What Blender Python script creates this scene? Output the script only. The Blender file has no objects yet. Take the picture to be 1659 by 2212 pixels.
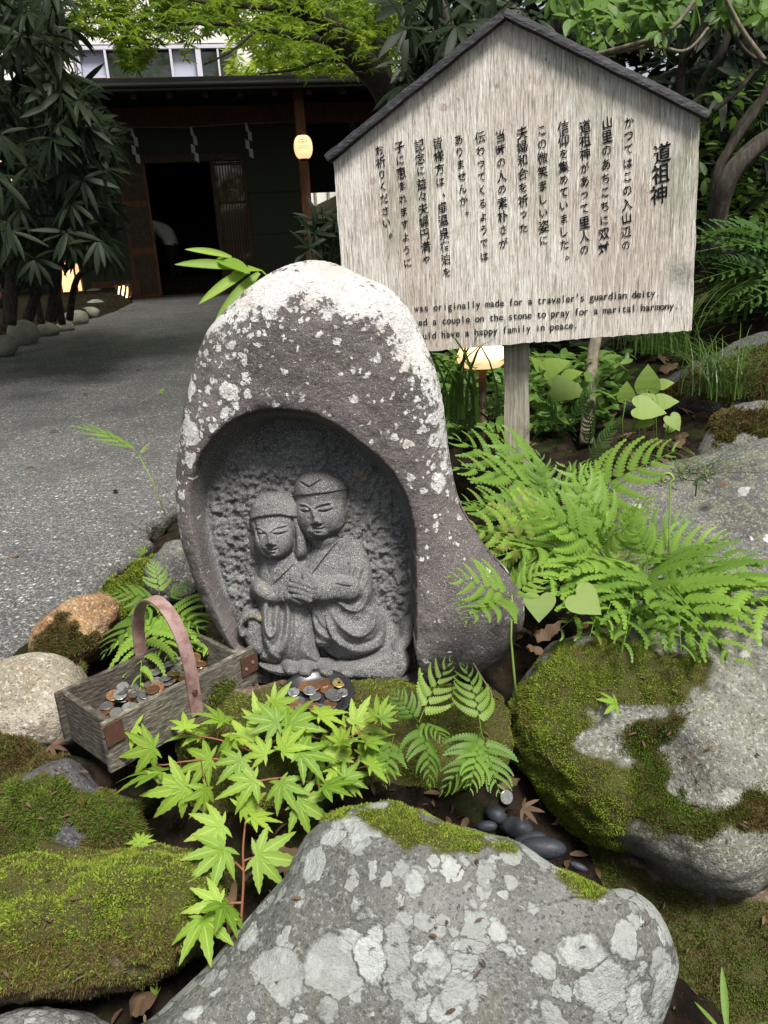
import bpy, bmesh, math, random
import numpy as np
from mathutils import Vector, Matrix, Euler
random.seed(7)
RNG = np.random.default_rng(7)
SC = bpy.context.scene
COL = SC.collection
# ------------------------------------------------------------------ camera
PITCH, ROLL, FPX = math.radians(19.0), math.radians(3.0), 1664.0
IW, IH = 1659.0, 2212.0
CAM = np.array([0.0, 0.0, 1.0])
_F = np.array([0, math.cos(PITCH), -math.sin(PITCH)])
_R0 = np.array([1.0, 0, 0]); _U0 = np.array([0, math.sin(PITCH), math.cos(PITCH)])
_R = math.cos(ROLL)*_R0 - math.sin(ROLL)*_U0
_U = math.sin(ROLL)*_R0 + math.cos(ROLL)*_U0
cd = bpy.data.cameras.new('camera'); cam = bpy.data.objects.new('camera', cd); COL.objects.link(cam)
cd.sensor_fit = 'VERTICAL'; cd.sensor_height = 24.0; cd.lens = FPX/IH*24.0
cd.clip_start = 0.05; cd.clip_end = 500
cam.matrix_world = Matrix((( _R[0], _U[0], -_F[0], CAM[0]), (_R[1], _U[1], -_F[1], CAM[1]), (_R[2], _U[2], -_F[2], CAM[2]), (0,0,0,1)))
SC.camera = cam
# ------------------------------------------------------------------ light
SUN_EL, SUN_AZ = math.radians(61), math.radians(152)      # azimuth clockwise from +Y
SUN_STRENGTH, SUN_ANGLE, SKY_STRENGTH, EXPOSURE = 5.1, math.radians(16), 0.10, 0.60
wd = bpy.data.worlds.new('World'); SC.world = wd; wd.use_nodes = True
_nt = wd.node_tree; _bg = _nt.nodes['Background']
_sky = _nt.nodes.new('ShaderNodeTexSky'); _sky.sky_type = 'NISHITA'; _sky.sun_disc = False
_sky.sun_elevation = SUN_EL; _sky.sun_rotation = SUN_AZ; _sky.dust_density = 3.0; _sky.air_density = 1.2
_hs = _nt.nodes.new('ShaderNodeHueSaturation'); _hs.inputs['Saturation'].default_value = 0.45
_nt.links.new(_sky.outputs[0], _hs.inputs['Color']); _nt.links.new(_hs.outputs[0], _bg.inputs[0])
_bg.inputs[1].default_value = SKY_STRENGTH
_ld = bpy.data.lights.new('sun', 'SUN'); _ld.energy = SUN_STRENGTH; _ld.angle = SUN_ANGLE; _ld.color = (1.0, 0.955, 0.885)
sun = bpy.data.objects.new('sun', _ld); COL.objects.link(sun)
SUNDIR = np.array([math.sin(SUN_AZ)*math.cos(SUN_EL), math.cos(SUN_AZ)*math.cos(SUN_EL), math.sin(SUN_EL)])
sun.rotation_euler = Vector(SUNDIR).to_track_quat('Z', 'Y').to_euler(); sun.location = (0, 0, 8)
vs = SC.view_settings; vs.view_transform = 'Standard'; vs.look = 'None'; vs.gamma = 1.0; vs.exposure = EXPOSURE
vs.use_curve_mapping = False
SC.cycles.max_bounces = 6; SC.cycles.transparent_max_bounces = 8; SC.cycles.use_denoising = True

# ------------------------------------------------------------------ helpers
def ray(px, py): return _F + _R*((px-IW/2)/FPX) + _U*((IH/2-py)/FPX)
def at(px, py, Y): d = ray(px, py); return CAM + d*(Y/d[1])
def atz(px, py, z): d = ray(px, py); return CAM + d*((z-CAM[2])/d[2])
def atd(px, py, depth): return CAM + ray(px, py)*depth
def onplane(px, py, p0, n): d = ray(px, py); return CAM + d*(np.dot(p0-CAM, n)/np.dot(d, n))
def toraster(P):
    P = np.asarray(P, float) - CAM
    w = np.maximum(P @ _F, 1e-4)
    return IW/2 + FPX*(P @ _R)/w, IH/2 - FPX*(P @ _U)/w
def unit(v): v = np.asarray(v, float); return v/np.linalg.norm(v)

def _hash(ix, iy, iz, seed):
    h = (ix.astype(np.int64)*374761393 + iy.astype(np.int64)*668265263 + iz.astype(np.int64)*2147483647 + seed*1274126177) & 0xffffffff
    h = ((h ^ (h >> 13))*1274126177) & 0xffffffff
    return ((h ^ (h >> 16)) & 0xffffff)/float(0xffffff)
def vnoise(P, freq=1.0, seed=0):
    p = np.asarray(P, float)*freq + 100.0
    i = np.floor(p); f = p - i; f = f*f*(3-2*f); i = i.astype(np.int64)
    r = 0
    for dx in (0, 1):
        wx = f[:, 0] if dx else 1-f[:, 0]
        for dy in (0, 1):
            wy = f[:, 1] if dy else 1-f[:, 1]
            for dz in (0, 1):
                wz = f[:, 2] if dz else 1-f[:, 2]
                r = r + wx*wy*wz*_hash(i[:, 0]+dx, i[:, 1]+dy, i[:, 2]+dz, seed)
    return r*2-1
def fbm(P, freq, octs=4, seed=0, gain=0.5):
    r, a = 0, 1.0
    for k in range(octs):
        r = r + a*vnoise(P, freq*2.03**k, seed+k*17); a *= gain
    return r

def seg_dist(X, Y, pts, closed=False):
    """distance to a polyline, and the parameter 0..1 along it"""
    pts = np.asarray(pts, float)
    if closed: pts = np.vstack([pts, pts[:1]])
    best = np.full(X.shape, 1e9); tt = np.zeros(X.shape); n = len(pts)-1
    for k in range(n):
        ax, ay = pts[k]; bx, by = pts[k+1]; dx, dy = bx-ax, by-ay; L = dx*dx+dy*dy+1e-12
        t = np.clip(((X-ax)*dx+(Y-ay)*dy)/L, 0, 1)
        d = np.hypot(X-ax-t*dx, Y-ay-t*dy)
        m = d < best; best[m] = d[m]; tt[m] = (k+t[m])/n
    return best, tt
def inside(X, Y, poly):
    poly = np.asarray(poly, float); c = np.zeros(X.shape, bool); n = len(poly); j = n-1
    for i in range(n):
        xi, yi = poly[i]; xj, yj = poly[j]
        if yi != yj:
            m = ((yi > Y) != (yj > Y)) & (X < (xj-xi)*(Y-yi)/(yj-yi)+xi)
            c ^= m
        j = i
    return c
def sdf_poly(X, Y, poly):
    d, _ = seg_dist(X, Y, poly, True); return np.where(inside(X, Y, poly), d, -d)   # positive inside
def spline(pts, n, closed=False):
    """Catmull-Rom through the points, n samples"""
    P = np.asarray(pts, float); m = len(P)
    out = []
    segs = m if closed else m-1
    ts = np.linspace(0, segs, n, endpoint=not closed)
    for t in ts:
        k = min(int(t), segs-1); f = t-k
        if closed: p0, p1, p2, p3 = P[(k-1) % m], P[k % m], P[(k+1) % m], P[(k+2) % m]
        else: p0, p1, p2, p3 = P[max(k-1, 0)], P[k], P[min(k+1, m-1)], P[min(k+2, m-1)]
        out.append(0.5*((2*p1)+(-p0+p2)*f+(2*p0-5*p1+4*p2-p3)*f*f+(-p0+3*p1-3*p2+p3)*f**3))
    return np.array(out)

# ------------------------------------------------------------------ objects
def new_mesh(name, V, Fs, smooth=True):
    me = bpy.data.meshes.new(name)
    V = np.asarray(V, dtype=np.float32).reshape(-1, 3)
    if isinstance(Fs, np.ndarray):
        k = Fs.shape[1]; nf = Fs.shape[0]
        me.vertices.add(len(V)); me.vertices.foreach_set('co', V.ravel())
        me.loops.add(nf*k); me.loops.foreach_set('vertex_index', Fs.astype(np.int32).ravel())
        me.polygons.add(nf); me.polygons.foreach_set('loop_start', np.arange(nf, dtype=np.int32)*k)
        try: me.polygons.foreach_set('loop_total', np.full(nf, k, dtype=np.int32))
        except Exception: pass
        me.update(calc_edges=True); me.validate()
    else:
        me.from_pydata([tuple(map(float, v)) for v in V], [], [tuple(int(i) for i in f) for f in Fs]); me.update()
    if smooth: me.polygons.foreach_set('use_smooth', np.ones(len(me.polygons), dtype=bool))
    return me
def link(name, me, material=None, parent=None):
    o = bpy.data.objects.new(name, me); COL.objects.link(o)
    if material is not None and me is not None and len(me.materials) == 0: me.materials.append(material)
    if parent is not None: o.parent = parent
    return o
def obj(name, V, Fs, material, parent=None, smooth=True):
    return link(name, new_mesh(name, V, Fs, smooth), material, parent)
def thing(name, label, cat, loc=(0, 0, 0), group=None):
    o = bpy.data.objects.new(name, None); COL.objects.link(o); o.location = loc; o.empty_display_size = 0.05
    return tag(o, label, cat, group)
def tag(o, label=None, cat=None, group=None, kind=None):
    if label: o['label'] = label
    if cat: o['category'] = cat
    if group: o['group'] = group
    if kind: o['kind'] = kind
    return o
def keep(o, parent):           # parent while the mesh is in world coordinates
    o.parent = parent; o.matrix_parent_inverse = Matrix.Translation(-Vector(parent.location)); return o
def wobj(name, V, Fs, material, parent, smooth=True):
    o = obj(name, V, Fs, material, None, smooth)
    if parent is not None:
        if parent.type == 'EMPTY': keep(o, parent)
        elif parent.parent is not None and parent.parent.type == 'EMPTY':
            o.parent = parent; o.matrix_parent_inverse = (Matrix.Translation(parent.parent.location) @ parent.matrix_parent_inverse @ parent.matrix_basis).inverted() if False else Matrix.Identity(4)
        else: o.parent = parent
    return o
def vattr(o, name, vals):
    a = o.data.attributes.new(name, 'FLOAT', 'POINT'); a.data.foreach_set('value', np.asarray(vals, dtype=np.float32).ravel())

def tube(pts, radii, seg=7, cap=True):
    """swept tube through points -> V, F lists"""
    P = np.asarray(pts, float); n = len(P)
    if np.isscalar(radii): radii = [radii]*n
    T = np.gradient(P, axis=0); V = []; Fs = []
    ref = np.array([0, 0, 1.0]) if abs(unit(T[0])[2]) < 0.9 else np.array([1.0, 0, 0])
    a = unit(np.cross(T[0], ref))
    for i in range(n):
        t = unit(T[i]); a = unit(a - t*np.dot(a, t)); b = np.cross(t, a)
        for k in range(seg):
            q = 2*math.pi*k/seg; V.append(P[i]+radii[i]*(math.cos(q)*a+math.sin(q)*b))
    for i in range(n-1):
        for k in range(seg):
            k2 = (k+1) % seg; Fs.append((i*seg+k, i*seg+k2, (i+1)*seg+k2, (i+1)*seg+k))
    if cap: Fs.append(tuple(range(seg))[::-1]); Fs.append(tuple((n-1)*seg+k for k in range(seg)))
    return np.array(V), Fs
def merge(parts):
    V, Fs, off = [], [], 0
    for v, f in parts:
        V.append(np.asarray(v, float)); Fs += [tuple(i+off for i in q) for q in f]; off += len(v)
    return np.vstack(V), Fs
def box(c, ax, ay, az, bevel=0.0):
    """box from centre and three half-axis vectors, with a small chamfer"""
    c, ax, ay, az = [np.asarray(q, float) for q in (c, ax, ay, az)]
    bm = bmesh.new(); bmesh.ops.create_cube(bm, size=2.0)
    L = [np.linalg.norm(q) for q in (ax, ay, az)]; U3 = [unit(q) for q in (ax, ay, az)]
    for v in bm.verts: v.co = Vector((v.co.x*L[0], v.co.y*L[1], v.co.z*L[2]))
    if bevel > 0: bmesh.ops.bevel(bm, geom=list(bm.edges), offset=min(bevel, min(L)*0.8), segments=1, affect='EDGES')
    V = [c + v.co.x*U3[0] + v.co.y*U3[1] + v.co.z*U3[2] for v in bm.verts]
    bm.verts.index_update(); Fs = [tuple(v.index for v in f.verts) for f in bm.faces]; bm.free()
    return np.array(V), Fs
def wbox(lo, hi, bevel=0.0):
    lo, hi = np.asarray(lo, float), np.asarray(hi, float); h = (hi-lo)/2
    return box((lo+hi)/2, (h[0], 0, 0), (0, h[1], 0), (0, 0, h[2]), bevel)

# ------------------------------------------------------------------ material helper
class NB:
    def __init__(s, name, rough=0.8, spec=0.3):
        s.m = bpy.data.materials.new(name); s.m.use_nodes = True; s.t = s.m.node_tree
        s.b = s.t.nodes['Principled BSDF']; s.b.inputs['Roughness'].default_value = rough
        s.b.inputs['Specular IOR Level'].default_value = spec
        tc = s.t.nodes.new('ShaderNodeTexCoord'); s.co = tc.outputs['Object']; s.gen = tc.outputs['Generated']
    def n(s, t): return s.t.nodes.new(t)
    def put(s, sock, v):
        if v is None: return
        if isinstance(v, bpy.types.NodeSocket): s.t.links.new(v, sock)
        elif isinstance(v, (tuple, list)) and sock.type == 'RGBA': sock.default_value = (*v[:3], 1)
        else: sock.default_value = v
    def noise(s, scale, detail=4, rough=0.55, vec=None, dist=0.0, col=False):
        k = s.n('ShaderNodeTexNoise'); s.put(k.inputs['Vector'], vec or s.co)
        for q, v in (('Scale', scale), ('Detail', detail), ('Roughness', rough), ('Distortion', dist)): s.put(k.inputs[q], v)
        return k.outputs[1 if col else 0]
    def vor(s, scale, feature='F1', vec=None, out='Distance', rnd=1.0):
        k = s.n('ShaderNodeTexVoronoi'); k.feature = feature; s.put(k.inputs['Vector'], vec or s.co); s.put(k.inputs['Scale'], scale)
        s.put(k.inputs['Randomness'], rnd); return k.outputs[out]
    def mapv(s, scale=(1, 1, 1), rot=(0, 0, 0), vec=None):
        k = s.n('ShaderNodeMapping'); s.put(k.inputs['Vector'], vec or s.co); k.inputs['Scale'].default_value = scale; k.inputs['Rotation'].default_value = rot
        return k.outputs[0]
    def warp(s, scale, amt, vec=None):
        k = s.n('ShaderNodeVectorMath'); k.operation = 'MULTIPLY_ADD'; nz = s.noise(scale, 3, 0.6, vec, col=True)
        s.put(k.inputs[0], nz); k.inputs[1].default_value = (amt,)*3; s.put(k.inputs[2], vec or s.co); return k.outputs[0]
    def math(s, op, a, b=None, c=None, clamp=False):
        k = s.n('ShaderNodeMath'); k.operation = op; k.use_clamp = clamp; s.put(k.inputs[0], a); s.put(k.inputs[1], b)
        if c is not None: s.put(k.inputs[2], c)
        return k.outputs[0]
    def step(s, v, lo, hi):
        k = s.n('ShaderNodeMapRange'); k.interpolation_type = 'SMOOTHSTEP'; s.put(k.inputs['Value'], v)
        s.put(k.inputs['From Min'], lo); s.put(k.inputs['From Max'], hi); return k.outputs[0]
    def mix(s, f, a, b, mode='MIX'):
        k = s.n('ShaderNodeMix'); k.data_type = 'RGBA'; k.blend_type = mode; k.clamp_factor = True
        s.put(k.inputs[0], f); s.put(k.inputs[6], a); s.put(k.inputs[7], b); return k.outputs[2]
    def ramp(s, f, stops):
        k = s.n('ShaderNodeValToRGB'); s.put(k.inputs[0], f); e = k.color_ramp.elements
        while len(e) < len(stops): e.new(0.5)
        for q, (p, c) in zip(e, stops): q.position = p; q.color = (*c, 1)
        return k.outputs[0]
    def attr(s, name):
        k = s.n('ShaderNodeAttribute'); k.attribute_name = name; return k.outputs['Fac']
    def sep(s, vec=None):
        k = s.n('ShaderNodeSeparateXYZ'); s.put(k.inputs[0], vec or s.co); return k.outputs
    def island(s): return s.n('ShaderNodeNewGeometry').outputs['Random Per Island']
    def rnd(s): return s.n('ShaderNodeObjectInfo').outputs['Random']
    def normal(s): return s.n('ShaderNodeNewGeometry').outputs['Normal']
    def bump(s, h, strength=0.5, dist=0.002, prev=None):
        k = s.n('ShaderNodeBump'); s.put(k.inputs['Height'], h); k.inputs['Strength'].default_value = strength; k.inputs['Distance'].default_value = dist
        if prev is not None: s.put(k.inputs['Normal'], prev)
        s.put(s.b.inputs['Normal'], k.outputs[0]); return k.outputs[0]
    def col(s, c): s.put(s.b.inputs['Base Color'], c); return s
    def rough(s, r): s.put(s.b.inputs['Roughness'], r); return s
    def metal(s, r): s.put(s.b.inputs['Metallic'], r); return s
    def translucent(s, colour, fac=0.4):
        tr = s.n('ShaderNodeBsdfTranslucent'); s.put(tr.inputs['Color'], colour); mx = s.n('ShaderNodeMixShader'); mx.inputs[0].default_value = fac
        out = s.t.nodes['Material Output']; s.t.links.new(s.b.outputs[0], mx.inputs[1]); s.t.links.new(tr.outputs[0], mx.inputs[2]); s.t.links.new(mx.outputs[0], out.inputs['Surface'])
        return s
# ------------------------------------------------------------------ materials
MT = {}
def stone_colour(b, lichen_top=True, tint=(0.155, 0.142, 0.138)):
    sp = b.noise(520, 2, 0.7); sp2 = b.noise(260, 2, 0.6); big = b.noise(9, 4, 0.6)
    base = b.mix(b.step(big, 0.35, 0.65), tuple(q*0.72 for q in tint), tuple(q*1.15 for q in tint))
    base = b.mix(b.step(sp, 0.60, 0.66), base, (0.42, 0.42, 0.42))
    base = b.mix(b.step(sp2, 0.62, 0.68), base, (0.05, 0.05, 0.052))
    return base, sp
# the guardian stone: dark speckled andesite, white crustose lichen
b = NB('stone_lichen', 0.9, 0.2)
base, sp = stone_colour(b, tint=(0.136, 0.118, 0.113))
purple = b.step(b.noise(6, 3, 0.5), 0.45, 0.68)
base = b.mix(b.math('MULTIPLY', purple, 0.30), base, (0.085, 0.068, 0.070))
lich = b.attr('lichen')
edge = b.math('ADD', lich, b.math('MULTIPLY', b.math('SUBTRACT', b.noise(46, 7, 0.78), 0.5), 2.6))
edge = b.math('ADD', edge, b.math('MULTIPLY', b.math('SUBTRACT', b.noise(13, 3, 0.6), 0.5), 1.2))
lm = b.step(edge, 0.49, 0.58)
w = b.warp(60, 0.006)
for sc_, k0 in ((30, 0.80), (52, 0.63), (105, 0.60)):
    fv = b.warp(150, 0.009, b.warp(45, 0.020, b.mapv((1, 0.06, 1.0)))); spotd = b.vor(sc_, vec=fv); spr = b.sep(b.vor(sc_, vec=fv, out='Color'))[0]
    thr = b.math('MULTIPLY', b.step(b.math('ADD', spr, b.math('MULTIPLY', b.math('SUBTRACT', b.attr('spots'), 1.0), 0.42)), k0-0.36, 0.85), 0.53)
    lm = b.math('MAXIMUM', lm, b.math('MULTIPLY', b.step(b.math('SUBTRACT', thr, spotd), 0.0, 0.10), b.step(b.noise(190, 3, 0.7), 0.30, 0.45)))
crack = b.step(b.vor(120, 'DISTANCE_TO_EDGE', w), 0.008, 0.05)
crack = b.math('MAXIMUM', crack, b.step(b.noise(25, 2), 0.5, 0.6))
lc = b.mix(b.step(b.noise(14, 3), 0.46, 0.70), (0.66, 0.66, 0.65), (0.57, 0.50, 0.455))
lc = b.mix(b.step(b.noise(330, 3, 0.7), 0.44, 0.62), b.mix(0.38, lc, (0.36, 0.35, 0.34)), lc)
lc = b.mix(crack, (0.30, 0.29, 0.28), lc)
green = b.math('MULTIPLY', b.step(b.noise(16, 4, 0.6), 0.58, 0.75), 0.35)
base = b.mix(green, base, (0.15, 0.16, 0.12))
b.col(b.mix(lm, base, lc)); 
b.bump(b.math('ADD', b.math('MULTIPLY', b.noise(210, 5, 0.72), 1.0), b.math('MULTIPLY', lm, 0.35)), 1.0, 0.006)
MT['stone'] = b.m
# carved granite of the figures and the chiselled recess
b = NB('granite', 0.85, 0.25)
sp = b.noise(620, 2, 0.75); sp2 = b.noise(640, 2, 0.6, b.mapv((1, 1, 1), (1, 2, 3))); big = b.noise(14, 4, 0.6)
base = b.mix(b.step(big, 0.35, 0.65), (0.078, 0.078, 0.077), (0.135, 0.135, 0.132))
base = b.mix(b.step(sp, 0.54, 0.64), base, (0.33, 0.33, 0.325)); base = b.mix(b.step(sp2, 0.54, 0.64), base, (0.022, 0.022, 0.024))
yel = b.math('MULTIPLY', b.step(b.noise(30, 4, 0.6), 0.63, 0.70), 0.75)
base = b.mix(b.math('MULTIPLY', yel, b.step(b.noise(7, 2), 0.5, 0.62)), base, (0.27, 0.21, 0.08))
pale = b.math('MULTIPLY', b.step(b.noise(26, 4, 0.6, b.mapv((1, 1, 1), (3, 1, 0))), 0.68, 0.74), 0.6)
base = b.mix(pale, base, (0.5, 0.52, 0.5))
b.col(base); b.bump(b.noise(420, 3, 0.7), 0.55, 0.0022); MT['granite'] = b.m

def boulder_mat(name, tint, dark, lich_scale, lich_keep, lich_col=(0.50, 0.52, 0.51), speck=(0.45, 0.46, 0.42), moss=True, stain=(0.16, 0.15, 0.10)):
    b = NB(name, 0.9, 0.2)
    big = b.noise(7, 5, 0.6); med = b.noise(36, 5, 0.65); fine = b.noise(170, 4, 0.75)
    base = b.mix(b.step(big, 0.35, 0.66), dark, tint); base = b.mix(b.math('MULTIPLY', b.step(med, 0.45, 0.62), 0.55), base, stain)
    base = b.mix(b.math('MULTIPLY', b.step(fine, 0.53, 0.61), 0.7), base, speck); base = b.mix(b.math('MULTIPLY', b.step(b.noise(200, 4, 0.75, b.mapv((1, 1, 1), (1, 1, 2))), 0.53, 0.62), 0.7), base, tuple(q*0.35 for q in dark))
    if lich_scale:
        for k, (sc, kp) in enumerate(((lich_scale*2.6, lich_keep+0.12), (lich_scale*1.5, lich_keep+0.05), (lich_scale*0.9, lich_keep+0.03))):
            vec = b.warp(95, 0.012, b.warp(26, 0.020, b.mapv((1, 1, 1), (0.3*k, 0.5*k, k))))
            d = b.vor(sc, vec=vec); c = b.sep(b.vor(sc, vec=vec, out='Color'))
            de = b.vor(sc, 'DISTANCE_TO_EDGE', vec)
            rad = b.math('MULTIPLY', b.step(b.math('ADD', c[0], b.math('MULTIPLY', b.math('SUBTRACT', b.noise(5.5, 2), 0.5), 0.75)), kp, kp+0.40), 0.66)
            sd = b.math('SUBTRACT', rad, d)
            inn = b.step(b.math('ADD', sd, b.math('MULTIPLY', b.math('SUBTRACT', b.noise(210, 4, 0.75), 0.5), 0.20)), -0.01, 0.10)
            inn = b.math('MULTIPLY', inn, b.step(de, 0.012, 0.04))
            rim = b.math('MULTIPLY', b.step(sd, -0.05, 0.0), b.math('SUBTRACT', 1.0, inn))
            base = b.mix(b.math('MULTIPLY', rim, 0.45), base, tuple(q*0.55 for q in dark))
            tone = b.mix(c[1], tuple(q*0.70 for q in lich_col), tuple(min(1, q*1.10) for q in lich_col))
            tone = b.mix(b.step(fine, 0.36, 0.6), b.mix(0.45, tone, (0.24, 0.25, 0.23)), tone)
            tone = b.mix(b.step(b.noise(60, 3), 0.55, 0.72), tone, tuple(q*0.75 for q in lich_col))
            base = b.mix(b.math('MULTIPLY', inn, b.math('ADD', 0.50, b.math('MULTIPLY', c[2], 0.45))), base, tone)
    if moss:
        ms = b.attr('moss'); base = b.mix(b.step(ms, 0.25, 0.6), base, b.mix(b.noise(60, 4), (0.035, 0.045, 0.012), (0.075, 0.055, 0.022)))
    b.col(base); b.bump(b.math('ADD', b.noise(180, 4, 0.7), b.math('MULTIPLY', med, 1.4)), 0.9, 0.006)
    MT[name] = b.m
boulder_mat('boulder_front', (0.16, 0.163, 0.156), (0.088, 0.09, 0.085), 21, 0.34, (0.34, 0.36, 0.35), speck=(0.23, 0.235, 0.225), stain=(0.105, 0.105, 0.085))
boulder_mat('boulder_right', (0.185, 0.185, 0.165), (0.11, 0.11, 0.095), 16, 0.72, (0.34, 0.34, 0.31), speck=(0.36, 0.36, 0.31), stain=(0.13, 0.128, 0.085))
boulder_mat('boulder_flat', (0.115, 0.115, 0.11), (0.062, 0.062, 0.058), 14, 0.70, (0.45, 0.45, 0.44), speck=(0.28, 0.28, 0.26))
boulder_mat('boulder_dark', (0.085, 0.083, 0.088), (0.045, 0.045, 0.05), 0, 0, speck=(0.16, 0.16, 0.16), stain=(0.05, 0.05, 0.045))
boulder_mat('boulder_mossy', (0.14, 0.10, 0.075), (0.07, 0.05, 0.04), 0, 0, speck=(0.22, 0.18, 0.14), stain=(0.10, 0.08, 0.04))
boulder_mat('boulder_speckled', (0.33, 0.30, 0.245), (0.22, 0.195, 0.15), 0, 0, speck=(0.50, 0.47, 0.41), stain=(0.19, 0.15, 0.095))
boulder_mat('boulder_orange', (0.34, 0.23, 0.125), (0.17, 0.095, 0.05), 0, 0, speck=(0.46, 0.38, 0.27), stain=(0.30, 0.16, 0.055))
boulder_mat('edge_stone', (0.30, 0.29, 0.24), (0.19, 0.18, 0.15), 0, 0, speck=(0.36, 0.35, 0.30), stain=(0.22, 0.23, 0.15), moss=False)
b = NB('pebble', 0.5, 0.22); f = b.noise(400, 3, 0.7)
b.col(b.mix(b.step(f, 0.62, 0.7), b.mix(b.noise(25, 3), (0.014, 0.016, 0.021), (0.032, 0.036, 0.046)), (0.09, 0.10, 0.11))); b.bump(f, 0.15, 0.001); MT['pebble'] = b.m
# exposed-aggregate path
b = NB('path', 0.8, 0.35)
v1 = b.warp(90, 0.005); d = b.vor(78, vec=v1); c = b.sep(b.vor(78, vec=v1, out='Color'))
d2 = b.vor(300); c2 = b.sep(b.vor(300, out='Color'))
col = b.ramp(c[0], [(0.0, (0.028, 0.028, 0.031)), (0.42, (0.065, 0.064, 0.066)), (0.66, (0.12, 0.12, 0.117)), (0.80, (0.20, 0.19, 0.18)), (0.92, (0.42, 0.41, 0.39)), (0.985, (0.6, 0.59, 0.55))])
col = b.mix(b.math('MULTIPLY', b.step(c[1], 0.90, 0.95), 0.6), col, (0.10, 0.13, 0.18)); col = b.mix(b.math('MULTIPLY', b.step(c[2], 0.94, 0.97), 0.6), col, (0.30, 0.19, 0.11))
fine = b.ramp(c2[0], [(0.0, (0.03, 0.03, 0.033)), (0.6, (0.085, 0.084, 0.083)), (0.9, (0.26, 0.255, 0.24)), (1.0, (0.42, 0.41, 0.39))])
col = b.mix(b.step(d, 0.32, 0.46), col, fine); col = b.mix(0.22, col, (0.085, 0.085, 0.088))
col = b.mix(b.math('MULTIPLY', b.step(b.noise(3.0, 4, 0.6), 0.40, 0.70), 0.5), col, (0.05, 0.05, 0.053))
col = b.mix(b.math('MULTIPLY', b.attr('grime'), 0.85), col, b.mix(b.noise(40, 4), (0.02, 0.018, 0.014), (0.045, 0.05, 0.02)))
b.col(col); b.bump(b.math('SUBTRACT', 1.0, b.math('ADD', d, b.math('MULTIPLY', d2, 0.5))), 0.9, 0.006); MT['path'] = b.m
b = NB('soil', 0.95, 0.1)
c = b.mix(b.step(b.noise(22, 5, 0.65), 0.4, 0.62), (0.010, 0.007, 0.005), (0.035, 0.024, 0.016)); c = b.mix(b.math('MULTIPLY', b.step(b.noise(9, 4, 0.6), 0.52, 0.66), 0.8), c, (0.032, 0.045, 0.013))
c = b.mix(b.math('MULTIPLY', b.step(b.noise(140, 3, 0.7), 0.6, 0.7), 0.6), c, (0.10, 0.065, 0.04)); b.col(c); b.bump(b.noise(90, 6, 0.75), 1.0, 0.02); MT['soil'] = b.m
def moss_mat(name, g1, g2, brown, bf):
    b = NB(name, 0.75, 0.15); isl = b.island()
    c = b.mix(isl, g1, g2); c = b.mix(b.step(b.math('ADD', b.math('ADD', b.math('MULTIPLY', b.noise(9, 3, 0.6), 0.6), b.math('MULTIPLY', b.noise(34, 4, 0.6), 0.4)), b.math('MULTIPLY', isl, 0.22)), bf-0.03, bf+0.13), c, brown)
    b.col(c); b.translucent(c, 0.25); MT[name] = b.m
moss_mat('moss_bright', (0.085, 0.135, 0.014), (0.27, 0.335, 0.045), (0.15, 0.105, 0.035), 0.68)
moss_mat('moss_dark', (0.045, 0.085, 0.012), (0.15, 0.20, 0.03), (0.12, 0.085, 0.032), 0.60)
moss_mat('moss_brown', (0.06, 0.08, 0.016), (0.15, 0.16, 0.04), (0.12, 0.082, 0.034), 0.52)
# weathered sign board: grey-white planks of grain with pinkish and greenish wear
b = NB('sign_board', 0.9, 0.15)
g = b.mapv((240, 240, 6.5)); gr = b.noise(1.0, 5, 0.7, g); g2 = b.noise(1.0, 4, 0.6, b.mapv((420, 420, 14))); big = b.noise(5, 4, 0.6, b.mapv((1.0, 1.0, 0.45)))
c = b.ramp(gr, [(0.26, (0.24, 0.215, 0.18)), (0.38, (0.46, 0.42, 0.365)), (0.50, (0.63, 0.59, 0.53)), (0.66, (0.77, 0.745, 0.70))])
c = b.mix(b.math('MULTIPLY', b.step(big, 0.47, 0.66), 0.50), c, b.mix(gr, (0.19, 0.13, 0.09), (0.54, 0.44, 0.36)))
c = b.mix(b.math('MULTIPLY', b.step(b.noise(4.2, 4, 0.6, b.mapv((1, 1, 0.6), (0, 0, 1.3))), 0.50, 0.66), 0.6), c, b.mix(gr, (0.11, 0.115, 0.06), (0.36, 0.37, 0.27)))
c = b.mix(b.math('MULTIPLY', b.step(g2, 0.55, 0.63), 0.50), c, (0.13, 0.115, 0.095)); c = b.mix(b.math('MULTIPLY', b.step(b.noise(1.0, 3, 0.6, b.mapv((900, 900, 18))), 0.56, 0.64), 0.35), c, (0.09, 0.082, 0.065)); c = b.mix(b.math('MULTIPLY', b.step(b.noise(1.0, 3, 0.6, b.mapv((300, 300, 7), (0, 0, .4))), 0.58, 0.66), 0.6), c, (0.82, 0.81, 0.78))
c = b.mix(b.math('MULTIPLY', b.step(b.noise(30, 5, 0.7, b.mapv((1, 1, 0.5))), 0.62, 0.72), 0.5), c, (0.075, 0.075, 0.055))
SIGNB = (b, c); b.bump(b.math('ADD', gr, b.math('MULTIPLY', g2, 0.7)), 1.0, 0.005); MT['sign_board'] = b.m
def wood(name, c0, c1, c2, scale, axis_scale, rough=0.85, bump=0.004):
    b = NB(name, rough, 0.25); gr = b.noise(1.0, 5, 0.68, b.mapv(tuple(q*scale for q in axis_scale), vec=b.warp(9, 0.012)))
    c = b.ramp(gr, [(0.30, c0), (0.5, c1), (0.68, c2)]); c = b.mix(b.math('MULTIPLY', b.step(b.noise(14, 4), 0.5, 0.7), 0.5), c, c0)
    b.col(c); b.bump(gr, 0.8, bump); MT[name] = b.m; return b
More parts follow.
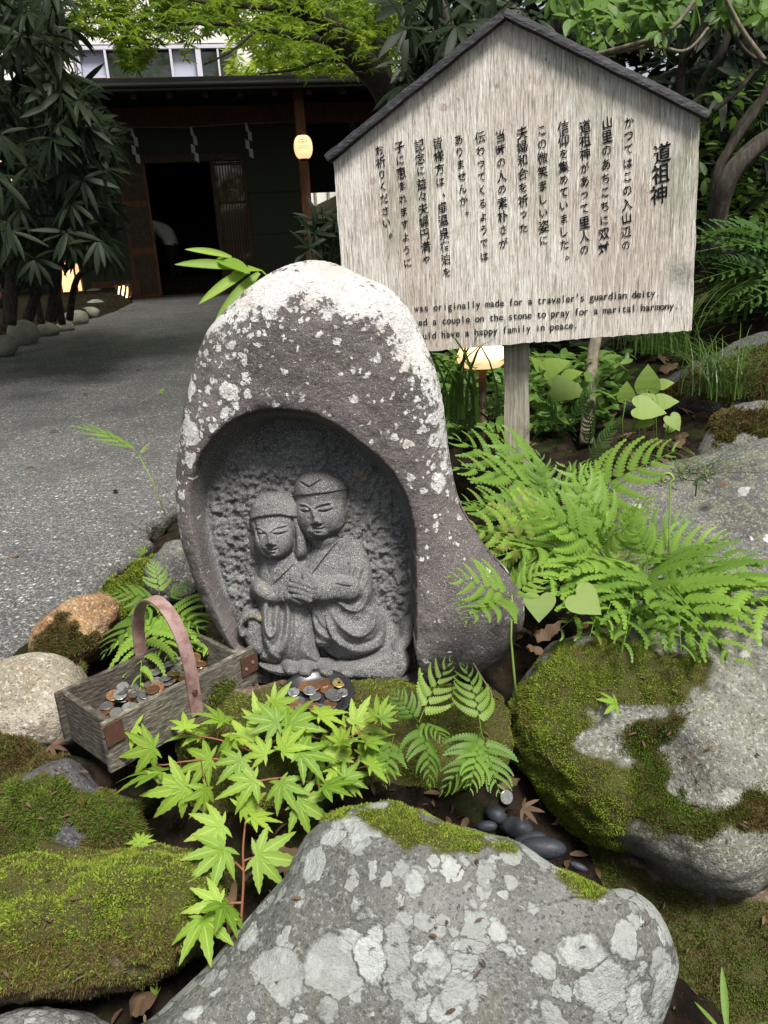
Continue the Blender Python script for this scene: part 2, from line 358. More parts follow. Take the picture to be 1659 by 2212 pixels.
wood('sign_post', (0.13, 0.12, 0.09), (0.27, 0.25, 0.20), (0.40, 0.38, 0.32), 1, (150, 150, 5))
wood('roof_slat', (0.006, 0.006, 0.008), (0.018, 0.018, 0.022), (0.06, 0.06, 0.068), 1, (40, 160, 160), 0.6)
wood('box_wood', (0.020, 0.016, 0.013), (0.065, 0.056, 0.044), (0.15, 0.135, 0.11), 1, (60, 60, 300))
wood('box_wood_pale', (0.028, 0.024, 0.019), (0.105, 0.094, 0.074), (0.24, 0.22, 0.18), 1, (60, 60, 300))
wood('dark_wood', (0.018, 0.010, 0.007), (0.035, 0.019, 0.012), (0.06, 0.034, 0.02), 1, (20, 20, 20), 0.6)
wood('red_wood', (0.05, 0.018, 0.008), (0.085, 0.032, 0.014), (0.13, 0.05, 0.022), 1, (60, 60, 3), 0.55)
wood('bark', (0.022, 0.018, 0.014), (0.05, 0.042, 0.034), (0.10, 0.088, 0.072), 1, (60, 60, 14))
wood('bark_pale', (0.07, 0.06, 0.045), (0.14, 0.12, 0.09), (0.22, 0.19, 0.15), 1, (60, 60, 14))
def flat(name, c, rough=0.7, spec=0.3, metal=0.0, var=0.2, vs_=40, bump=0.0):
    b = NB(name, rough, spec); nz = b.noise(vs_, 4, 0.6)
    b.col(b.mix(nz, tuple(q*(1-var) for q in c), tuple(min(1, q*(1+var)) for q in c))); b.metal(metal)
    if bump: b.bump(nz, 0.5, bump)
    MT[name] = b.m; return b
flat('ink', (0.006, 0.006, 0.007), 0.85, 0.1); flat('ink_worn', (0.014, 0.014, 0.015), 0.85, 0.1, var=0.5, vs_=200)
b = NB('strap', 0.55, 0.4); n1 = b.noise(45, 5, 0.7); c = b.mix(b.step(n1, 0.42, 0.62), (0.24, 0.155, 0.145), (0.15, 0.085, 0.075)); c = b.mix(b.step(b.noise(150, 4, 0.7), 0.62, 0.72), c, (0.16, 0.06, 0.025)); b.col(c); b.bump(n1, 0.2, 0.001); MT['strap'] = b.m
flat('rust', (0.062, 0.028, 0.018), 0.85, var=0.5, vs_=160, bump=0.001)
def coin_mat(name, c, tarnish):
    b = NB(name, 0.34, 0.5); n1 = b.noise(170, 4, 0.65, b.warp(30, 0.01)); r = b.rnd()
    b.col(b.mix(b.step(b.math('ADD', n1, b.math('MULTIPLY', r, 0.25)), 0.52, 0.74), c, tarnish)); b.metal(0.85); b.rough(b.step(n1, 0.1, 0.95)); b.bump(b.noise(900, 2), 0.25, 0.0008); MT[name] = b.m
coin_mat('coin_silver', (0.34, 0.34, 0.35), (0.16, 0.16, 0.155)); coin_mat('coin_bronze', (0.36, 0.19, 0.10), (0.15, 0.085, 0.05)); coin_mat('coin_brass', (0.42, 0.33, 0.13), (0.20, 0.13, 0.06))
b = NB('dish', 0.32, 0.5); n1 = b.noise(600, 2, 0.7); b.col(b.mix(b.step(n1, 0.64, 0.7), (0.018, 0.018, 0.021), (0.09, 0.09, 0.10))); b.bump(n1, 0.1, 0.0008); MT['dish'] = b.m
def leaf_mat(name, c1, c2, tr, fac=0.4, rough=0.45, spec=0.35, worn=None, island=True, nscale=14, vein=False):
    b = NB(name, rough, spec); r = b.island() if island else b.rnd(); n1 = b.noise(nscale, 3)
    c = b.mix(b.math('ADD', b.math('MULTIPLY', r, 0.7), b.math('MULTIPLY', n1, 0.3)), c1, c2)
    if name == 'leaf_fern': c = b.mix(b.math('MULTIPLY', b.step(b.rnd(), 0.90, 0.94), b.step(b.noise(18, 3), 0.35, 0.6)), c, (0.22, 0.24, 0.06))
    if worn: c = b.mix(b.math('MULTIPLY', b.step(b.noise(75, 3, 0.6), 0.66, 0.74), 0.7), c, worn)
    if vein: c = b.mix(b.math('MULTIPLY', b.step(b.attr('vein'), 0.84, 0.98), 0.40), c, tuple(min(1, q*1.5+0.05) for q in c2))
    if vein: c = b.mix(b.math('MULTIPLY', b.attr('tip'), b.step(b.noise(22, 2), 0.45, 0.6)), c, (0.30, 0.13, 0.05))
    b.col(c); b.translucent(b.mix(0.5, tr, c), fac); b.bump(b.noise(130, 3), 0.25, 0.002); MT[name] = b.m
leaf_mat('leaf_seedling', (0.10, 0.20, 0.020), (0.30, 0.43, 0.055), (0.36, 0.52, 0.04), 0.40, worn=(0.24, 0.17, 0.06), island=False, vein=True)
leaf_mat('leaf_fern', (0.055, 0.125, 0.018), (0.27, 0.43, 0.065), (0.30, 0.48, 0.05), 0.42, island=False, worn=(0.30, 0.26, 0.07))
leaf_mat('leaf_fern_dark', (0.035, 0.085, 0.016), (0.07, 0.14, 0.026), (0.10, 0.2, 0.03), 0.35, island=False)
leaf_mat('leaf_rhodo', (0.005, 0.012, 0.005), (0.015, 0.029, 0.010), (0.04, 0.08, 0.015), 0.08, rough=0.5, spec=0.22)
leaf_mat('leaf_canopy', (0.05, 0.115, 0.014), (0.15, 0.24, 0.030), (0.40, 0.54, 0.045), 0.58)
leaf_mat('leaf_canopy_bright', (0.12, 0.21, 0.02), (0.22, 0.30, 0.035), (0.48, 0.58, 0.06), 0.55)
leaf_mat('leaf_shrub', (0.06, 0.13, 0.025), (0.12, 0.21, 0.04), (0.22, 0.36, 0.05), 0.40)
leaf_mat('leaf_heart', (0.11, 0.185, 0.03), (0.19, 0.27, 0.05), (0.24, 0.36, 0.05), 0.35, island=False)
leaf_mat('leaf_grass', (0.04, 0.09, 0.018), (0.09, 0.15, 0.03), (0.12, 0.22, 0.03), 0.3)
leaf_mat('leaf_dead', (0.035, 0.020, 0.012), (0.115, 0.070, 0.038), (0.10, 0.06, 0.03), 0.12, rough=0.8, worn=(0.04, 0.024, 0.016))
flat('stem_red', (0.17, 0.065, 0.035), 0.5); flat('stem_green', (0.13, 0.20, 0.04), 0.5); flat('stem_brown', (0.06, 0.045, 0.03), 0.8)
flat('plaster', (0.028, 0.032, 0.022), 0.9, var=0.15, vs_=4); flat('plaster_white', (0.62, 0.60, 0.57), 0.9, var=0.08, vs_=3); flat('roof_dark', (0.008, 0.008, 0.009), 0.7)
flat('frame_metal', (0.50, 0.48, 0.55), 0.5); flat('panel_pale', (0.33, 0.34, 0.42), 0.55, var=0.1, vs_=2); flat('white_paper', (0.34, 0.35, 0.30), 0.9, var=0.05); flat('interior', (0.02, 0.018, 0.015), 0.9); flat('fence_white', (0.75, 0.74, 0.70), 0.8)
b = NB('glass', 0.04, 0.8); b.col((0.02, 0.025, 0.025)); MT['glass'] = b.m
def glow(name, c, strength):
    b = NB(name, 0.8); b.col(c); b.put(b.b.inputs['Emission Color'], c); b.b.inputs['Emission Strength'].default_value = strength; MT[name] = b.m
glow('lantern_paper', (1.0, 0.66, 0.34), 0.72); glow('lantern_paper_warm', (1.0, 0.58, 0.28), 0.8); glow('lamp_core', (1.0, 0.7, 0.34), 2.0)
flat('lantern_mark', (0.32, 0.17, 0.07), 0.8); flat('skin', (0.45, 0.28, 0.20), 0.6, var=0.05); flat('shirt_white', (0.62, 0.60, 0.56), 0.85, var=0.06, vs_=20); flat('trousers', (0.02, 0.02, 0.025), 0.9); flat('hair', (0.012, 0.01, 0.009), 0.5)
# ------------------------------------------------------------------ ground and path
def path_z(y): return 0.2 + 0.0205*np.clip(np.asarray(y, float)-2.0, -1.5, 12)
_pr = np.array([(-0.99, 0.6), (-0.93, 1.15), (-0.86, 1.49), (-0.835, 1.62), (-0.79, 1.80), (-0.765, 2.04), (-0.70, 2.42), (-0.55, 3.1), (-0.30, 4.2), (0.1, 6.0), (0.5, 9.0), (1.2, 14.0)])
_pl = np.array([(-4.6, 0.6), (-4.6, 3.0), (-4.3, 5.2), (-3.72, 7.6), (-3.55, 8.6), (-3.35, 9.8), (-3.45, 11.2), (-3.7, 12.2), (-3.9, 14.0)])
def pr(y): return np.interp(y, _pr[:, 1], _pr[:, 0])
def pl(y): return np.interp(y, _pl[:, 1], _pl[:, 0])
CTRL = np.array([  # x, y, z, spread
 (0.19, 0.86, 0.185, .12), (0.30, 0.78, 0.04, .15), (-0.1, 1.02, 0.325, .12), (0.1, 1.05, 0.315, .12), (-0.35, 1.05, 0.305, .12), (-0.3, 0.9, 0.25, .12), (-0.05, 0.9, 0.26, .12), (-0.6, 1.1, 0.22, .15), (-0.65, 1.4, 0.17, .15),
 (-0.5, 1.55, 0.17, .15), (-0.72, 1.8, 0.11, .12), (-0.66, 2.1, 0.12, .15), (-0.58, 2.5, 0.13, .2), (-0.36, 3.1, 0.17, .3), (-0.76, 1.55, 0.11, .1), (-0.82, 1.32, 0.10, .1), (-0.45, 2.0, 0.15, .18), (-0.45, 0.8, 0.14, .15), (-0.2, 0.7, 0.08, .2), (0.1, 0.55, 0.0, .25), (-0.7, 0.7, 0.05, .2), (0.45, 0.95, -0.02, .2), (0.3, 1.35, 0.31, .2), (0.6, 1.4, 0.27, .25), (0.7, 1.8, 0.27, .3), (0.7, 2.4, 0.40, .4),
 (1.1, 2.2, 0.36, .4), (0.1, 1.6, 0.33, .25), (0.1, 2.2, 0.33, .4), (1.6, 3.2, 0.62, .8), (0.4, 3.4, 0.36, .7), (0.8, 5.0, 0.42, 1.2), (3.0, 3.0, 1.0, 1.0), (3.0, 5.0, 1.5, 1.5), (2.4, 4.0, 0.95, .8), (5, 6, 2.6, 2.5), (1.0, 0.8, -0.15, .4), (0.6, 0.7, -0.12, .2), (1.0, 0.2, 0.0, .6), (-1.5, 1.0, 0.1, .6), (-1, 0, 0, 1),
 (-3, 5, 0.2, 2), (-5.2, 7, 0.42, 1.2), (-5, 10, 0.5, 2), (-2, 9, 0.3, 2), (0, 12, 0.36, 3), (2, 9, 0.6, 2), (-6, 14, .5, 4), (10, 20, 4, 8), (-15, 20, 1, 8), (0, -6, 0, 4), (30, 30, 5, 20), (-30, 30, 1, 20)])
def ground_z(x, y):
    x = np.asarray(x, float); y = np.asarray(y, float); num = 0; den = 1e-9
    for cx, cy, cz, s in CTRL:
        w = np.exp(-((x-cx)**2+(y-cy)**2)/(2*(s*0.9)**2))/s + 1e-5/(0.05+(x-cx)**2+(y-cy)**2)
        num = num + w*cz; den = den + w
    z = num/den
    inp = (x > pl(y)) & (x < pr(y)-0.02) & (y < 13)
    return np.where(inp, np.minimum(z, path_z(y)-0.07), z)
def build_ground():
    nx = ny = 300; u = np.linspace(-1, 1, nx)
    gx = 0.1 + 60*np.sinh(5.2*u)/math.sinh(5.2); gy = 1.3 + 60*np.sinh(5.2*u)/math.sinh(5.2)
    X, Y = np.meshgrid(gx, gy); X = X.ravel(); Y = Y.ravel(); Z = ground_z(X, Y)
    P = np.stack([X, Y, Z], 1); near = np.exp(-((X-.1)**2+(Y-1.3)**2)/8)
    Z = Z + near*0.012*fbm(P*[1, 1, 0], 14, 3, 5); inp = (X > pl(Y)-.05) & (X < pr(Y)-0.03) & (Y < 13); Z = np.where(inp, np.minimum(Z, path_z(Y)-0.06), Z)
    i = np.arange(nx*ny).reshape(ny, nx); Fq = np.stack([i[:-1, :-1], i[:-1, 1:], i[1:, 1:], i[1:, :-1]], -1).reshape(-1, 4)
    o = obj('ground', np.stack([X, Y, Z], 1), Fq, MT['soil']); tag(o, kind='structure')
build_ground()
def build_path():
    ys = np.concatenate([np.linspace(0.6, 3.2, 220), np.linspace(3.25, 13.4, 90)]); nc = 60; V = []; G = []
    P0 = np.stack([np.zeros_like(ys), ys, ys*0], 1)
    rag = 0.03*fbm(P0, 6, 4, 3) + 0.014*vnoise(P0, 55, 9)
    for k, y in enumerate(ys):
        l, r = float(pl(y)), float(pr(y)) + rag[k]*min(1, 3/y); t = np.linspace(0, 1, nc)**0.6
        xs = l + (r-l)*t; z = float(path_z(y))
        for x, tt in zip(xs, t):
            e = max(0.0, 1-(r-x)/0.045); V.append((x, y, z-0.012*e*e)); G.append(max(0, 1-(r-x)/0.05)*0.35)
        jag = 0.02*math.sin(k*1.7)+0.015*math.sin(k*0.63)
        for dx, dz, g in ((0.006+jag*.3, -0.03, 0.8), (-0.012+jag*.4, -0.06, 1.0), (-0.035, -0.13, 1.0)):
            V.append((r+dx, y, z+dz)); G.append(g)
    m = nc+3; V = np.array(V); V[:, 2] += 0.0035*fbm(V*[1, 1, 0], 9, 3, 8)
    i = np.arange(len(ys)*m).reshape(len(ys), m); Fq = np.stack([i[:-1, :-1], i[:-1, 1:], i[1:, 1:], i[1:, :-1]], -1).reshape(-1, 4)
    o = obj('path', V, Fq, MT['path']); vattr(o, 'grime', G); tag(o, kind='structure')
build_path()

# ------------------------------------------------------------------ rocks
def rock(name, outline, Y, front, back, material, label=None, cat='rock', nrm=None, sculpt=(), amp=0.006, freq=14, a=0.75, b=0.8, N=150, M=54, seed=1, moss=None, group=None, puff=0.006, facet=0.0):
    ol = spline(outline, N, True); c2 = ol.mean(0); p0 = at(c2[0], c2[1], Y)
    n = unit(nrm) if nrm is not None else unit(CAM-p0)
    Pj = np.array([onplane(q[0], q[1], p0, n) for q in ol]); c = Pj.mean(0)
    V = []
    ra = np.sin(np.linspace(0.02, math.pi/2, M//2)); ph = np.arcsin(np.clip(ra, 0, 1)**(1/a)); ph = np.concatenate([ph, math.pi-ph[::-1][1:]]); M = len(ph)
    for f in ph:
        r = max(math.sin(f), 1e-9)**a; d = math.copysign(abs(math.cos(f))**b, math.cos(f))*(front if f < math.pi/2 else back)
        V.append(c + r*(Pj-c) + n*d)
    V = np.vstack(V)
    R0 = np.linalg.norm(Pj-c, axis=1).mean()
    dirn = (V-c); dirn /= np.linalg.norm(dirn, axis=1)[:, None]+1e-9
    px, py = toraster(V); fr = ((V-c) @ n) > -0.3*abs(front)
    for sx, sy, am, rad in sculpt:          # rad in photo-pixels, am in metres along the normal
        g = np.exp(-((px-sx)**2+(py-sy)**2)/(2*rad*rad))*fr; V = V + n*(am*g)[:, None]
    k = amp*(fbm(V, freq, 5, seed, 0.55) + 0.8*fbm(V, freq*0.35, 2, seed+50)) - amp*0.9*np.abs(fbm(V, freq*1.4, 3, seed+33))
    if facet: k = k + facet*np.abs(vnoise(V, freq*0.5, seed+70))*-1
    V = V + dirn*k[:, None]
    ms = None
    if moss is not None:
        ms = moss_mask(V, moss, seed)
        ms = ms*((dirn @ n) > -0.6)
        V = V + dirn*(puff*ms*(0.8+0.9*vnoise(V, 32, seed+5)+0.4*vnoise(V, 75, seed+6)))[:, None]
    i = np.arange(N*M).reshape(M, N); j = np.roll(i, -1, axis=1)
    Fq = np.stack([i[:-1], i[1:], j[1:], j[:-1]], -1).reshape(-1, 4)
    Fl = [tuple(q) for q in Fq] + [tuple(i[0]), tuple(i[-1][::-1])]
    base = V[V[:, 2].argmin()]
    o = obj(name, V, Fl, material)
    bmn = o.data; bm = bmesh.new(); bm.from_mesh(bmn); bmesh.ops.recalc_face_normals(bm, faces=bm.faces); bm.to_mesh(bmn); bm.free(); 
    bmn.polygons.foreach_set('use_smooth', np.ones(len(bmn.polygons), dtype=bool))
    if ms is not None: vattr(o, 'moss', ms)
    if label: tag(o, label, cat, group)
    o_data[o.name] = (V, Fq)
    return o
o_data = {}
def moss_mask(V, polys, seed):
    px, py = toraster(V); m = np.zeros(len(V))
    wob = 16*fbm(V, 40, 3, seed+30); 
    for poly, soft in polys:
        d = sdf_poly(px, py, poly) + wob
        m = np.maximum(m, np.clip((d+0.5*soft)/(soft*1.8)+0.22, 0, 1))
    hole = fbm(V, 26, 3, seed+90); return np.clip(m - 0.75*np.clip(hole-0.25, 0, 1)*(m < 0.98) - 0.5*np.clip(hole-0.5, 0, 1), 0, 1)
def moss_blades(o, polys, n, length, width, material, seed=3, name='moss', up=0.25, parent=None, front_only=True):
    V, Fq = o_data[o.name]; rng = np.random.default_rng(seed)
    T = np.vstack([Fq[:, [0, 1, 2]], Fq[:, [0, 2, 3]]]); A = V[T[:, 0]]; B = V[T[:, 1]]; C = V[T[:, 2]]
    cr = np.cross(B-A, C-A); ar = np.linalg.norm(cr, axis=1)+1e-12; cen = (A+B+C)/3
    nr = cr/ar[:, None]; ctr = V.mean(0); nr = np.where((np.einsum('ij,ij->i', nr, cen-ctr) < 0)[:, None], -nr, nr)
    mk = moss_mask(cen, polys, seed if False else SEED_OF.get(o.name, seed))
    mk = np.clip((mk-0.25)/0.5, 0, 1)*(1 if not front_only else (np.einsum('ij,ij->i', nr, unit(CAM-ctr)[None, :].repeat(len(nr), 0)) > -0.25))
    w = ar*mk; w /= w.sum(); k = rng.choice(len(T), n, p=w)
    r1 = np.sqrt(rng.random(n)); r2 = rng.random(n)
    P = A[k]*(1-r1)[:, None] + B[k]*(r1*(1-r2))[:, None] + C[k]*(r1*r2)[:, None]
    blades(name, P, nr[k], length, width, material, o if parent is None else parent, rng, up, mk[k])
SEED_OF = {}
def blades(name, P, Nn, length, width, material, parent, rng, up=0.25, scale=None):
    n = len(P); D = Nn + rng.normal(0, 0.55, (n, 3)) + [0, 0, up]; D /= np.linalg.norm(D, axis=1)[:, None]
    S = np.cross(D, rng.normal(0, 1, (n, 3))); S /= np.linalg.norm(S, axis=1)[:, None]+1e-9
    clump = 0.75+0.5*vnoise(P, 60, 4); L = (length*(0.5+rng.random(n))*clump)[:, None]
    if scale is not None: L = L*(0.45+0.55*scale)[:, None]
    W = (width*(0.7+0.6*rng.random(n)))[:, None]
    P = P - Nn*0.001; bend = np.cross(S, D)*L*0.25
    V = np.stack([P-S*W, P+S*W, P+D*L*0.6+S*W*0.8+bend*0.4, P+D*L+bend, P+D*L*0.6-S*W*0.8+bend*0.4], 1).reshape(-1, 3)
    i = np.arange(n)*5
    Fq = np.concatenate([np.stack([i, i+1, i+2], 1), np.stack([i, i+2, i+4], 1), np.stack([i+4, i+2, i+3], 1)])
    o = wobj(name, V, Fq, material, parent, smooth=False); tag(o, kind='stuff'); return o

# front boulder with big pale lichen roundels
B1 = [(180, 2290), (330, 2200), (440, 2100), (560, 1965), (620, 1890), (660, 1805), (735, 1755), (850, 1750), (960, 1792), (1110, 1832), (1200, 1885), (1280, 1930), (1345, 1928), (1405, 1970), (1448, 2050), (1456, 2110), (1430, 2190), (1330, 2330), (1000, 2420), (600, 2420), (300, 2380)]
M1 = [([(700, 1765), (760, 1742), (860, 1735), (960, 1775), (1110, 1832), (1075, 1845), (960, 1838), (880, 1835), (845, 1800), (770, 1775)], 22), ([(1190, 1880), (1250, 1868), (1310, 1912), (1280, 1945), (1225, 1925)], 16)]
boulder1 = rock('boulder', B1, 0.70, 0.11, 0.16, MT['boulder_front'], 'large grey boulder in front, covered in round pale lichen patches', nrm=(0.05, -0.62, 0.78), a=0.62, b=0.9, amp=0.005, freq=9, seed=11,
   sculpt=[(1215, 1980, -0.008, 40), (900, 1930, 0.012, 130), (1330, 2030, 0.018, 80), (1050, 2150, -0.012, 50), (800, 2110, -0.008, 60)], moss=M1)
SEED_OF[boulder1.name] = 11
moss_blades(boulder1, M1, 34000, 0.0045, 0.0007, MT['moss_bright'], 11)
# big boulder on the right, moss running over its left shoulder
B2 = [(1098, 1590), (1118, 1500), (1180, 1425), (1260, 1385), (1340, 1350), (1460, 1335), (1640, 1335), (1850, 1400), (1960, 1600), (1850, 1850), (1690, 1905), (1590, 1955), (1500, 1945), (1425, 1895), (1370, 1852), (1260, 1800), (1160, 1700), (1110, 1640)]
M2 = [([(1090, 1600), (1110, 1500), (1200, 1400), (1300, 1375), (1420, 1395), (1540, 1425), (1525, 1480), (1470, 1520), (1380, 1530), (1320, 1520), (1290, 1545), (1255, 1600), (1310, 1640), (1370, 1660), (1410, 1690), (1400, 1760), (1350, 1790), (1330, 1860), (1230, 1800), (1150, 1720)], 30),
      ([(1345, 1590), (1390, 1545), (1450, 1545), (1480, 1560), (1430, 1610), (1440, 1690), (1480, 1740), (1560, 1750), (1620, 1710), (1700, 1700), (1700, 1790), (1600, 1780), (1510, 1810), (1450, 1800), (1380, 1780), (1360, 1700), (1380, 1640)], 34)]
boulder2 = rock('boulder', B2, 1.02, 0.16, 0.22, MT['boulder_right'], 'big rounded grey boulder at right with green moss over its left shoulder', nrm=(-0.10, -0.70, 0.72), a=0.60, b=0.85, amp=0.009, freq=8, seed=23,
   sculpt=[(1400, 1640, -0.030, 60), (1480, 1700, -0.028, 60), (1330, 1600, -0.012, 50), (1540, 1620, 0.02, 80), (1520, 1850, 0.03, 90), (1200, 1600, 0.02, 60)], moss=M2)
SEED_OF[boulder2.name] = 23
moss_blades(boulder2, M2[:1], 120000, 0.0050, 0.0007, MT['moss_bright'], 23); moss_blades(boulder2, M2[1:], 32000, 0.006, 0.0007, MT['moss_dark'], 23)
# flat rocks behind the ferns at the right
rock('flat_rock', [(1180, 1130), (1330, 1040), (1460, 1000), (1560, 985), (1700, 960), (1900, 1100), (1900, 1350), (1700, 1300), (1450, 1330), (1250, 1300)], 1.55, 0.05, 0.2, MT['boulder_flat'], 'flat grey rock with white lichen spots behind the ferns', nrm=(-0.12, -0.42, 0.9), a=0.55, amp=0.008, freq=5, seed=31)
M3 = [([(1520, 905), (1580, 880), (1659, 885), (1760, 900), (1760, 1010), (1640, 960), (1600, 930), (1560, 960)], 14)]
r3 = rock('boulder', [(1500, 1010), (1530, 930), (1590, 880), (1680, 885), (1800, 920), (1850, 1020), (1700, 1060), (1560, 1040)], 1.95, 0.10, 0.2, MT['boulder_flat'], 'grey boulder with a brown moss cap at the right edge', nrm=(-.1, -0.7, 0.7), amp=0.01, freq=6, seed=37, moss=M3); SEED_OF[r3.name] = 37
moss_blades(r3, M3, 12000, 0.012, 0.0012, MT['moss_brown'], 37)
M3b = [([(1380, 860), (1500, 800), (1659, 740), (1760, 740), (1760, 900), (1600, 860)], 20)]
r3b = rock('boulder', [(1330, 900), (1420, 835), (1540, 780), (1640, 735), (1760, 740), (1800, 850), (1700, 910), (1500, 905)], 2.55, 0.12, 0.2, MT['boulder_dark'], 'low dark boulder under the grass clump at the right edge', nrm=(-.1, -0.7, 0.7), amp=0.012, freq=6, seed=38, moss=M3b); SEED_OF[r3b.name] = 38
moss_blades(r3b, M3b, 9000, 0.014, 0.0014, MT['moss_brown'], 38)
# lower left: thickly mossed rock
B4 = [(-120, 1930), (-20, 1890), (100, 1862), (200, 1872), (330, 1842), (440, 1862), (470, 1930), (455, 2010), (380, 2085), (300, 2125), (200, 2150), (60, 2165), (-120, 2180), (-250, 2050)]
M4 = [([(-300, 1850), (100, 1840), (450, 1830), (500, 1950), (440, 2040), (330, 2110), (250, 2095), (150, 2130), (-300, 2160)], 40)]
r4 = rock('mossy_rock', B4, 0.76, 0.10, 0.15, MT['boulder_mossy'], 'low rock at lower left thickly covered in yellow-green moss', nrm=(0.05, -0.70, 0.70), a=0.55, amp=0.007, freq=12, seed=41, moss=M4, puff=0.020); SEED_OF[r4.name] = 41
moss_blades(r4, M4, 85000, 0.0055, 0.0008, MT['moss_bright'], 41)
moss_blades(r4, [([(-300, 1990), (60, 1980), (160, 2010), (300, 1985), (470, 1960), (470, 2030), (330, 2110), (150, 2140), (-300, 2160)], 60)], 24000, 0.0085, 0.0007, MT['moss_brown'], 42, up=-0.4)
# dark stone with a bare tip and moss around
B5 = [(-60, 1790), (0, 1730), (60, 1690), (110, 1645), (160, 1640), (215, 1690), (260, 1720), (300, 1760), (310, 1830), (260, 1880), (120, 1900), (-40, 1890)]
M5 = [([(-80, 1700), (20, 1690), (80, 1680), (130, 1685), (160, 1705), (230, 1715), (300, 1750), (330, 1850), (250, 1880), (170, 1860), (175, 1800), (140, 1780), (110, 1820), (95, 1850), (130, 1880), (-60, 1890)], 18)]
r5 = rock('mossy_rock', B5, 0.90, 0.08, 0.12, MT['boulder_dark'], 'dark pointed rock at left with shaggy moss and bare grey tip', nrm=(0.1, -0.75, 0.65), a=0.75, amp=0.006, freq=14, seed=47, moss=M5, puff=0.012, sculpt=[(150, 1670, 0.012, 40)]); SEED_OF[r5.name] = 47
moss_blades(r5, M5, 42000, 0.0085, 0.0007, MT['moss_dark'], 47, up=-0.1)
# pale speckled round stone
M6 = [([(-60, 1560), (30, 1590), (40, 1640), (-60, 1680)], 18), ([(160, 1415), (215, 1420), (230, 1450), (190, 1460)], 12)]
r6 = rock('round_stone', [(-70, 1520), (-30, 1450), (30, 1425), (100, 1420), (165, 1440), (200, 1500), (190, 1570), (140, 1615), (60, 1630), (-40, 1610)], 1.10, 0.07, 0.1, MT['boulder_speckled'], 'pale speckled round stone beside the wooden coin box', nrm=(0.1, -0.7, 0.7), a=0.8, amp=0.004, freq=16, seed=53, moss=M6); SEED_OF[r6.name] = 53
moss_blades(r6, M6, 9000, 0.009, 0.0008, MT['moss_dark'], 53)
# orange rock
M7 = [([(80, 1380), (130, 1335), (180, 1345), (215, 1400), (150, 1430), (60, 1430)], 16)]
r7 = rock('orange_rock', [(38, 1400), (50, 1355), (100, 1325), (160, 1300), (225, 1280), (262, 1300), (255, 1345), (235, 1390), (190, 1425), (90, 1435)], 1.36, 0.06, 0.12, MT['boulder_orange'], 'angular orange rock between path edge and wooden box', nrm=(0.15, -0.7, 0.7), a=0.85, amp=0.010, freq=11, seed=59, moss=M7, facet=0.030); SEED_OF[r7.name] = 59
moss_blades(r7, M7, 9000, 0.010, 0.0008, MT['moss_brown'], 59)
# grey rock wedged behind the stone at left
rock('grey_rock', [(310, 1260), (345, 1195), (380, 1170), (420, 1200), (420, 1290), (350, 1300)], 1.5, 0.05, 0.1, MT['boulder_flat'], 'small grey rock wedged behind the left foot of the carved stone', amp=0.006, seed=61)
# white-lichened stone at the very bottom left
rock('grey_rock', [(-60, 2230), (30, 2185), (120, 2178), (190, 2195), (230, 2240), (150, 2320), (-40, 2320)], 0.66, 0.06, 0.1, MT['boulder_front'], 'pale grey stone at the bottom left corner', nrm=(0, -.6, .8), seed=63)
# moss bank around dish and seedling
M8 = [([(380, 1500), (1120, 1440), (1180, 1700), (1050, 1760), (700, 1790), (400, 1800)], 10)]
r8 = rock('moss_bank', [(400, 1580), (480, 1500), (600, 1470), (780, 1480), (900, 1485), (1040, 1480), (1100, 1520), (1110, 1640), (1000, 1700), (860, 1720), (760, 1750), (600, 1780), (470, 1800), (390, 1700)], 1.00, 0.02, 0.12, MT['boulder_mossy'], nrm=(0, -0.72, 0.69), a=0.45, b=1.0, amp=0.010, freq=14, seed=67, moss=M8, puff=0.006); SEED_OF[r8.name] = 67
tag(r8, kind='structure')
moss_blades(r8, M8, 70000, 0.0042, 0.0009, MT['moss_bright'], 67)
# shadowed mossy ground at lower right, under the big boulder
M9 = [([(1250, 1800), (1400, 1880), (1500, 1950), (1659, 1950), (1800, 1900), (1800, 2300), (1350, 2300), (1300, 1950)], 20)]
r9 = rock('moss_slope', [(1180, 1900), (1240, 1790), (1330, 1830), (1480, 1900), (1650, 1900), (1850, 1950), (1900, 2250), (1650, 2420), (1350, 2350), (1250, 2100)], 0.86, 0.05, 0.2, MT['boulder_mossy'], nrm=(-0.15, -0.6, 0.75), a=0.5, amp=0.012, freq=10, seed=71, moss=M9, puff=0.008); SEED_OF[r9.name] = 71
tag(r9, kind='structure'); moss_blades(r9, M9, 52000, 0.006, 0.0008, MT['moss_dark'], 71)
# mossy rubble left of the box and along the broken path edge
M10 = [([(-100, 1560), (60, 1570), (140, 1640), (60, 1720), (-100, 1760)], 25)]
r10 = rock('moss_bank', [(-140, 1650), (-60, 1580), (50, 1590), (130, 1640), (200, 1640), (330, 1680), (330, 1760), (100, 1760), (-100, 1780)], 0.98, 0.03, 0.1, MT['soil'], nrm=(0, -0.5, 0.85), a=0.5, amp=0.010, freq=14, seed=73, moss=M10); SEED_OF[r10.name] = 73
tag(r10, kind='structure'); moss_blades(r10, M10, 20000, 0.008, 0.0008, MT['moss_brown'], 73)
M11 = [([(80, 1380), (110, 1320), (200, 1290), (250, 1240), (330, 1200), (390, 1230), (400, 1330), (330, 1330), (250, 1330), (120, 1370)], 16)]
r11 = rock('moss_bank', [(10, 1430), (90, 1362), (180, 1308), (255, 1240), (330, 1200), (400, 1210), (420, 1310), (350, 1390), (200, 1430), (60, 1460)], 1.55, 0.015, 0.15, MT['soil'], nrm=(-.2, -0.6, 0.8), a=0.5, amp=0.012, freq=12, seed=79, moss=M11); SEED_OF[r11.name] = 79
tag(r11, kind='structure'); moss_blades(r11, M11, 14000, 0.011, 0.0010, MT['moss_bright'], 79)
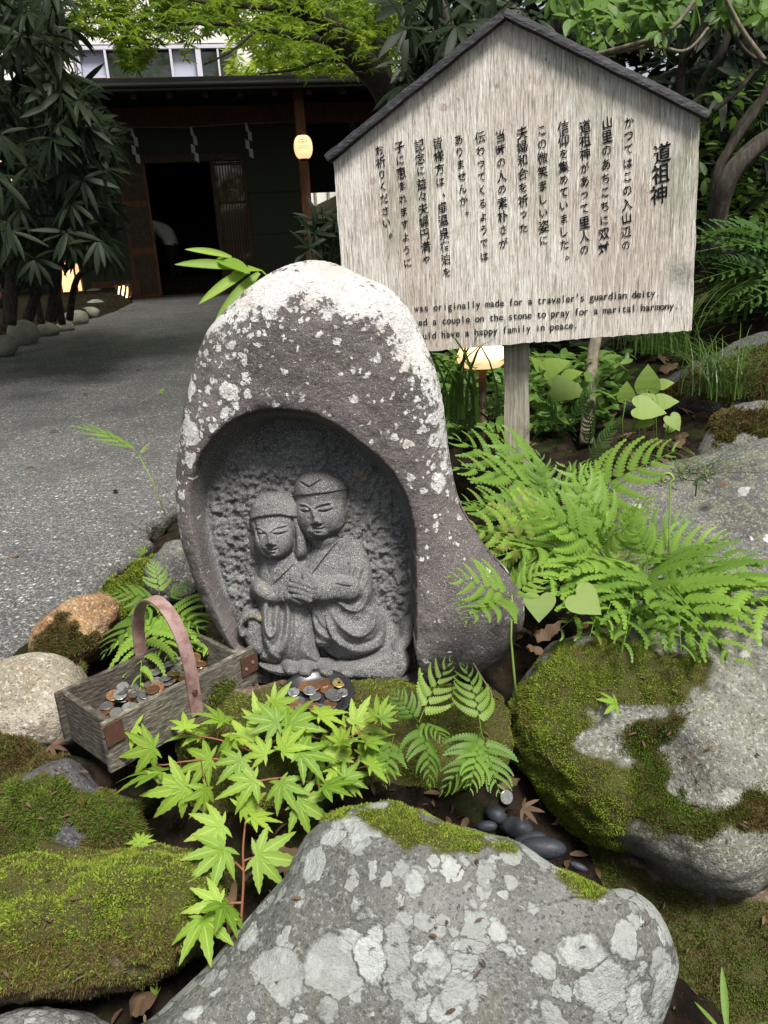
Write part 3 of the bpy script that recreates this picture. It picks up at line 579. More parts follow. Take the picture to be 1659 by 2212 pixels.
# ------------------------------------------------------------------ the carved guardian stone
SP0 = at(700, 1480, 1.06); LEAN = math.radians(9)
SN = np.array([0, -math.cos(LEAN), math.sin(LEAN)]); SU = np.array([1.0, 0, 0]); SV = np.array([0, math.sin(LEAN), math.cos(LEAN)])
def s_uv(px, py, h=0.0):
    q = onplane(px, py, SP0 + SN*h, SN) - SP0; return np.array([q @ SU, q @ SV])
def s_xyz(u, v, h): return SP0 + np.multiply.outer(u, SU) + np.multiply.outer(v, SV) + np.multiply.outer(h, SN)
stone = thing('carved_stone', 'tall rounded grey stone with carved couple in its arched niche, white lichen on top', 'stone carving', tuple(SP0))
OUT = [(485, 1430), (450, 1375), (415, 1317), (390, 1246), (367, 1170), (357, 1070), (362, 985), (374, 900), (390, 830), (408, 765), (430, 712), (462, 672), (500, 635), (545, 598), (600, 566), (655, 551), (705, 553), (750, 570), (792, 590), (832, 606), (862, 630), (888, 662), (908, 700), (930, 750), (950, 805), (963, 865), (972, 930), (979, 990), (990, 1050), (1004, 1100), (1028, 1145), (1056, 1192), (1090, 1232), (1122, 1268), (1142, 1318), (1138, 1370), (1112, 1415), (1080, 1450), (1030, 1478), (960, 1500), (880, 1510), (700, 1512), (560, 1505), (510, 1470)]
RIM = [(402, 1085), (407, 1044), (422, 994), (450, 954), (485, 918), (526, 896), (576, 883), (627, 884), (677, 893), (728, 918), (768, 946), (808, 979), (844, 1014), (864, 1044), (879, 1075), (889, 1110), (897, 1145), (899, 1176), (899, 1300), (897, 1400), (893, 1490), (700, 1500), (530, 1490), (518, 1430), (500, 1408), (475, 1357), (453, 1307), (432, 1246), (417, 1186), (407, 1135)]
BACK = [(447, 1110), (450, 1065), (465, 1024), (495, 984), (541, 938), (590, 908), (640, 908), (690, 915), (735, 935), (772, 965), (810, 1000), (840, 1035), (860, 1065), (872, 1095), (880, 1130), (886, 1165), (889, 1300), (888, 1490), (700, 1498), (540, 1490), (521, 1400), (510, 1367), (498, 1322), (485, 1271), (470, 1221), (455, 1160)]
ND = 0.078
def build_stone():
    ol = np.array([s_uv(*p) for p in spline(OUT, 220, True)]); rim = np.array([s_uv(*p) for p in spline(RIM, 200, True)]); bk = np.array([s_uv(p[0], p[1], -ND) for p in spline(BACK, 200, True)])
    st = 0.0022; u0, v0 = ol.min(0)-2*st; u1, v1 = ol.max(0)+2*st
    us = np.arange(u0, u1, st); vs2 = np.arange(v0, v1, st); U, Vv = np.meshgrid(us, vs2); shp = U.shape
    dO = sdf_poly(U, Vv, ol); rnd = 0.075
    t = np.clip(dO/rnd, 0, 1); H = -rnd*0.85*(1-np.sqrt(np.clip(1-(1-t)**2, 0, 1)))
    P3 = np.stack([U.ravel(), Vv.ravel(), np.zeros(U.size)], 1)
    H = H + 0.006*fbm(P3, 7, 3, 3).reshape(shp) + 0.0016*fbm(P3, 60, 3, 4).reshape(shp)
    # belly and foot
    f = lambda px, py, r: np.exp(-(((U-s_uv(px, py)[0])**2+(Vv-s_uv(px, py)[1])**2)/(2*r*r)))
    H = H + 0.030*f(1040, 1350, 0.09) + 0.012*f(700, 760, 0.14) - 0.012*f(985, 1180, 0.04) + 0.008*f(1020, 1420, 0.03)
    dR = sdf_poly(U, Vv, rim); dB = sdf_poly(U, Vv, bk)
    inn = dR > 0; tt = np.where(dB > 0, 1.0, dR/(dR-np.minimum(dB, 0)+1e-6)); tt = np.clip(tt, 0, 1)
    tt = tt**0.9
    chis = 0.0036*fbm(P3, 120, 3, 21, 0.75).reshape(shp) + 0.0035*np.abs(vnoise(P3, 85, 33)).reshape(shp) + 0.004*np.abs(vnoise(P3, 150, 35)).reshape(shp)
    Hn = -ND + chis*np.clip(dB/0.01, 0.12, 1)
    edge = np.clip(dR/0.006, 0, 1)
    H = np.where(inn, H*(1-tt) + Hn*tt - 0.002*edge*(1-tt), H)
    # soften the arris of the rim
    H = H - 0.0025*np.exp(-np.abs(dR)/0.004)*(~inn)
    cell = (dO > 0)
    idx = -np.ones(shp, int); V = []; keepm = cell
    idx[keepm] = np.arange(keepm.sum()); n0 = keepm.sum()
    front = s_xyz(U[keepm], Vv[keepm], H[keepm])
    q = keepm[:-1, :-1] & keepm[:-1, 1:] & keepm[1:, :-1] & keepm[1:, 1:]
    a = idx[:-1, :-1][q]; b_ = idx[:-1, 1:][q]; c_ = idx[1:, 1:][q]; d_ = idx[1:, :-1][q]
    Fq = np.stack([a, b_, c_, d_], 1)
    # boundary -> back shell: rings shrinking to a rounded back
    lich = lichen_field(front); spots = np.clip((lich+0.42)/0.5, 0, 1)
    zone = np.where(inn[keepm], 0.0, 1.0)*np.clip(-(dR[keepm])/0.006, 0, 1)
    o = wobj('stone_body', front, Fq, MT['stone'], stone)
    vattr(o, 'lichen', lich*zone - 0.6*(1-zone)); vattr(o, 'spots', zone*spot_field(front))
    o.data.materials.append(MT['granite'])
    cu = (dR[:-1, :-1][q] > 0.006); o.data.polygons.foreach_set('material_index', cu.astype(np.int32))
    # back half: outline rings
    Vb = []; K = 14; c0 = ol.mean(0)
    for k in range(K):
        f_ = max(0, k-2)/(K-3)*math.pi/2; r = (0.985, 0.996)[k] if k < 2 else math.cos(f_)**0.7; dd = (-0.046, -0.056)[k] if k < 2 else -rnd*0.86 - 0.16*math.sin(f_)
        for p in ol: Vb.append(s_xyz(*(c0+(p-c0)*r), dd))
    Vb = np.array([x for x in Vb]); m = len(ol); i = np.arange(K*m).reshape(K, m); j = np.roll(i, -1, 1)
    Vb[3*m:, :] += 0.004*fbm(Vb[3*m:], 12, 3, 9)[:, None]*SN
    Fb = np.stack([i[:-1], j[:-1], j[1:], i[1:]], -1).reshape(-1, 4)
    ob = wobj('stone_back', Vb, Fb, MT['stone'], stone); lb = lichen_field(Vb); vattr(ob, 'lichen', lb); vattr(ob, 'spots', spot_field(Vb))
def spot_field(P):
    px, py = toraster(P); f = np.clip(1.05-(py-640)/520, 0.0, 1.0)
    for cx, cy, rx, ry, a in ((400, 900, 90, 150, .95), (960, 1000, 45, 200, 1.0), (1060, 1220, 60, 60, .7), (380, 1050, 40, 120, .8), (880, 860, 80, 120, .8)): f = np.maximum(f, a*np.exp(-((px-cx)/rx)**2-((py-cy)/ry)**2))
    f = f*(1-0.72*np.exp(-((px-725)/150)**2-((py-815)/95)**2)); return np.clip(f, 0.12, 1.0)
def lichen_field(P):
    px, py = toraster(P); f = np.full(len(P), -0.45)
    # heavy crust over the crown, a tongue down the right shoulder, thin streaks down the left
    top = sdf_poly(px, py, [(520, 600), (600, 555), (700, 540), (800, 580), (880, 640), (930, 740), (960, 860), (985, 1000), (965, 1000), (935, 900), (890, 800), (850, 745), (800, 715), (740, 690), (690, 660), (630, 665), (600, 690), (560, 700), (520, 705), (470, 720), (440, 730), (430, 700)])
    f = np.maximum(f, np.clip(0.50+top/110, -0.5, 0.95))
    for poly, s in (([(440, 700), (520, 690), (540, 760), (500, 830), (460, 800)], 60), ([(600, 660), (640, 670), (610, 720), (585, 700)], 40), ([(365, 930), (400, 900), (430, 880), (450, 900), (420, 960), (380, 1010)], 60), ([(940, 930), (975, 980), (985, 1060), (965, 1040)], 40), ([(860, 700), (900, 720), (950, 900), (920, 880)], 50)):
        d = sdf_poly(px, py, poly); f = np.maximum(f, np.clip(0.18+d/s, -0.5, 0.4))
    return f
build_stone()

# ------------------------------------------------------------------ relief figures
ZX = lambda x: 459+x*0.293
ZY = lambda y: 945+y*0.293
FC = s_xyz(*s_uv(680, 1250, -0.03), -0.03); FA = unit(CAM-FC)          # the relief swells out along this direction
FA = unit(FA*0.8 + SN*0.2); PX = 0.293*np.linalg.norm(FC-CAM)/FPX*0.97
def smax(a, b, k):
    h = np.clip(0.5+0.5*(a-b)/k, 0, 1); return b*(1-h)+a*h+k*h*(1-h)
class Relief:
    def __init__(s, x0, x1, y0, y1, st=4.0):
        s.X, s.Y = np.meshgrid(np.arange(x0, x1, st), np.arange(y0, y1, st)); s.H = np.full(s.X.shape, -60.0)
    def ell(s, cx, cy, rx, ry, base, rz, rot=0, k=12, p=2.0, add=False):
        c, q = math.cos(math.radians(rot)), math.sin(math.radians(rot)); dx, dy = s.X-cx, s.Y-cy
        a = (dx*c+dy*q)/rx; b = (-dx*q+dy*c)/ry; r = np.abs(a)**p+np.abs(b)**p
        h = np.where(r < 1, base+rz*np.sqrt(np.clip(1-r, 0, 1)), base-200*(np.sqrt(r)-1)-1)
        s.H = smax(s.H, h, k); return s
    def poly(s, pts, base, A, w, k=12, n=120):
        d = sdf_poly(s.X, s.Y, spline(pts, n, True)); t = np.clip(d/w, 0, 1)
        h = np.where(d > 0, base + A*np.sqrt(np.clip(1-(1-t)**2, 0, 1)), base+d*3); s.H = smax(s.H, h, k); return s
    def cap(s, pts, r, h, k=10, flat=1.0):
        P = spline(pts, max(12, len(pts)*6)); d, t = seg_dist(s.X, s.Y, P)
        R = np.interp(t, np.linspace(0, 1, len(r)), r) if not np.isscalar(r) else np.full(t.shape, float(r))
        Hc = np.interp(t, np.linspace(0, 1, len(h)), h) if not np.isscalar(h) else np.full(t.shape, float(h))
        q = d/R; hh = np.where(q < 1, Hc+R*flat*np.sqrt(np.clip(1-q*q, 0, 1)), Hc-150*(q-1)); s.H = smax(s.H, hh, k); return s
    def bump(s, cx, cy, rx, ry, a, rot=0):
        c, q = math.cos(math.radians(rot)), math.sin(math.radians(rot)); dx, dy = s.X-cx, s.Y-cy
        s.H = s.H + a*np.exp(-(((dx*c+dy*q)/rx)**2+((-dx*q+dy*c)/ry)**2)); return s
    def line(s, pts, w, a):                 # soft ridge (a>0) or groove (a<0)
        P = spline(pts, max(14, len(pts)*7)); d, t = seg_dist(s.X, s.Y, P); fade = np.clip(np.minimum(t, 1-t)*7+0.25, 0, 1)
        s.H = s.H + a*fade*np.exp(-(d/w)**2); return s
    def ledge(s, pts, a, w=7, reach=60):    # a cloth edge: higher on the left of the direction of travel, falling back smoothly
        P = spline(pts, max(14, len(pts)*7)); d, t = seg_dist(s.X, s.Y, P); k = np.clip((t*(len(P)-1)).astype(int), 0, len(P)-2)
        D = P[k+1]-P[k]; side = D[..., 0]*(s.Y-P[k][..., 1]) - D[..., 1]*(s.X-P[k][..., 0]); sd = np.where(side > 0, d, -d)
        fade = np.clip(np.minimum(t, 1-t)*6+0.1, 0, 1)
        s.H = s.H + a*fade*np.where(sd < 0, np.exp(-(d/reach)**2), -0.35*np.exp(-(d/(w*1.6))**2))*1.0; return s
    def smooth(s, n):
        for _ in range(n):
            h = s.H; s.H = (h + np.roll(h, 1, 0) + np.roll(h, -1, 0) + np.roll(h, 1, 1) + np.roll(h, -1, 1))/5
        return s
    def build(s, name, label=None, cut=-12, parent=None, nz=1.0):
        X, Y, H = s.X, s.Y, s.H; P3 = np.stack([X.ravel(), Y.ravel(), X.ravel()*0], 1)/1000
        H = H + nz*(2.0*fbm(P3, 45, 3, 5)+0.9*vnoise(P3, 160, 8)).reshape(X.shape)
        m = H > cut; idx = -np.ones(X.shape, int); idx[m] = np.arange(m.sum())
        pts = np.array([onplane(ZX(x), ZY(y), FC, FA) for x, y in zip(X[m], Y[m])])
        V = pts + np.multiply.outer((H[m]-250)*PX, FA)
        q = m[:-1, :-1] & m[:-1, 1:] & m[1:, :-1] & m[1:, 1:]
        Fq = np.stack([idx[:-1, :-1][q], idx[1:, :-1][q], idx[1:, 1:][q], idx[:-1, 1:][q]], 1)
        o = wobj(name, V, Fq, MT['granite'], parent or stone)
        if label: o['label'] = label
        return o
def face(R, ex_l, ex_r, brow_l, brow_r, nose, mouth, chin, s=1.0):
    """downcast eyes under arched brows, long nose, small mouth"""
    for e, bw in ((ex_l, brow_l), (ex_r, brow_r)):
        R.bump(e[0], e[1]-4, e[2]*1.15, e[3]*1.6, -15*s)
    for bw in (brow_l, brow_r): R.line(bw, 9, 9*s); R.line([(x, y+13) for x, y in bw], 8, -8*s)
    for e in (ex_l, ex_r):
        R.bump(e[0], e[1], e[2]*0.78, e[3]*0.75, 19*s, e[4])
        c, q = math.cos(math.radians(e[4])), math.sin(math.radians(e[4]))
        R.line([(e[0]-e[2]*c+5*q, e[1]+12-e[2]*q), (e[0], e[1]+e[3]*0.85+2), (e[0]+e[2]*c, e[1]+8+e[2]*q)], 4.5, -15*s)
    (x0, y0), (x1, y1) = nose
    R.line([(x0, y0), ((x0+x1)/2, (y0+y1)/2), (x1, y1)], 17, 22*s); R.bump(x1, y1-2, 25, 19, 24*s); R.bump(x1-22, y1+6, 13, 11, 10*s); R.bump(x1+26, y1+4, 15, 12, 12*s)
    R.line([(x1-38, y1+18), (x1, y1+25), (x1+40, y1+12)], 7, -12*s)
    mx, my, mw = mouth
    R.bump(mx, my-9, mw*0.8, 10, 10*s); R.bump(mx+2, my+15, mw*0.6, 11, 12*s); R.line([(mx-mw, my-5), (mx-mw*0.4, my+1), (mx, my+4), (mx+mw*0.5, my), (mx+mw, my-8)], 4.5, -17*s)
    R.line([(mx-mw*0.5, my+32), (mx+mw*0.6, my+29)], 9, -9*s); R.bump(chin[0], chin[1], 34, 24, 15*s)
# taller figure with the cap
R = Relief(560, 1360, 190, 1680)
R.poly([(700, 760), (760, 720), (900, 700), (1000, 660), (1075, 715), (1130, 800), (1165, 920), (1188, 1050), (1200, 1180), (1222, 1290), (1262, 1400), (1300, 1490), (1308, 1560), (1262, 1602), (1150, 1632), (1030, 1622), (955, 1592), (900, 1562), (770, 1560), (742, 1480), (722, 1330), (690, 1200), (676, 900)], -20, 190, 260, 10)
R.ell(1040, 1010, 150, 330, 40, 150, -8, 60); R.ell(1060, 1430, 240, 200, 60, 150, 10, 60); R.ell(860, 980, 190, 260, 40, 120, 20, 60)
R.poly([(700, 1240), (900, 1240), (930, 1480), (905, 1560), (770, 1562), (745, 1480), (722, 1340)], 40, 95, 60, 20)
R.ell(820, 740, 110, 110, 60, 130, 0, 30)                                   # neck
R.smooth(3)
R.ledge([(920, 770), (850, 850), (780, 940), (728, 1015)], -22, 7, 70)       # collar fold
R.line([(725, 770), (712, 880), (700, 980)], 10, -9)
for ln, a in (([(1010, 930), (1000, 1010), (985, 1095)], -13), ([(1062, 960), (1040, 1040), (995, 1105)], -16), ([(1118, 980), (1090, 1060), (1025, 1115)], -14), ([(965, 880), (955, 980), (950, 1080)], -7)): R.line(ln, 11, a)
for ln, a in (([(1036, 940), (1020, 1030), (992, 1098)], 9), ([(1090, 960), (1065, 1050), (1012, 1108)], 11), ([(1150, 1000), (1130, 1090), (1060, 1150)], 10)): R.line(ln, 16, a)
# long hanging sleeve in U folds
for ln, w, a in (([(885, 1150), (930, 1215), (1000, 1268), (1080, 1275), (1135, 1215), (1150, 1130)], 20, 34), ([(905, 1190), (950, 1170), (1040, 1210), (1110, 1190)], 34, -30), ([(880, 1290), (945, 1390), (1040, 1460), (1120, 1458), (1190, 1385), (1205, 1270)], 22, 34), ([(930, 1290), (1000, 1345), (1090, 1365), (1160, 1300)], 40, -32), ([(840, 1400), (900, 1490), (960, 1545), (1050, 1590), (1160, 1590), (1290, 1530)], 26, 18), ([(905, 1430), (980, 1510), (1080, 1535), (1190, 1500), (1250, 1420)], 22, -22)): R.line(ln, w, a)
R.ledge([(830, 1330), (850, 1420), (900, 1510), (960, 1570)], 24, 8, 50)
for ln, w, a in (([(735, 1340), (765, 1430), (830, 1480), (900, 1500)], 16, 22), ([(755, 1330), (790, 1400), (850, 1440)], 12, -16), ([(745, 1450), (790, 1510), (880, 1535)], 14, -14), ([(770, 1545), (900, 1552)], 10, -16)): R.line(ln, w, a)
# forearm and hand laid over the other's hands
R.cap([(1010, 1120), (900, 1120), (800, 1145)], [85, 78, 66], [190, 215, 225], 30, 0.7)
R.ledge([(880, 1090), (960, 1100), (1010, 1110)], -14, 6, 30)
R.line([(905, 1080), (985, 1098), (1030, 1100)], 6, -16); R.line([(775, 1075), (790, 1140), (780, 1215)], 6, -18)
R.cap([(775, 1130), (720, 1150)], [62, 58], [238, 246], 14, 0.6)
for k, (x0, y0, x1, y1) in enumerate(((735, 1105, 590, 1050), (735, 1135, 566, 1082), (728, 1168, 568, 1118), (715, 1196, 600, 1165))):
    R.cap([(x0, y0), ((x0+x1)/2+4, (y0+y1)/2-4), (x1, y1)], [24, 23, 18], [272, 278, 262], 3, 1.0)
R.cap([(760, 1100), (700, 1060), (680, 1030)], [24, 22, 16], [262, 268, 258], 6, 0.9)      # thumb
# head
R.ell(804, 500, 208, 252, 95, 215, 4, 14, 2.3)
R.ell(806, 390, 214, 172, 115, 205, 0, 10, 2.2)
R.ell(775, 690, 90, 62, 180, 100, 0, 20)
face(R, (688, 528, 42, 22, 4), (832, 524, 54, 24, -8), [(725, 528), (690, 500), (640, 492)], [(742, 528), (785, 502), (872, 482)], ((735, 530), (768, 628)), (782, 672, 46), (792, 716), 1.5)
s_ = np.clip(-(R.Y - np.interp(R.X, [590, 700, 850, 990], [428, 428, 412, 386]))/7, -1, 1)
hd = ((R.X-805)/205)**2+((R.Y-440)/290)**2 < 1.05
R.H = R.H + np.where(hd, np.where(s_ > 0, 13*np.tanh(2*s_)*np.clip((R.Y-250)/80, 0.2, 1), -9*np.exp(-np.abs(s_*7)/7)), 0)
R.line([(640, 325), (715, 372)], 5.5, -26); R.line([(715, 372), (800, 315)], 5.5, -26); R.line([(905, 440), (935, 560), (945, 640)], 16, -10)
R.ell(985, 515, 26, 52, 150, 45, 5, 6); R.bump(985, 512, 9, 26, -16)
R.line([(700, 700), (760, 742), (830, 745), (930, 700), (990, 650)], 12, -30)
R.build('figure', 'taller carved figure in a round cap, arm around the other')
# shorter figure with hair to the shoulders
R = Relief(250, 800, 350, 1740)
R.poly([(345, 835), (322, 960), (320, 1100), (335, 1210), (362, 1330), (372, 1480), (335, 1560), (322, 1670), (420, 1705), (500, 1700), (560, 1690), (700, 1705), (790, 1700), (780, 1560), (750, 1300), (720, 1180), (720, 950), (640, 850), (480, 800)], -20, 185, 200, 10)
R.ell(500, 1020, 170, 220, 40, 125, 0, 60); R.ell(430, 1400, 90, 300, 50, 140, -4, 40); R.ell(620, 1450, 120, 280, 30, 110, 0, 40); R.ell(470, 840, 90, 90, 60, 110, 0, 30)
R.smooth(3)
R.ledge([(600, 930), (520, 1010), (430, 1095)], -18, 7, 60); R.line([(410, 880), (396, 950), (420, 1030)], 9, -12)
for ln, w, a in (([(392, 1190), (378, 1320), (392, 1430), (420, 1475), (455, 1430), (470, 1300), (478, 1220)], 18, 30), ([(425, 1230), (418, 1330), (425, 1420)], 24, -34), ([(545, 1200), (552, 1340), (535, 1480), (490, 1620)], 20, 30), ([(510, 1230), (512, 1380), (480, 1500), (430, 1560)], 20, -22), ([(580, 1260), (585, 1420), (560, 1560), (500, 1680)], 15, -26), ([(640, 1470), (615, 1580), (590, 1690)], 14, 22), ([(660, 1480), (650, 1590), (640, 1690)], 12, -16), ([(690, 1500), (700, 1600), (700, 1700)], 14, 14), ([(350, 1560), (400, 1640), (470, 1690)], 16, -14), ([(380, 1500), (430, 1600), (500, 1660)], 16, 14)): R.line(ln, w, a)
# both arms come together at the chest
R.cap([(350, 1130), (430, 1170), (540, 1170)], [52, 50, 44], [150, 185, 215], 24, 0.8); R.cap([(520, 1160), (580, 1165), (650, 1195)], [48, 46, 42], [215, 232, 238], 10, 0.8)
R.line([(560, 1130), (600, 1175), (640, 1205)], 5, -16); R.line([(530, 1105), (520, 1160), (528, 1205)], 6, -16)
R.cap([(560, 1205), (640, 1215), (720, 1210)], 26, [170, 200, 210], 10, 0.8)
# hair, then the face set into it
R.ell(452, 590, 198, 212, 60, 200, 0, 12, 2.4); R.poly([(560, 420), (625, 470), (655, 580), (685, 700), (700, 840), (660, 900), (600, 890), (580, 700)], 50, 130, 60, 24); R.poly([(272, 600), (300, 560), (330, 640), (350, 760), (345, 830), (315, 800), (285, 700)], 50, 70, 40, 20)
R.smooth(2)
R.ell(447, 735, 150, 168, 130, 165, 4, 5, 2.3); R.ell(455, 850, 66, 42, 190, 70, 0, 16)
face(R, (355, 692, 36, 20, 6), (498, 690, 54, 23, -6), [(392, 700), (355, 672), (316, 664)], [(425, 700), (465, 668), (545, 646)], ((410, 690), (432, 784)), (440, 826, 40), (452, 866), 1.45)
s_ = -(R.Y - np.interp(R.X, [280, 340, 420, 500, 580], [605, 590, 580, 574, 588]))/6
hd = ((R.X-450)/190)**2+((R.Y-600)/230)**2 < 1.0
R.H = R.H + np.where(hd & (R.Y < 640), np.where(s_ > 0, 26*np.tanh(s_)*np.clip((R.Y-400)/90, 0.1, 1), -10*np.exp(s_*0.8)), 0)
R.line([(582, 590), (600, 680), (606, 830)], 10, -26); R.line([(302, 610), (318, 680), (345, 760)], 8, -22)
R.line([(370, 830), (430, 888), (500, 892), (580, 850)], 12, -26)
R.build('figure', 'shorter carved figure with smooth hair and hands clasped at the chest')
# plinth with toes, curl on the left, upright lip on the right
R = Relief(170, 1530, 1280, 1880, 5)
R.poly([(325, 1690), (500, 1700), (700, 1700), (900, 1690), (1100, 1650), (1330, 1560), (1400, 1620), (1410, 1740), (1470, 1790), (1470, 1835), (1300, 1838), (1050, 1825), (800, 1810), (560, 1800), (420, 1770), (335, 1720)], -40, 260, 60, 12)
R.poly([(1240, 1380), (1380, 1400), (1420, 1560), (1400, 1760), (1250, 1770), (1180, 1640)], -40, 120, 90, 20)
R.cap([(1490, 1345), (1462, 1400), (1440, 1500), (1385, 1580), (1400, 1690), (1380, 1765)], [26, 38, 42, 46, 44, 30], [60, 100, 130, 160, 190, 190], 16)
R.poly([(190, 1440), (185, 1380), (220, 1320), (280, 1296), (340, 1310), (365, 1360), (372, 1480), (380, 1600), (330, 1650), (250, 1600), (205, 1520)], -30, 130, 60, 14)
R.smooth(1); R.cap([(205, 1470), (196, 1400), (232, 1338), (290, 1322), (335, 1352)], [26, 28, 30, 30, 24], [90, 100, 110, 110, 100], 8); R.bump(226, 1412, 17, 26, -75)
R.ledge([(340, 1715), (480, 1760), (650, 1785), (820, 1795), (1050, 1800), (1300, 1815), (1470, 1815)], -26, 7, 40); R.line([(345, 1730), (500, 1775), (800, 1806), (1200, 1822)], 7, -20)
for cx, cy, rx, ry in ((580, 1722, 52, 38), (682, 1728, 54, 42), (840, 1735, 56, 36), (985, 1748, 58, 36)): R.ell(cx, cy, rx, ry, 225, 62, 8, 6)
R.build('plinth', nz=1.6)
# ------------------------------------------------------------------ sign board with little roof
def para(pts, scale):
    A = np.array([ray(*p) for p in pts]).T; d = np.linalg.svd(A*np.array([1, -1, 1, -1]))[2][-1]; d = d/d.mean()
    return CAM + (A*d*scale).T
LT, LB, RB, RT = para([(720, 350), (752, 772), (1494, 713), (1514, 245)], 1.65)
BX = unit(RT-LT); BN = unit(np.cross(BX, LT-LB)); BN = BN if BN[1] < 0 else -BN; BY = unit(np.cross(BN, BX)); BY = BY if BY[2] > 0 else -BY
def bd(px, py, lift=0.0):
    return onplane(px, py, LT+BN*lift, BN)
def bd2(px, py): q = bd(px, py)-LT; return np.array([q @ BX, q @ BY])
sign = thing('sign_board', 'weathered wooden sign board with black writing under a small dark roof', 'sign', tuple(LB))
BT = 0.022
def build_sign():
    apex = bd(1088, 36)
    # ragged lower edge
    n = 90; bot = [LB+(RB-LB)*t + BY*(0.0006*math.sin(t*37)+0.0014*random.uniform(-1, 1)) for t in np.linspace(0, 1, n)]
    ring = bot + [RB+(RT-RB)*t + BX*0.0012*random.uniform(-1, 1) for t in np.linspace(0.05, 0.999, 20)] + [RT, apex, LT] + [LT+(LB-LT)*t + BX*0.0012*random.uniform(-1, 1) for t in np.linspace(0.05, 0.95, 20)]
    ring = np.array(ring); m = len(ring); V = np.vstack([ring, ring-BN*BT])
    Fs = [tuple(range(m)), tuple(range(2*m-1, m-1, -1))] + [(i, i+m, (i+1) % m + m, (i+1) % m) for i in range(m)]
    o = wobj('board', V, Fs, MT['sign_board'], sign, smooth=False)
    # front face normals outward
    bm = bmesh.new(); bm.from_mesh(o.data); bmesh.ops.recalc_face_normals(bm, faces=bm.faces); bm.to_mesh(o.data); bm.free()
    # roof slats: moulded bar along each slope, overhanging the face
    def slat(p, q, nm):
        p, q = np.array(p), np.array(q); ax = unit(q-p); up = unit(np.cross(ax, BN)); up = up if up[2] > 0 else -up
        prof = [(-0.010, 0.018), (-0.011, -0.055), (0.009, -0.056), (0.011, -0.010), (0.006, -0.004), (0.007, 0.008), (0.003, 0.015), (-0.004, 0.018)]
        K = 24; V = []
        for k in range(K+1):
            c = p+(q-p)*k/K; w = 0.0008*random.uniform(-1, 1)
            for (uu, nn) in prof: V.append(c+up*(uu*1.0+w)+BN*(nn*0.9))
        mm = len(prof); Fs = [(k*mm+i, k*mm+(i+1) % mm, (k+1)*mm+(i+1) % mm, (k+1)*mm+i) for k in range(K) for i in range(mm)] + [tuple(range(mm))[::-1], tuple(K*mm+i for i in range(mm))]
        o = wobj(nm, V, Fs, MT['roof_slat'], sign, smooth=False)
        bm = bmesh.new(); bm.from_mesh(o.data); bmesh.ops.recalc_face_normals(bm, faces=bm.faces); bm.to_mesh(o.data); bm.free()
    slat(bd(1084, 34, 0.006), bd(706, 342, 0.006), 'roof_slat'); slat(bd(1092, 27, 0.006), bd(1527, 246, 0.006), 'roof_slat')
    # post, notched behind the board
    top = bd(1113, 420)-BN*(BT+0.022); ft = at(1119, 1030, 1.76); dn = unit(np.array([0.012, 0.0, -1.0]))
    K = 14; V = []; hw = 0.0285
    foot = top + dn*((top[2]-0.12)/-dn[2])
    for k in range(K+1):
        c = top+(foot-top)*k/K; w = 0.0012*math.sin(k*1.9)
        for sx, sy in ((-1, -1), (1, -1), (1, 1), (-1, 1)): V.append(c+BX*(sx*(hw+w))+BN*(sy*0.02))
    Fs = [(k*4+i, k*4+(i+1) % 4, (k+1)*4+(i+1) % 4, (k+1)*4+i) for k in range(K) for i in range(4)] + [(3, 2, 1, 0), tuple(K*4+i for i in range(4))]
    wobj('post', V, Fs, MT['sign_post'], sign, smooth=False)
    # metal cap flakes at the ridge
build_sign()
_b, _c = SIGNB
for _px, _py, _r0, _r1, _cc in ((958, 232, 0.004, 0.011, (0.20, 0.13, 0.09)), (806, 392, 0.003, 0.012, (0.16, 0.13, 0.09)), (990, 215, 0.001, 0.005, (0.05, 0.045, 0.04)), (1180, 128, 0.001, 0.004, (0.06, 0.05, 0.04)), (1470, 590, 0.005, 0.05, (0.10, 0.10, 0.085))):
    _vm = _b.n('ShaderNodeVectorMath'); _vm.operation = 'DISTANCE'; _b.put(_vm.inputs[0], _b.warp(60, 0.012)); _vm.inputs[1].default_value = tuple(bd(_px, _py)+0.006); _c = _b.mix(_b.math('MULTIPLY', _b.math('SUBTRACT', 1.0, _b.step(_vm.outputs['Value'], _r0, _r1)), _b.math('MULTIPLY', _b.noise(160, 3), 1.1)), _c, _cc)
_b.col(_c)
_gl = {}
def glyph(ch):
    if ch not in _gl:
        cu = bpy.data.curves.new('glyph', 'FONT'); cu.body = ch; cu.size = 1.0; cu.resolution_u = 3; cu.offset = 0.011; cu.align_x = 'CENTER'
        o = bpy.data.objects.new('glyph', cu); COL.objects.link(o); dg = bpy.context.evaluated_depsgraph_get(); me = bpy.data.meshes.new_from_object(o.evaluated_get(dg))
        V = np.array([v.co[:] for v in me.vertices]) if len(me.vertices) else np.zeros((0, 3)); Fs = [tuple(p.vertices) for p in me.polygons]
        bpy.data.objects.remove(o); bpy.data.curves.remove(cu); bpy.data.meshes.remove(me); _gl[ch] = (V, Fs)
    return _gl[ch]
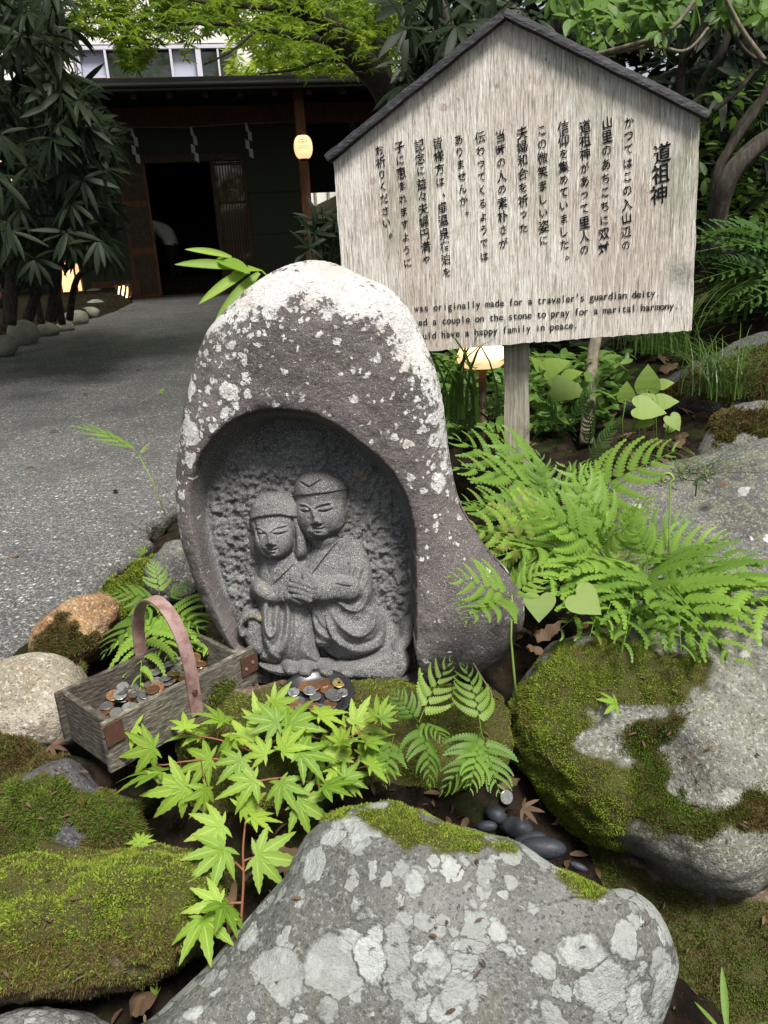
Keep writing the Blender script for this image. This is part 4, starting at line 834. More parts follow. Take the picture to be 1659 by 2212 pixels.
def column(text, p0, p1, size_px, name='lettering'):
    """vertical column from the centre of the first character to the centre of the last"""
    a, b = np.array(p0, float), np.array(p1, float); n = len(text); parts = []
    for k, ch in enumerate(text):
        px, py = a+(b-a)*(k/(n-1) if n > 1 else 0); c = bd2(px, py); V, Fs = glyph(ch)
        if not len(V): continue
        kana = '\u3040' < ch < '\u30ff'; s = size_px*1.65/FPX*(0.84 if kana else 0.98)*random.uniform(0.95, 1.05)
        if ch in '。、': cx, cy = V[:, 0].mean()-0.25, V[:, 1].mean()+0.1
        else: cx, cy = (V[:, 0].max()+V[:, 0].min())/2, (V[:, 1].max()+V[:, 1].min())/2
        x = (V[:, 0]-cx)*s*0.90; y = (V[:, 1]-cy)*s
        # brush feeling: strokes rise to the right, lean, and swell
        y = y + 0.15*x + 0.0008*np.sin(x*900+k); x = x - 0.06*y + 0.0006*np.sin(y*700+k*2)
        x = x*(1+2.2*y); 
        W = LT + np.multiply.outer(c[0]+x, BX) + np.multiply.outer(c[1]+y, BY) + BN*0.0016; parts.append((W, Fs))
    V, Fs = merge(parts); wobj(name, V, Fs, MT['ink'], sign, smooth=False)
COLS = [('道祖神', (1431, 330), (1423, 420), 42), ('かつてはこの入山辺の', (1359, 264), (1352, 530), 25), ('山里のあちこちに双対', (1312, 265), (1304, 536), 26), ('道祖神があって里人の', (1264, 273), (1262, 540), 26), ('信仰を集めていました。', (1217, 276), (1219, 556), 26), ('この微笑ましい姿に', (1171, 282), (1175, 519), 26), ('夫婦和合を祈った', (1128, 287), (1131, 493), 26), ('当時の人の素朴さが', (1081, 294), (1088, 525), 25), ('伝わってくるようでは', (1037, 297), (1047, 554), 25), ('ありませんか。', (991, 302), (1004, 460), 25), ('皆様方は、扉温泉宿泊を', (946, 309), (965, 588), 25), ('記念に益々夫婦円満や', (906, 314), (921, 561), 25), ('子に恵まれますように', (863, 318), (881, 568), 25), ('お祈りください。', (820, 324), (838, 508), 25)]
for t in COLS: column(*t)
def line_text(text, p0, p1, size_px):
    """evenly spaced characters from the centre of the first to the centre of the last"""
    a, b = np.array(p0, float), np.array(p1, float); n = len(text); parts = []
    for k, ch in enumerate(text):
        if ch == ' ': continue
        px, py = a+(b-a)*k/(n-1); c = bd2(px, py); V, Fs = glyph(ch); s = size_px*1.65/FPX
        w = V[:, 0].max()-V[:, 0].min(); sx = min(1.0, 0.50/w); sx = sx if ch not in 'il.\'' else 1.0
        x = (V[:, 0]-(V[:, 0].max()+V[:, 0].min())/2)*s*sx; y = V[:, 1]*s*1.05
        W = LT + np.multiply.outer(c[0]+x, BX) + np.multiply.outer(c[1]+y, BY) + BN*0.0016; parts.append((W, Fs))
    V, Fs = merge(parts); wobj('lettering', V, Fs, MT['ink_worn'], sign, smooth=False)
line_text("was originally made for a traveler's guardian deity.", (901, 673), (1421, 640), 20.5)
line_text("ed a couple on the stone to pray for a marital harmony.", (909, 703), (1461, 667), 20.5)
line_text("uld have a happy family in peace.", (918, 732), (1244, 709), 20.5)

# ------------------------------------------------------------------ wooden coin box
ZB = 0.405
bA, bB, bC = atz(115, 1497, ZB), atz(226, 1562, ZB), atz(546, 1397, ZB)
bx_l = bC-bB; LONG = np.linalg.norm(bx_l); E1 = unit(bx_l); E2 = bA-bB; E2 = E2-E1*np.dot(E2, E1); WID = np.linalg.norm(E2); E2 = unit(E2); E3 = np.array([0, 0, 1.0])
coinbox = thing('coin_box', 'old wooden open box full of coins with an arched brown metal handle', 'box', tuple(bB-E3*0.08))
HB = 0.080; TH = 0.008
def plank(name, p, q, inward, h=HB, mat='box_wood', drop=0.0, th=TH):
    p, q = np.array(p), np.array(q); K = 16; V = []; ax = unit(q-p)
    for k in range(K+1):
        t = k/K; c = p+(q-p)*t; z0 = -drop*t + 0.0012*vnoise(np.array([[k*.7, p[0]*9, p[1]*7]]), 1, 3)[0]
        e = 0.0015 if k in (0, K) else 0
        for (w, zz) in ((e, -h), (th, -h), (th, z0-0.0012), (th-0.0015, z0), (0.0015, z0), (e, z0-0.0015)): V.append(c+inward*w+E3*zz)
    m = 6; Fs = [(k*m+i, k*m+(i+1) % m, (k+1)*m+(i+1) % m, (k+1)*m+i) for k in range(K) for i in range(m)] + [tuple(range(m))[::-1], tuple(K*m+i for i in range(m))]
    o = wobj(name, V, Fs, MT[mat], coinbox, smooth=False); bm = bmesh.new(); bm.from_mesh(o.data); bmesh.ops.recalc_face_normals(bm, faces=bm.faces); bm.to_mesh(o.data); bm.free()
bD = bA+E1*(LONG*0.97); A2 = bB+E2*WID
plank('side_board', bB-E1*0.004, bC+E1*0.004, E2, mat='box_wood_pale'); plank('side_board', A2-E1*0.006, A2+E1*LONG*1.0, -E2)
plank('end_board', bB+E2*TH+E1*0.002, bB+E2*(WID-TH)+E1*0.002, E1, h=HB, mat='box_wood', th=0.009); plank('end_board', bB+E2*TH+E1*(LONG-0.03), bB+E2*(WID-TH)+E1*(LONG-0.03), E1, h=HB-0.01, mat='box_wood_pale')
V, Fs = box(bB+E1*LONG/2+E2*WID/2-E3*(HB-0.006), E1*(LONG/2-0.035), E2*(WID/2-TH), E3*0.005); wobj('bottom_board', V, Fs, MT['box_wood'], coinbox, smooth=False)
# strap handle
def strap():
    f0 = bB+E1*(LONG*0.545); g0 = f0+E2*WID; hh = 0.116; K = 40; V = []; wv = 0.0105; th = 0.0012
    pts = [f0-E2*0.002-E3*0.062]; 
    for k in range(K+1):
        a = math.pi*k/K; pts.append(f0+E2*(WID/2-math.cos(a)*(WID/2+0.002)) + E3*(hh*math.sin(a)**0.85-0.004))
    pts.append(g0+E2*0.002-E3*0.055); pts = np.array(pts); T = np.gradient(pts, axis=0)
    for p, t in zip(pts, T):
        t = unit(t); nn = unit(np.cross(t, E1)); lean = E1*0.0
        for a, b_ in ((-wv, -th), (wv, -th), (wv, th), (-wv, th)): V.append(p+E1*a+nn*b_)
    n = len(pts); Fs = [(k*4+i, k*4+(i+1) % 4, (k+1)*4+(i+1) % 4, (k+1)*4+i) for k in range(n-1) for i in range(4)] + [(3, 2, 1, 0), tuple((n-1)*4+i for i in range(4))]
    o = wobj('handle', V, Fs, MT['strap'], coinbox, smooth=False); bm = bmesh.new(); bm.from_mesh(o.data); bmesh.ops.recalc_face_normals(bm, faces=bm.faces); bm.to_mesh(o.data); bm.free()
    return f0
f0 = strap()
def disc(c, ax, ay, az, r, h, seg=20, dome=0.0, hole=0.0):
    """a coin-like disc with a raised rim (optionally pierced)"""
    prof = [(hole, 0), (r*0.98, 0), (r, h*0.25), (r, h*0.85), (r*0.96, h), (r*0.88, h), (r*0.86, h*0.82), (hole if hole else 0.0001, h*(0.82+dome))]
    V = []; m = len(prof)
    for k in range(seg):
        q = 2*math.pi*k/seg; d = ax*math.cos(q)+ay*math.sin(q)
        for rr, zz in prof: V.append(c+d*rr+az*zz)
    Fs = [(k*m+i, ((k+1) % seg)*m+i, ((k+1) % seg)*m+i+1, k*m+i+1) for k in range(seg) for i in range(m-1)]
    if hole: Fs += [(k*m+m-1, ((k+1) % seg)*m+m-1, ((k+1) % seg)*m, k*m) for k in range(seg)]
    return np.array(V), Fs
for q in (f0+E3*-0.022,):
    V, Fs = disc(q-E2*0.0032, E1, E3, -E2, 0.0045, 0.003, 10, 0.3); wobj('screw', V, Fs, MT['rust'], coinbox, smooth=False)
V, Fs = box(bB+E1*(LONG-0.012)-E2*0.0022-E3*0.026, E1*0.0165, E2*0.001, E3*0.0155); pl_ = wobj('corner_plate', V, Fs, MT['rust'], coinbox, smooth=False)
for sx, sz in ((-0.008, -0.004), (0.006, 0.002)):
    V, Fs = disc(bB+E1*(LONG-0.012+sx)-E2*0.0032-E3*(0.026-sz), E1, E3, -E2, 0.0028, 0.0014, 10, 0.3); wobj('screw', V, Fs, MT['strap'], coinbox, smooth=False)
V, Fs = box(bB+E1*0.010-E2*0.0022-E3*0.02, E1*0.014, E2*0.001, E3*0.016); wobj('corner_plate', V, Fs, MT['rust'], coinbox, smooth=False)
V, Fs = disc(bB+E1*(LONG-0.006)-E2*0.0012-E3*0.062, E1, E3, -E2, 0.004, 0.0016, 10, 0.3); wobj('screw', V, Fs, MT['rust'], coinbox, smooth=False)
# moss tuft on the front board
def tuft(name, c, nrm, spread, n, length, width, mat, parent, flatv=None, seed=1, kindstuff=True):
    rng = np.random.default_rng(seed); P = c + rng.normal(0, 1, (n, 3))*spread; P = P - np.multiply.outer((P-c) @ nrm, nrm)
    return blades(name, P, np.repeat(nrm[None, :], n, 0), length, width, mat, parent, rng)
mt_ = bB+E1*(LONG*0.74)-E3*0.052-E2*0.001
tuft('moss', mt_, -E2, np.array([0.010, 0.010, 0.008]), 2600, 0.008, 0.0007, MT['moss_dark'], coinbox, seed=5)
# coins
COINM = {}
def coin_mesh(kind):
    if kind not in COINM:
        r, h, hole, mat = {'ten_bronze': (0.01175, 0.0016, 0, 'coin_bronze'), 'hundred_silver': (0.0113, 0.0017, 0, 'coin_silver'), 'fifty_silver': (0.0105, 0.0017, 0.002, 'coin_silver'), 'five_brass': (0.011, 0.0015, 0.0025, 'coin_brass'), 'one_silver': (0.010, 0.0015, 0, 'coin_silver')}[kind]
        V, Fs = disc(np.zeros(3), np.array([1., 0, 0]), np.array([0, 1., 0]), np.array([0, 0, 1.]), r, h, 22, 0, hole)
        parts = [(V, Fs)]
        rr = random.Random(kind)
        for k in range(9):                       # struck relief: dates, flowers, numerals at this size are little ridges
            a = rr.uniform(0, 6.28); q = rr.uniform(max(hole*1.6, 0.001), r*0.72); c = np.array([q*math.cos(a), q*math.sin(a), h*0.82]); t = rr.uniform(0, 3.14)
            parts.append(box(c, np.array([math.cos(t), math.sin(t), 0])*rr.uniform(.0008, .0022), np.array([-math.sin(t), math.cos(t), 0])*0.00035, np.array([0, 0, 0.00018])))
        V, Fs = merge(parts); me = new_mesh('coin', V, Fs, False); me.materials.append(MT[mat]); COINM[kind] = me
    return COINM[kind]
COLW = {'ten_bronze': 'brown bronze', 'hundred_silver': 'silver', 'fifty_silver': 'silver holed', 'five_brass': 'yellow brass holed', 'one_silver': 'small silver'}
def coin(kind, p, nrm, spin, label, group):
    o = link('coin', coin_mesh(kind)); z = Vector(nrm).normalized(); o.rotation_mode = 'QUATERNION'
    o.scale = (0.92,)*3; o.rotation_quaternion = z.to_track_quat('Z', 'Y') @ Euler((0, 0, spin)).to_quaternion(); o.location = Vector(p)
    return tag(o, label, 'coin', group)
rr = random.Random(12); kinds = ['ten_bronze', 'hundred_silver', 'one_silver', 'hundred_silver', 'ten_bronze', 'fifty_silver', 'one_silver', 'five_brass']
placed = []
for k in range(105):
    a, b_ = rr.uniform(0.03, LONG-0.05), rr.uniform(TH+0.012, WID-TH-0.012)
    lvl = 0.020 + 0.022*math.exp(-((a-LONG*0.6)/0.08)**2) + 0.006*rr.random()
    kd = kinds[k % len(kinds)]; p = bB+E1*a+E2*b_-E3*(HB-0.008-lvl)
    near = [z for z, q in placed if np.linalg.norm((q-p)[:2]) < 0.016]
    p[2] = max([p[2]-0.003]+[z+0.0019 for z in near[-3:]]) if near else p[2]
    if p[2] > bB[2]-0.018: continue
    placed.append((p[2], p)); t = 0.30
    coin(kd, p, (rr.uniform(-t, t), rr.uniform(-t, t)-0.12, 1), rr.uniform(0, 6.28), f"{COLW[kd]} coin in the wooden box, {'near its left end' if a < LONG*.3 else 'left of the handle' if a < LONG*.47 else 'under the handle' if a < LONG*.64 else 'right of the handle'}, {'along the front board' if b_ < WID*.36 else 'along the back board' if b_ > WID*.66 else 'in the middle'}", 'coins in the wooden box')
# dark round dish with coins
DC = atz(686, 1512, 0.352); DR = 0.057
dish = thing('dish', 'shallow round dark glazed dish with coins in front of the carved stone', 'dish', tuple(DC))
def build_dish():
    prof = [(0.0001, 0.004), (0.030, 0.004), (0.044, 0.0055), (0.050, 0.010), (0.0535, 0.0125), (0.0605, 0.0145), (0.0618, 0.0128), (0.061, 0.011), (0.050, 0.006), (0.040, 0.0), (0.0001, 0.0)]
    tl = unit(np.array([0.02, -0.16, 1.0])); ax = unit(np.cross([0, 1, 0], tl)); ay = np.cross(tl, ax); V = []; seg = 64; m = len(prof)
    for k in range(seg):
        q = 2*math.pi*k/seg; d = ax*math.cos(q)+ay*math.sin(q)
        for r, z in prof: V.append(DC+d*r*0.93+tl*z)
    Fs = [(k*m+i, ((k+1) % seg)*m+i, ((k+1) % seg)*m+i+1, k*m+i+1) for k in range(seg) for i in range(m-1)]
    wobj('bowl', V, Fs, MT['dish'], dish)
    return tl
tl = build_dish()
dc = [('ten_bronze', .008, .030), ('five_brass', .032, .026), ('ten_bronze', -.020, .020), ('hundred_silver', -.012, .008), ('ten_bronze', .014, .016), ('fifty_silver', .038, .004), ('hundred_silver', .022, .001), ('one_silver', -.002, -.006), ('ten_bronze', .020, -.018), ('hundred_silver', -.028, -.010), ('ten_bronze', -.030, -.026), ('one_silver', -.022, -.032), ('hundred_silver', .004, -.026), ('ten_bronze', -.006, .022), ('hundred_silver', .028, -.006), ('one_silver', -.036, .006), ('ten_bronze', -.008, -.018), ('hundred_silver', .010, -.038)]
ax_ = unit(np.cross([0, 1, 0], tl)); ay_ = np.cross(tl, ax_)
for k, (kd, x, y) in enumerate(dc):
    p = DC+ax_*x+ay_*y+tl*(0.0062+0.0017*(k % 4)+0.0015*(abs(x)+abs(y) > 0.05))
    coin(kd, p, tuple(tl+np.array([rr.uniform(-.12, .12), rr.uniform(-.12, .12), 0])), rr.uniform(0, 6.28), f"{COLW[kd]} coin in the dark dish, {'at its left' if x < -.012 else 'at its right' if x > .015 else 'in its middle'} {'towards the stone' if y > .012 else 'towards the maple leaves' if y < -.012 else 'halfway'}", 'coins in the dark dish')
# single coin and black pebbles in the gap between the boulders
p = atz(1094, 1722, 0.205); coin('hundred_silver', p, (0.30, -0.80, 0.45), 0.4, 'lone bright coin standing among the black pebbles', None)
def pebble(cx, cy, w, h, Y, label, seed, rot=0):
    a = math.radians(rot); pts = [(cx+w*math.cos(t)*math.cos(a)-h*math.sin(t)*math.sin(a), cy+w*math.cos(t)*math.sin(a)+h*math.sin(t)*math.cos(a)) for t in np.linspace(0, 2*math.pi, 14, endpoint=False)]
    rock('pebble', pts, Y, h*0.9*1.1/FPX, h*0.9*1.1/FPX, MT['pebble'], label, 'pebble', a=0.95, b=1.0, amp=0.0008, freq=20, N=48, M=24, seed=seed, group='black pebbles between the boulders')
pebble(1118, 1788, 35, 24, 0.90, 'smooth black pebble in the middle of the pebble cluster', 3, 15); pebble(1172, 1832, 52, 26, 0.865, 'largest smooth black pebble, nearest in the gap between the boulders', 4, 5); pebble(1145, 1815, 38, 20, 0.885, 'smooth dark pebble tucked half under the largest one', 5, -10); pebble(1072, 1760, 26, 18, 0.92, 'small black pebble just below the lone coin', 6, 40); pebble(1052, 1785, 24, 14, 0.90, 'black pebble half hidden by the moss edge of the front boulder', 8, 0); pebble(1250, 1872, 22, 9, 0.845, 'tiny black pebble below the pebble cluster', 9, 25)
# ------------------------------------------------------------------ plant kit (unit meshes, X along the blade, Z its upper face)
def frond_mesh(seed, npair=13, wmax=0.36, lobes=9, arch=0.10, droop=0.22, base_w=0.75, stipe=0.14, mat='leaf_fern'):
    rr = random.Random(seed); parts = []
    rz = lambda t: arch*math.sin(math.pi*t*0.95) - 0.05*t*t
    sway = rr.uniform(-0.06, 0.06); ry = lambda t: sway*math.sin(t*2.6)
    ts = np.linspace(0, 1, 14); parts.append(tube([(t, ry(t), rz(t)-0.004) for t in ts], [0.0075*(1-0.75*t) for t in ts], 5))
    V = []; Fs = []
    for k in range(npair):
        t = stipe + (1-stipe)*(k+0.15)/npair
        prof = (1-(t-stipe)/(1-stipe))**0.85*(base_w+(1-base_w)*min(1, (t-stipe)/0.25)) + 0.02
        for sd in (-1, 1):
            L = wmax*prof*rr.uniform(0.9, 1.08); ang = math.radians(rr.uniform(62, 74)-26*t); tt = t+0.5*(sd > 0)/npair*(1-stipe)
            if tt > 0.995: continue
            o = np.array([tt, ry(tt), rz(tt)]); tw = rr.uniform(-0.25, 0.25); dr = droop*rr.uniform(0.5, 1.5); m = max(4, int(lobes*(0.45+0.55*prof)))
            bend = rr.uniform(0.15, 0.45)
            def sp(s):
                a = ang - bend*s*s; return o + np.array([math.cos(a)*L*s, sd*math.sin(a)*L*s, -dr*L*s*s + 0.05*L*s])
            for j in range(m):
                s0, s1 = 0.03+0.95*j/m, 0.03+0.95*(j+1)/m; sm = (s0+s1)/2
                p0, p1 = sp(s0), sp(s1); d = unit(p1-p0); side = unit(np.cross(d, [0, 0, 1.0])); wid = 0.135*L*(1-sm)**0.65*(0.7+0.3*min(1, sm/0.12)) + 0.010*L
                for q in (-1, 1):
                    wv = side*q*wid + np.array([0, 0, 1])*(tw*q*wid*0.6 - 0.10*wid)
                    e0, e1 = p0, p1; b0 = len(V)
                    V += [e0, e1, e1+wv*0.25+d*wid*0.06, e1*0.80+e0*0.20+wv*0.84+d*wid*0.30, e1*0.52+e0*0.48+wv*1.02+d*wid*0.32, e0*0.82+e1*0.18+wv*0.82+d*wid*0.2, e0+wv*0.25+d*wid*0.06]; fc = tuple(range(b0, b0+7)); Fs.append(fc if q > 0 else fc[::-1])
    parts.append((np.array(V), Fs)); V, Fs = merge(parts); me = new_mesh('frond', V, Fs, False); me.materials.append(MT[mat]); return me
def maple_mesh(seed, full=True, mat='leaf_seedling', spread=1.0):
    rr = random.Random(seed); V = []; Fs = []
    lob = [(0, 1.0), (38, 0.95), (-38, 0.95), (76, 0.74), (-76, 0.74), (118, 0.40), (-118, 0.40)] if full else [(0, 1.0), (45, 0.9), (-45, 0.9), (92, 0.62), (-92, 0.62)]
    K = 12 if full else 4
    for li, (ang, L) in enumerate(lob):
        a = math.radians(ang*spread+rr.uniform(-5, 5)); L *= rr.uniform(0.92, 1.06); d = np.array([math.cos(a), math.sin(a), 0]); sd = np.array([-d[1], d[0], 0]); b0 = len(V); cr = rr.uniform(0.10, 0.28); dp = rr.uniform(0.05, 0.45)
        for k in range(K+1):
            s = k/K; w = 0.160*L*(math.sin(math.pi*min(1, s*0.84+0.12))**1.15)*(1-0.3*s)*(1+ (0.13 if k % 2 else -0.09)*(0 < k < K)); w = max(w, 0.03*(1-s))
            if k == K: w = 0.0015
            c = d*(L*s) + np.array([0, 0, -dp*(L*s)**2+0.003*li])
            V += [c+sd*w+np.array([0, 0, w*cr]), c, c-sd*w+np.array([0, 0, w*cr])]
        for k in range(K):
            i = b0+3*k; Fs += [(i+1, i, i+3, i+4)[::-1], (i+2, i+1, i+4, i+5)[::-1]]
    me = new_mesh('leaf', V, Fs, True); me.materials.append(MT[mat]); va = np.tile([0., 1., 0.], len(V)//3).astype(np.float32); me.attributes.new('vein', 'FLOAT', 'POINT').data.foreach_set('value', va)
    tp = np.tile(np.repeat(np.clip((np.arange(K+1)/K-0.8)/0.2, 0, 1), 3), len(lob)).astype(np.float32); me.attributes.new('tip', 'FLOAT', 'POINT').data.foreach_set('value', tp); return me
def blade_leaf(w=0.28, K=6, crease=0.25, droop=0.15, tipp=1.0, mat='leaf_rhodo', base=0.15):
    V = []; Fs = []
    for k in range(K+1):
        s = k/K; ww = w/2*(math.sin(math.pi*(s*(1-base*0.5)+base*0.5))**0.75)*(1.0 if s < 0.98 else 0.05); c = np.array([s, 0, -droop*s*s])
        V += [c+[0, ww, ww*crease], c, c+[0, -ww, ww*crease]]
    for k in range(K): i = 3*k; Fs += [(i+1, i+4, i+3, i), (i+2, i+5, i+4, i+1)]
    return np.array(V), Fs
def heart_mesh(mat='leaf_heart'):
    ol = [(0, 0), (-0.12, 0.10), (-0.17, 0.24), (-0.10, 0.40), (0.08, 0.49), (0.30, 0.47), (0.52, 0.36), (0.74, 0.20), (1.0, 0.0)]
    P = spline(ol, 18); V = [np.array([0.30*0, 0, 0])]; V = []; n = len(P)
    for x, y in P: V.append((x, y, 0.10*abs(y)-0.15*max(0, x)**2+0.015*math.sin(x*24)))
    for x, y in P: V.append((max(0.0, x) if x > 0 else 0.0, 0.0, -0.15*max(0, x)**2))
    for x, y in P: V.append((x, -y, 0.10*abs(y)-0.15*max(0, x)**2+0.015*math.sin(x*21)))
    Fs = []
    for k in range(n-1): Fs += [(k, n+k, n+k+1, k+1), (n+k, 2*n+k, 2*n+k+1, n+k+1)]
    me = new_mesh('leaf', V, Fs, True); me.materials.append(MT[mat]); return me
def frame(p, d, up, s, roll=0.0, sy=1.0):
    d = unit(d); up = np.asarray(up, float); up = unit(up - d*np.dot(up, d)); y = np.cross(up, d)
    if roll: up, y = up*math.cos(roll)+y*math.sin(roll), y*math.cos(roll)-up*math.sin(roll)
    return Matrix(((d[0]*s, y[0]*s*sy, up[0]*s, p[0]), (d[1]*s, y[1]*s*sy, up[1]*s, p[1]), (d[2]*s, y[2]*s*sy, up[2]*s, p[2]), (0, 0, 0, 1)))
def inst(name, me, M, parent=None):
    o = link(name, me)
    if parent is not None: keep(o, parent)
    o.matrix_basis = M; return o
def baked(VF, frames):
    """many copies of a little mesh joined into one array mesh (numpy)"""
    V, Fs = VF; V = np.asarray(V, float); Fs = np.asarray(Fs, int); n = len(frames)
    A = np.array([np.array(m) for m in frames]); W = np.einsum('nij,vj->nvi', A[:, :3, :3], V) + A[:, None, :3, 3]
    Fa = (Fs[None] + (np.arange(n)*len(V))[:, None, None]).reshape(-1, Fs.shape[1]); return W.reshape(-1, 3), Fa
TOCAM = lambda p: unit(CAM-np.asarray(p))
FR = [frond_mesh(s, 6+s % 2, 0.56, 14, 0.08+0.02*(s % 3), 0.15+0.10*(s % 3), base_w=0.85) for s in range(6)]
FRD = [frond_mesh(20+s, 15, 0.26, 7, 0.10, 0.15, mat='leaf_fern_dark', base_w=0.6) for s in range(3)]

# ------------------------------------------------------------------ ferns
def fern(label, fronds, name='fern', mats=None, group=None, seed=0, stem=True, upbias=0.5, sy=1.0):
    """fronds: (base px, base depth, tip px, tip depth)"""
    rr = random.Random(seed); p0 = atd(*fronds[0][0], fronds[0][1]); root = thing(name, label, 'fern', tuple(p0), group)
    for k, (b_, bdp, t_, tdp) in enumerate(fronds):
        a, c = atd(*b_, bdp), atd(*t_, tdp); d = c-a; L = np.linalg.norm(d)*1.06; up = np.array([0, 0, 1.0])*upbias + TOCAM(a)*(1-upbias) + np.array([rr.uniform(-.25, .25), 0, 0])
        me = (mats or FR)[rr.randrange(len(mats or FR))]
        inst('frond', me, frame(a, d, up, L, rr.uniform(-0.65, 0.65), sy*rr.uniform(0.8, 1.1)), root)
    return root
mass = [((1160, 1060), 1.75, (985, 940), 1.70), ((1200, 1090), 1.72, (1055, 925), 1.62), ((1240, 1090), 1.66, (1445, 972), 1.55), ((1230, 1110), 1.62, (1000, 1010), 1.52), ((1270, 1150), 1.58, (1345, 1040), 1.45),
  ((1180, 1120), 1.60, (1165, 985), 1.60), ((1220, 1130), 1.55, (1285, 1005), 1.58), ((1190, 1170), 1.52, (1005, 1085), 1.42), ((1220, 1190), 1.50, (1020, 1150), 1.38), ((1330, 1170), 1.55, (1420, 1070), 1.52)]
fern('bright green fern with arching fronds behind the carved stone, beside the sign post', mass, seed=1, group='ferns beside the carved stone')
mass2 = [((1250, 1200), 1.48, (1060, 1195), 1.32), ((1260, 1190), 1.46, (1150, 1060), 1.42), ((1290, 1200), 1.46, (1255, 1075), 1.40), ((1310, 1210), 1.46, (1190, 1120), 1.36), ((1300, 1230), 1.44, (1150, 1260), 1.26), ((1320, 1240), 1.42, (1210, 1345), 1.20), ((1340, 1230), 1.42, (1290, 1355), 1.18), ((1330, 1200), 1.46, (1370, 1090), 1.42), ((1300, 1180), 1.46, (1390, 1130), 1.34), ((1320, 1220), 1.42, (1240, 1230), 1.26), ((1350, 1220), 1.42, (1345, 1378), 1.12), ((1320, 1170), 1.42, (1220, 1010), 1.42), ((1300, 1190), 1.42, (1120, 1100), 1.36)]
fern('thick bright fern in the middle of the clump at the right of the stone', mass2, seed=2, group='ferns beside the carved stone')
mass3 = [((1360, 1190), 1.44, (1490, 1120), 1.42), ((1380, 1210), 1.42, (1560, 1160), 1.36), ((1400, 1230), 1.40, (1640, 1225), 1.30), ((1420, 1250), 1.38, (1690, 1320), 1.16), ((1440, 1250), 1.36, (1590, 1410), 1.06), ((1420, 1260), 1.36, (1485, 1385), 1.08), ((1400, 1250), 1.38, (1405, 1378), 1.10), ((1470, 1250), 1.36, (1690, 1380), 1.06), ((1380, 1230), 1.40, (1470, 1200), 1.30), ((1400, 1220), 1.40, (1540, 1230), 1.28), ((1460, 1240), 1.38, (1620, 1330), 1.14), ((1400, 1210), 1.42, (1360, 1110), 1.38), ((1360, 1220), 1.40, (1320, 1330), 1.15)]
fern('bright fern sprawling over the flat rock towards the right edge', mass3, seed=3, group='ferns beside the carved stone')
_rx = random.Random(77); _ex = [[], [], []]
for _k in range(30):
    _cx = _rx.uniform(1040, 1600); _cy = 1120 + (_cx-1040)*0.22 + _rx.uniform(-90, 80); _a = _rx.uniform(0, 6.28); _l = _rx.uniform(70, 150); _dp = 1.62-(_cy-1000)/400*0.30
    _ex[0 if _cx < 1200 else 1 if _cx < 1380 else 2].append(((_cx, _cy), _dp+0.05, (_cx+math.cos(_a)*_l, _cy+math.sin(_a)*_l*0.7), _dp+0.02-0.05*math.sin(_a)))
for _nm, _e in zip(('low fern fronds lying in front of the sign post foot', 'low fern fronds under the middle of the bright clump', 'low fern fronds spread on the flat rock at the right'), _ex): fern(_nm, _e, seed=len(_e)+40, upbias=0.8, group='ferns beside the carved stone')
f1 = fern('small pale fern on a thin upright stem before the right foot of the carved stone', [((1105, 1290), 1.08, (978, 1238), 1.02), ((1105, 1292), 1.08, (1002, 1335), 0.99), ((1105, 1290), 1.08, (1185, 1232), 1.06), ((1108, 1285), 1.08, (1150, 1195), 1.10)], seed=4)
V, Fs = tube([atd(*q) for q in ((1106, 1285, 1.08), (1104, 1380, 1.085), (1110, 1450, 1.09), (1116, 1515, 1.10))], [0.0013, 0.0015, 0.0018, 0.002], 6); wobj('stem', V, Fs, MT['stem_green'], f1)
fern('fresh green fern beside the dark dish, hanging over the mossy gap', [((1040, 1580), 1.10, (1006, 1440), 1.14), ((1040, 1580), 1.09, (958, 1702), 1.02), ((1040, 1580), 1.09, (1085, 1712), 1.02), ((1040, 1590), 1.09, (1020, 1700), 1.01)], seed=5)
fern('small fern between dish and hanging fern, by the maple seedling', [((905, 1560), 1.12, (975, 1432), 1.15), ((905, 1560), 1.12, (850, 1490), 1.12), ((905, 1560), 1.11, (958, 1605), 1.06), ((900, 1565), 1.10, (925, 1690), 1.04), ((850, 1590), 1.09, (828, 1692), 1.04)], seed=6)
fern('green fern leaning over the back of the wooden coin box', [((345, 1290), 1.42, (328, 1212), 1.46), ((345, 1300), 1.40, (238, 1275), 1.36), ((345, 1310), 1.38, (222, 1408), 1.28), ((350, 1320), 1.36, (308, 1470), 1.20), ((355, 1320), 1.36, (372, 1418), 1.24), ((360, 1310), 1.36, (435, 1352), 1.28), ((360, 1290), 1.40, (410, 1260), 1.40), ((350, 1300), 1.40, (290, 1330), 1.30), ((362, 1320), 1.36, (425, 1400), 1.26)], seed=7)
fs_ = fern('thin lone fern sprig sticking out left of the carved stone over the path', [((305, 985), 1.42, (165, 920), 1.44), ((300, 985), 1.42, (325, 955), 1.44)], seed=8, sy=0.42)
V, Fs = tube([atd(*q) for q in ((300, 984, 1.42), (330, 1040, 1.42), (356, 1110, 1.42))], 0.0012, 5); wobj('stem', V, Fs, MT['stem_green'], fs_)
# fiddlehead
def fiddle():
    pts = [atd(1447, 1235, 1.38), atd(1446, 1150, 1.38), atd(1447, 1075, 1.38), atd(1449, 1040, 1.38)]
    for k in range(16): a = k*0.45; r = 16*(1-k/17); pts.append(atd(1441+r*math.cos(a)*0.9-6*(k/16), 1035-r*math.sin(a), 1.38+0.001*k))
    V, Fs = tube(pts, [0.0016]*4+[0.003-0.0001*k for k in range(16)], 6); o = obj('fiddlehead', V, Fs, MT['stem_green']); tag(o, 'curled fern shoot rising above the ferns at right', 'fern shoot')
fiddle()
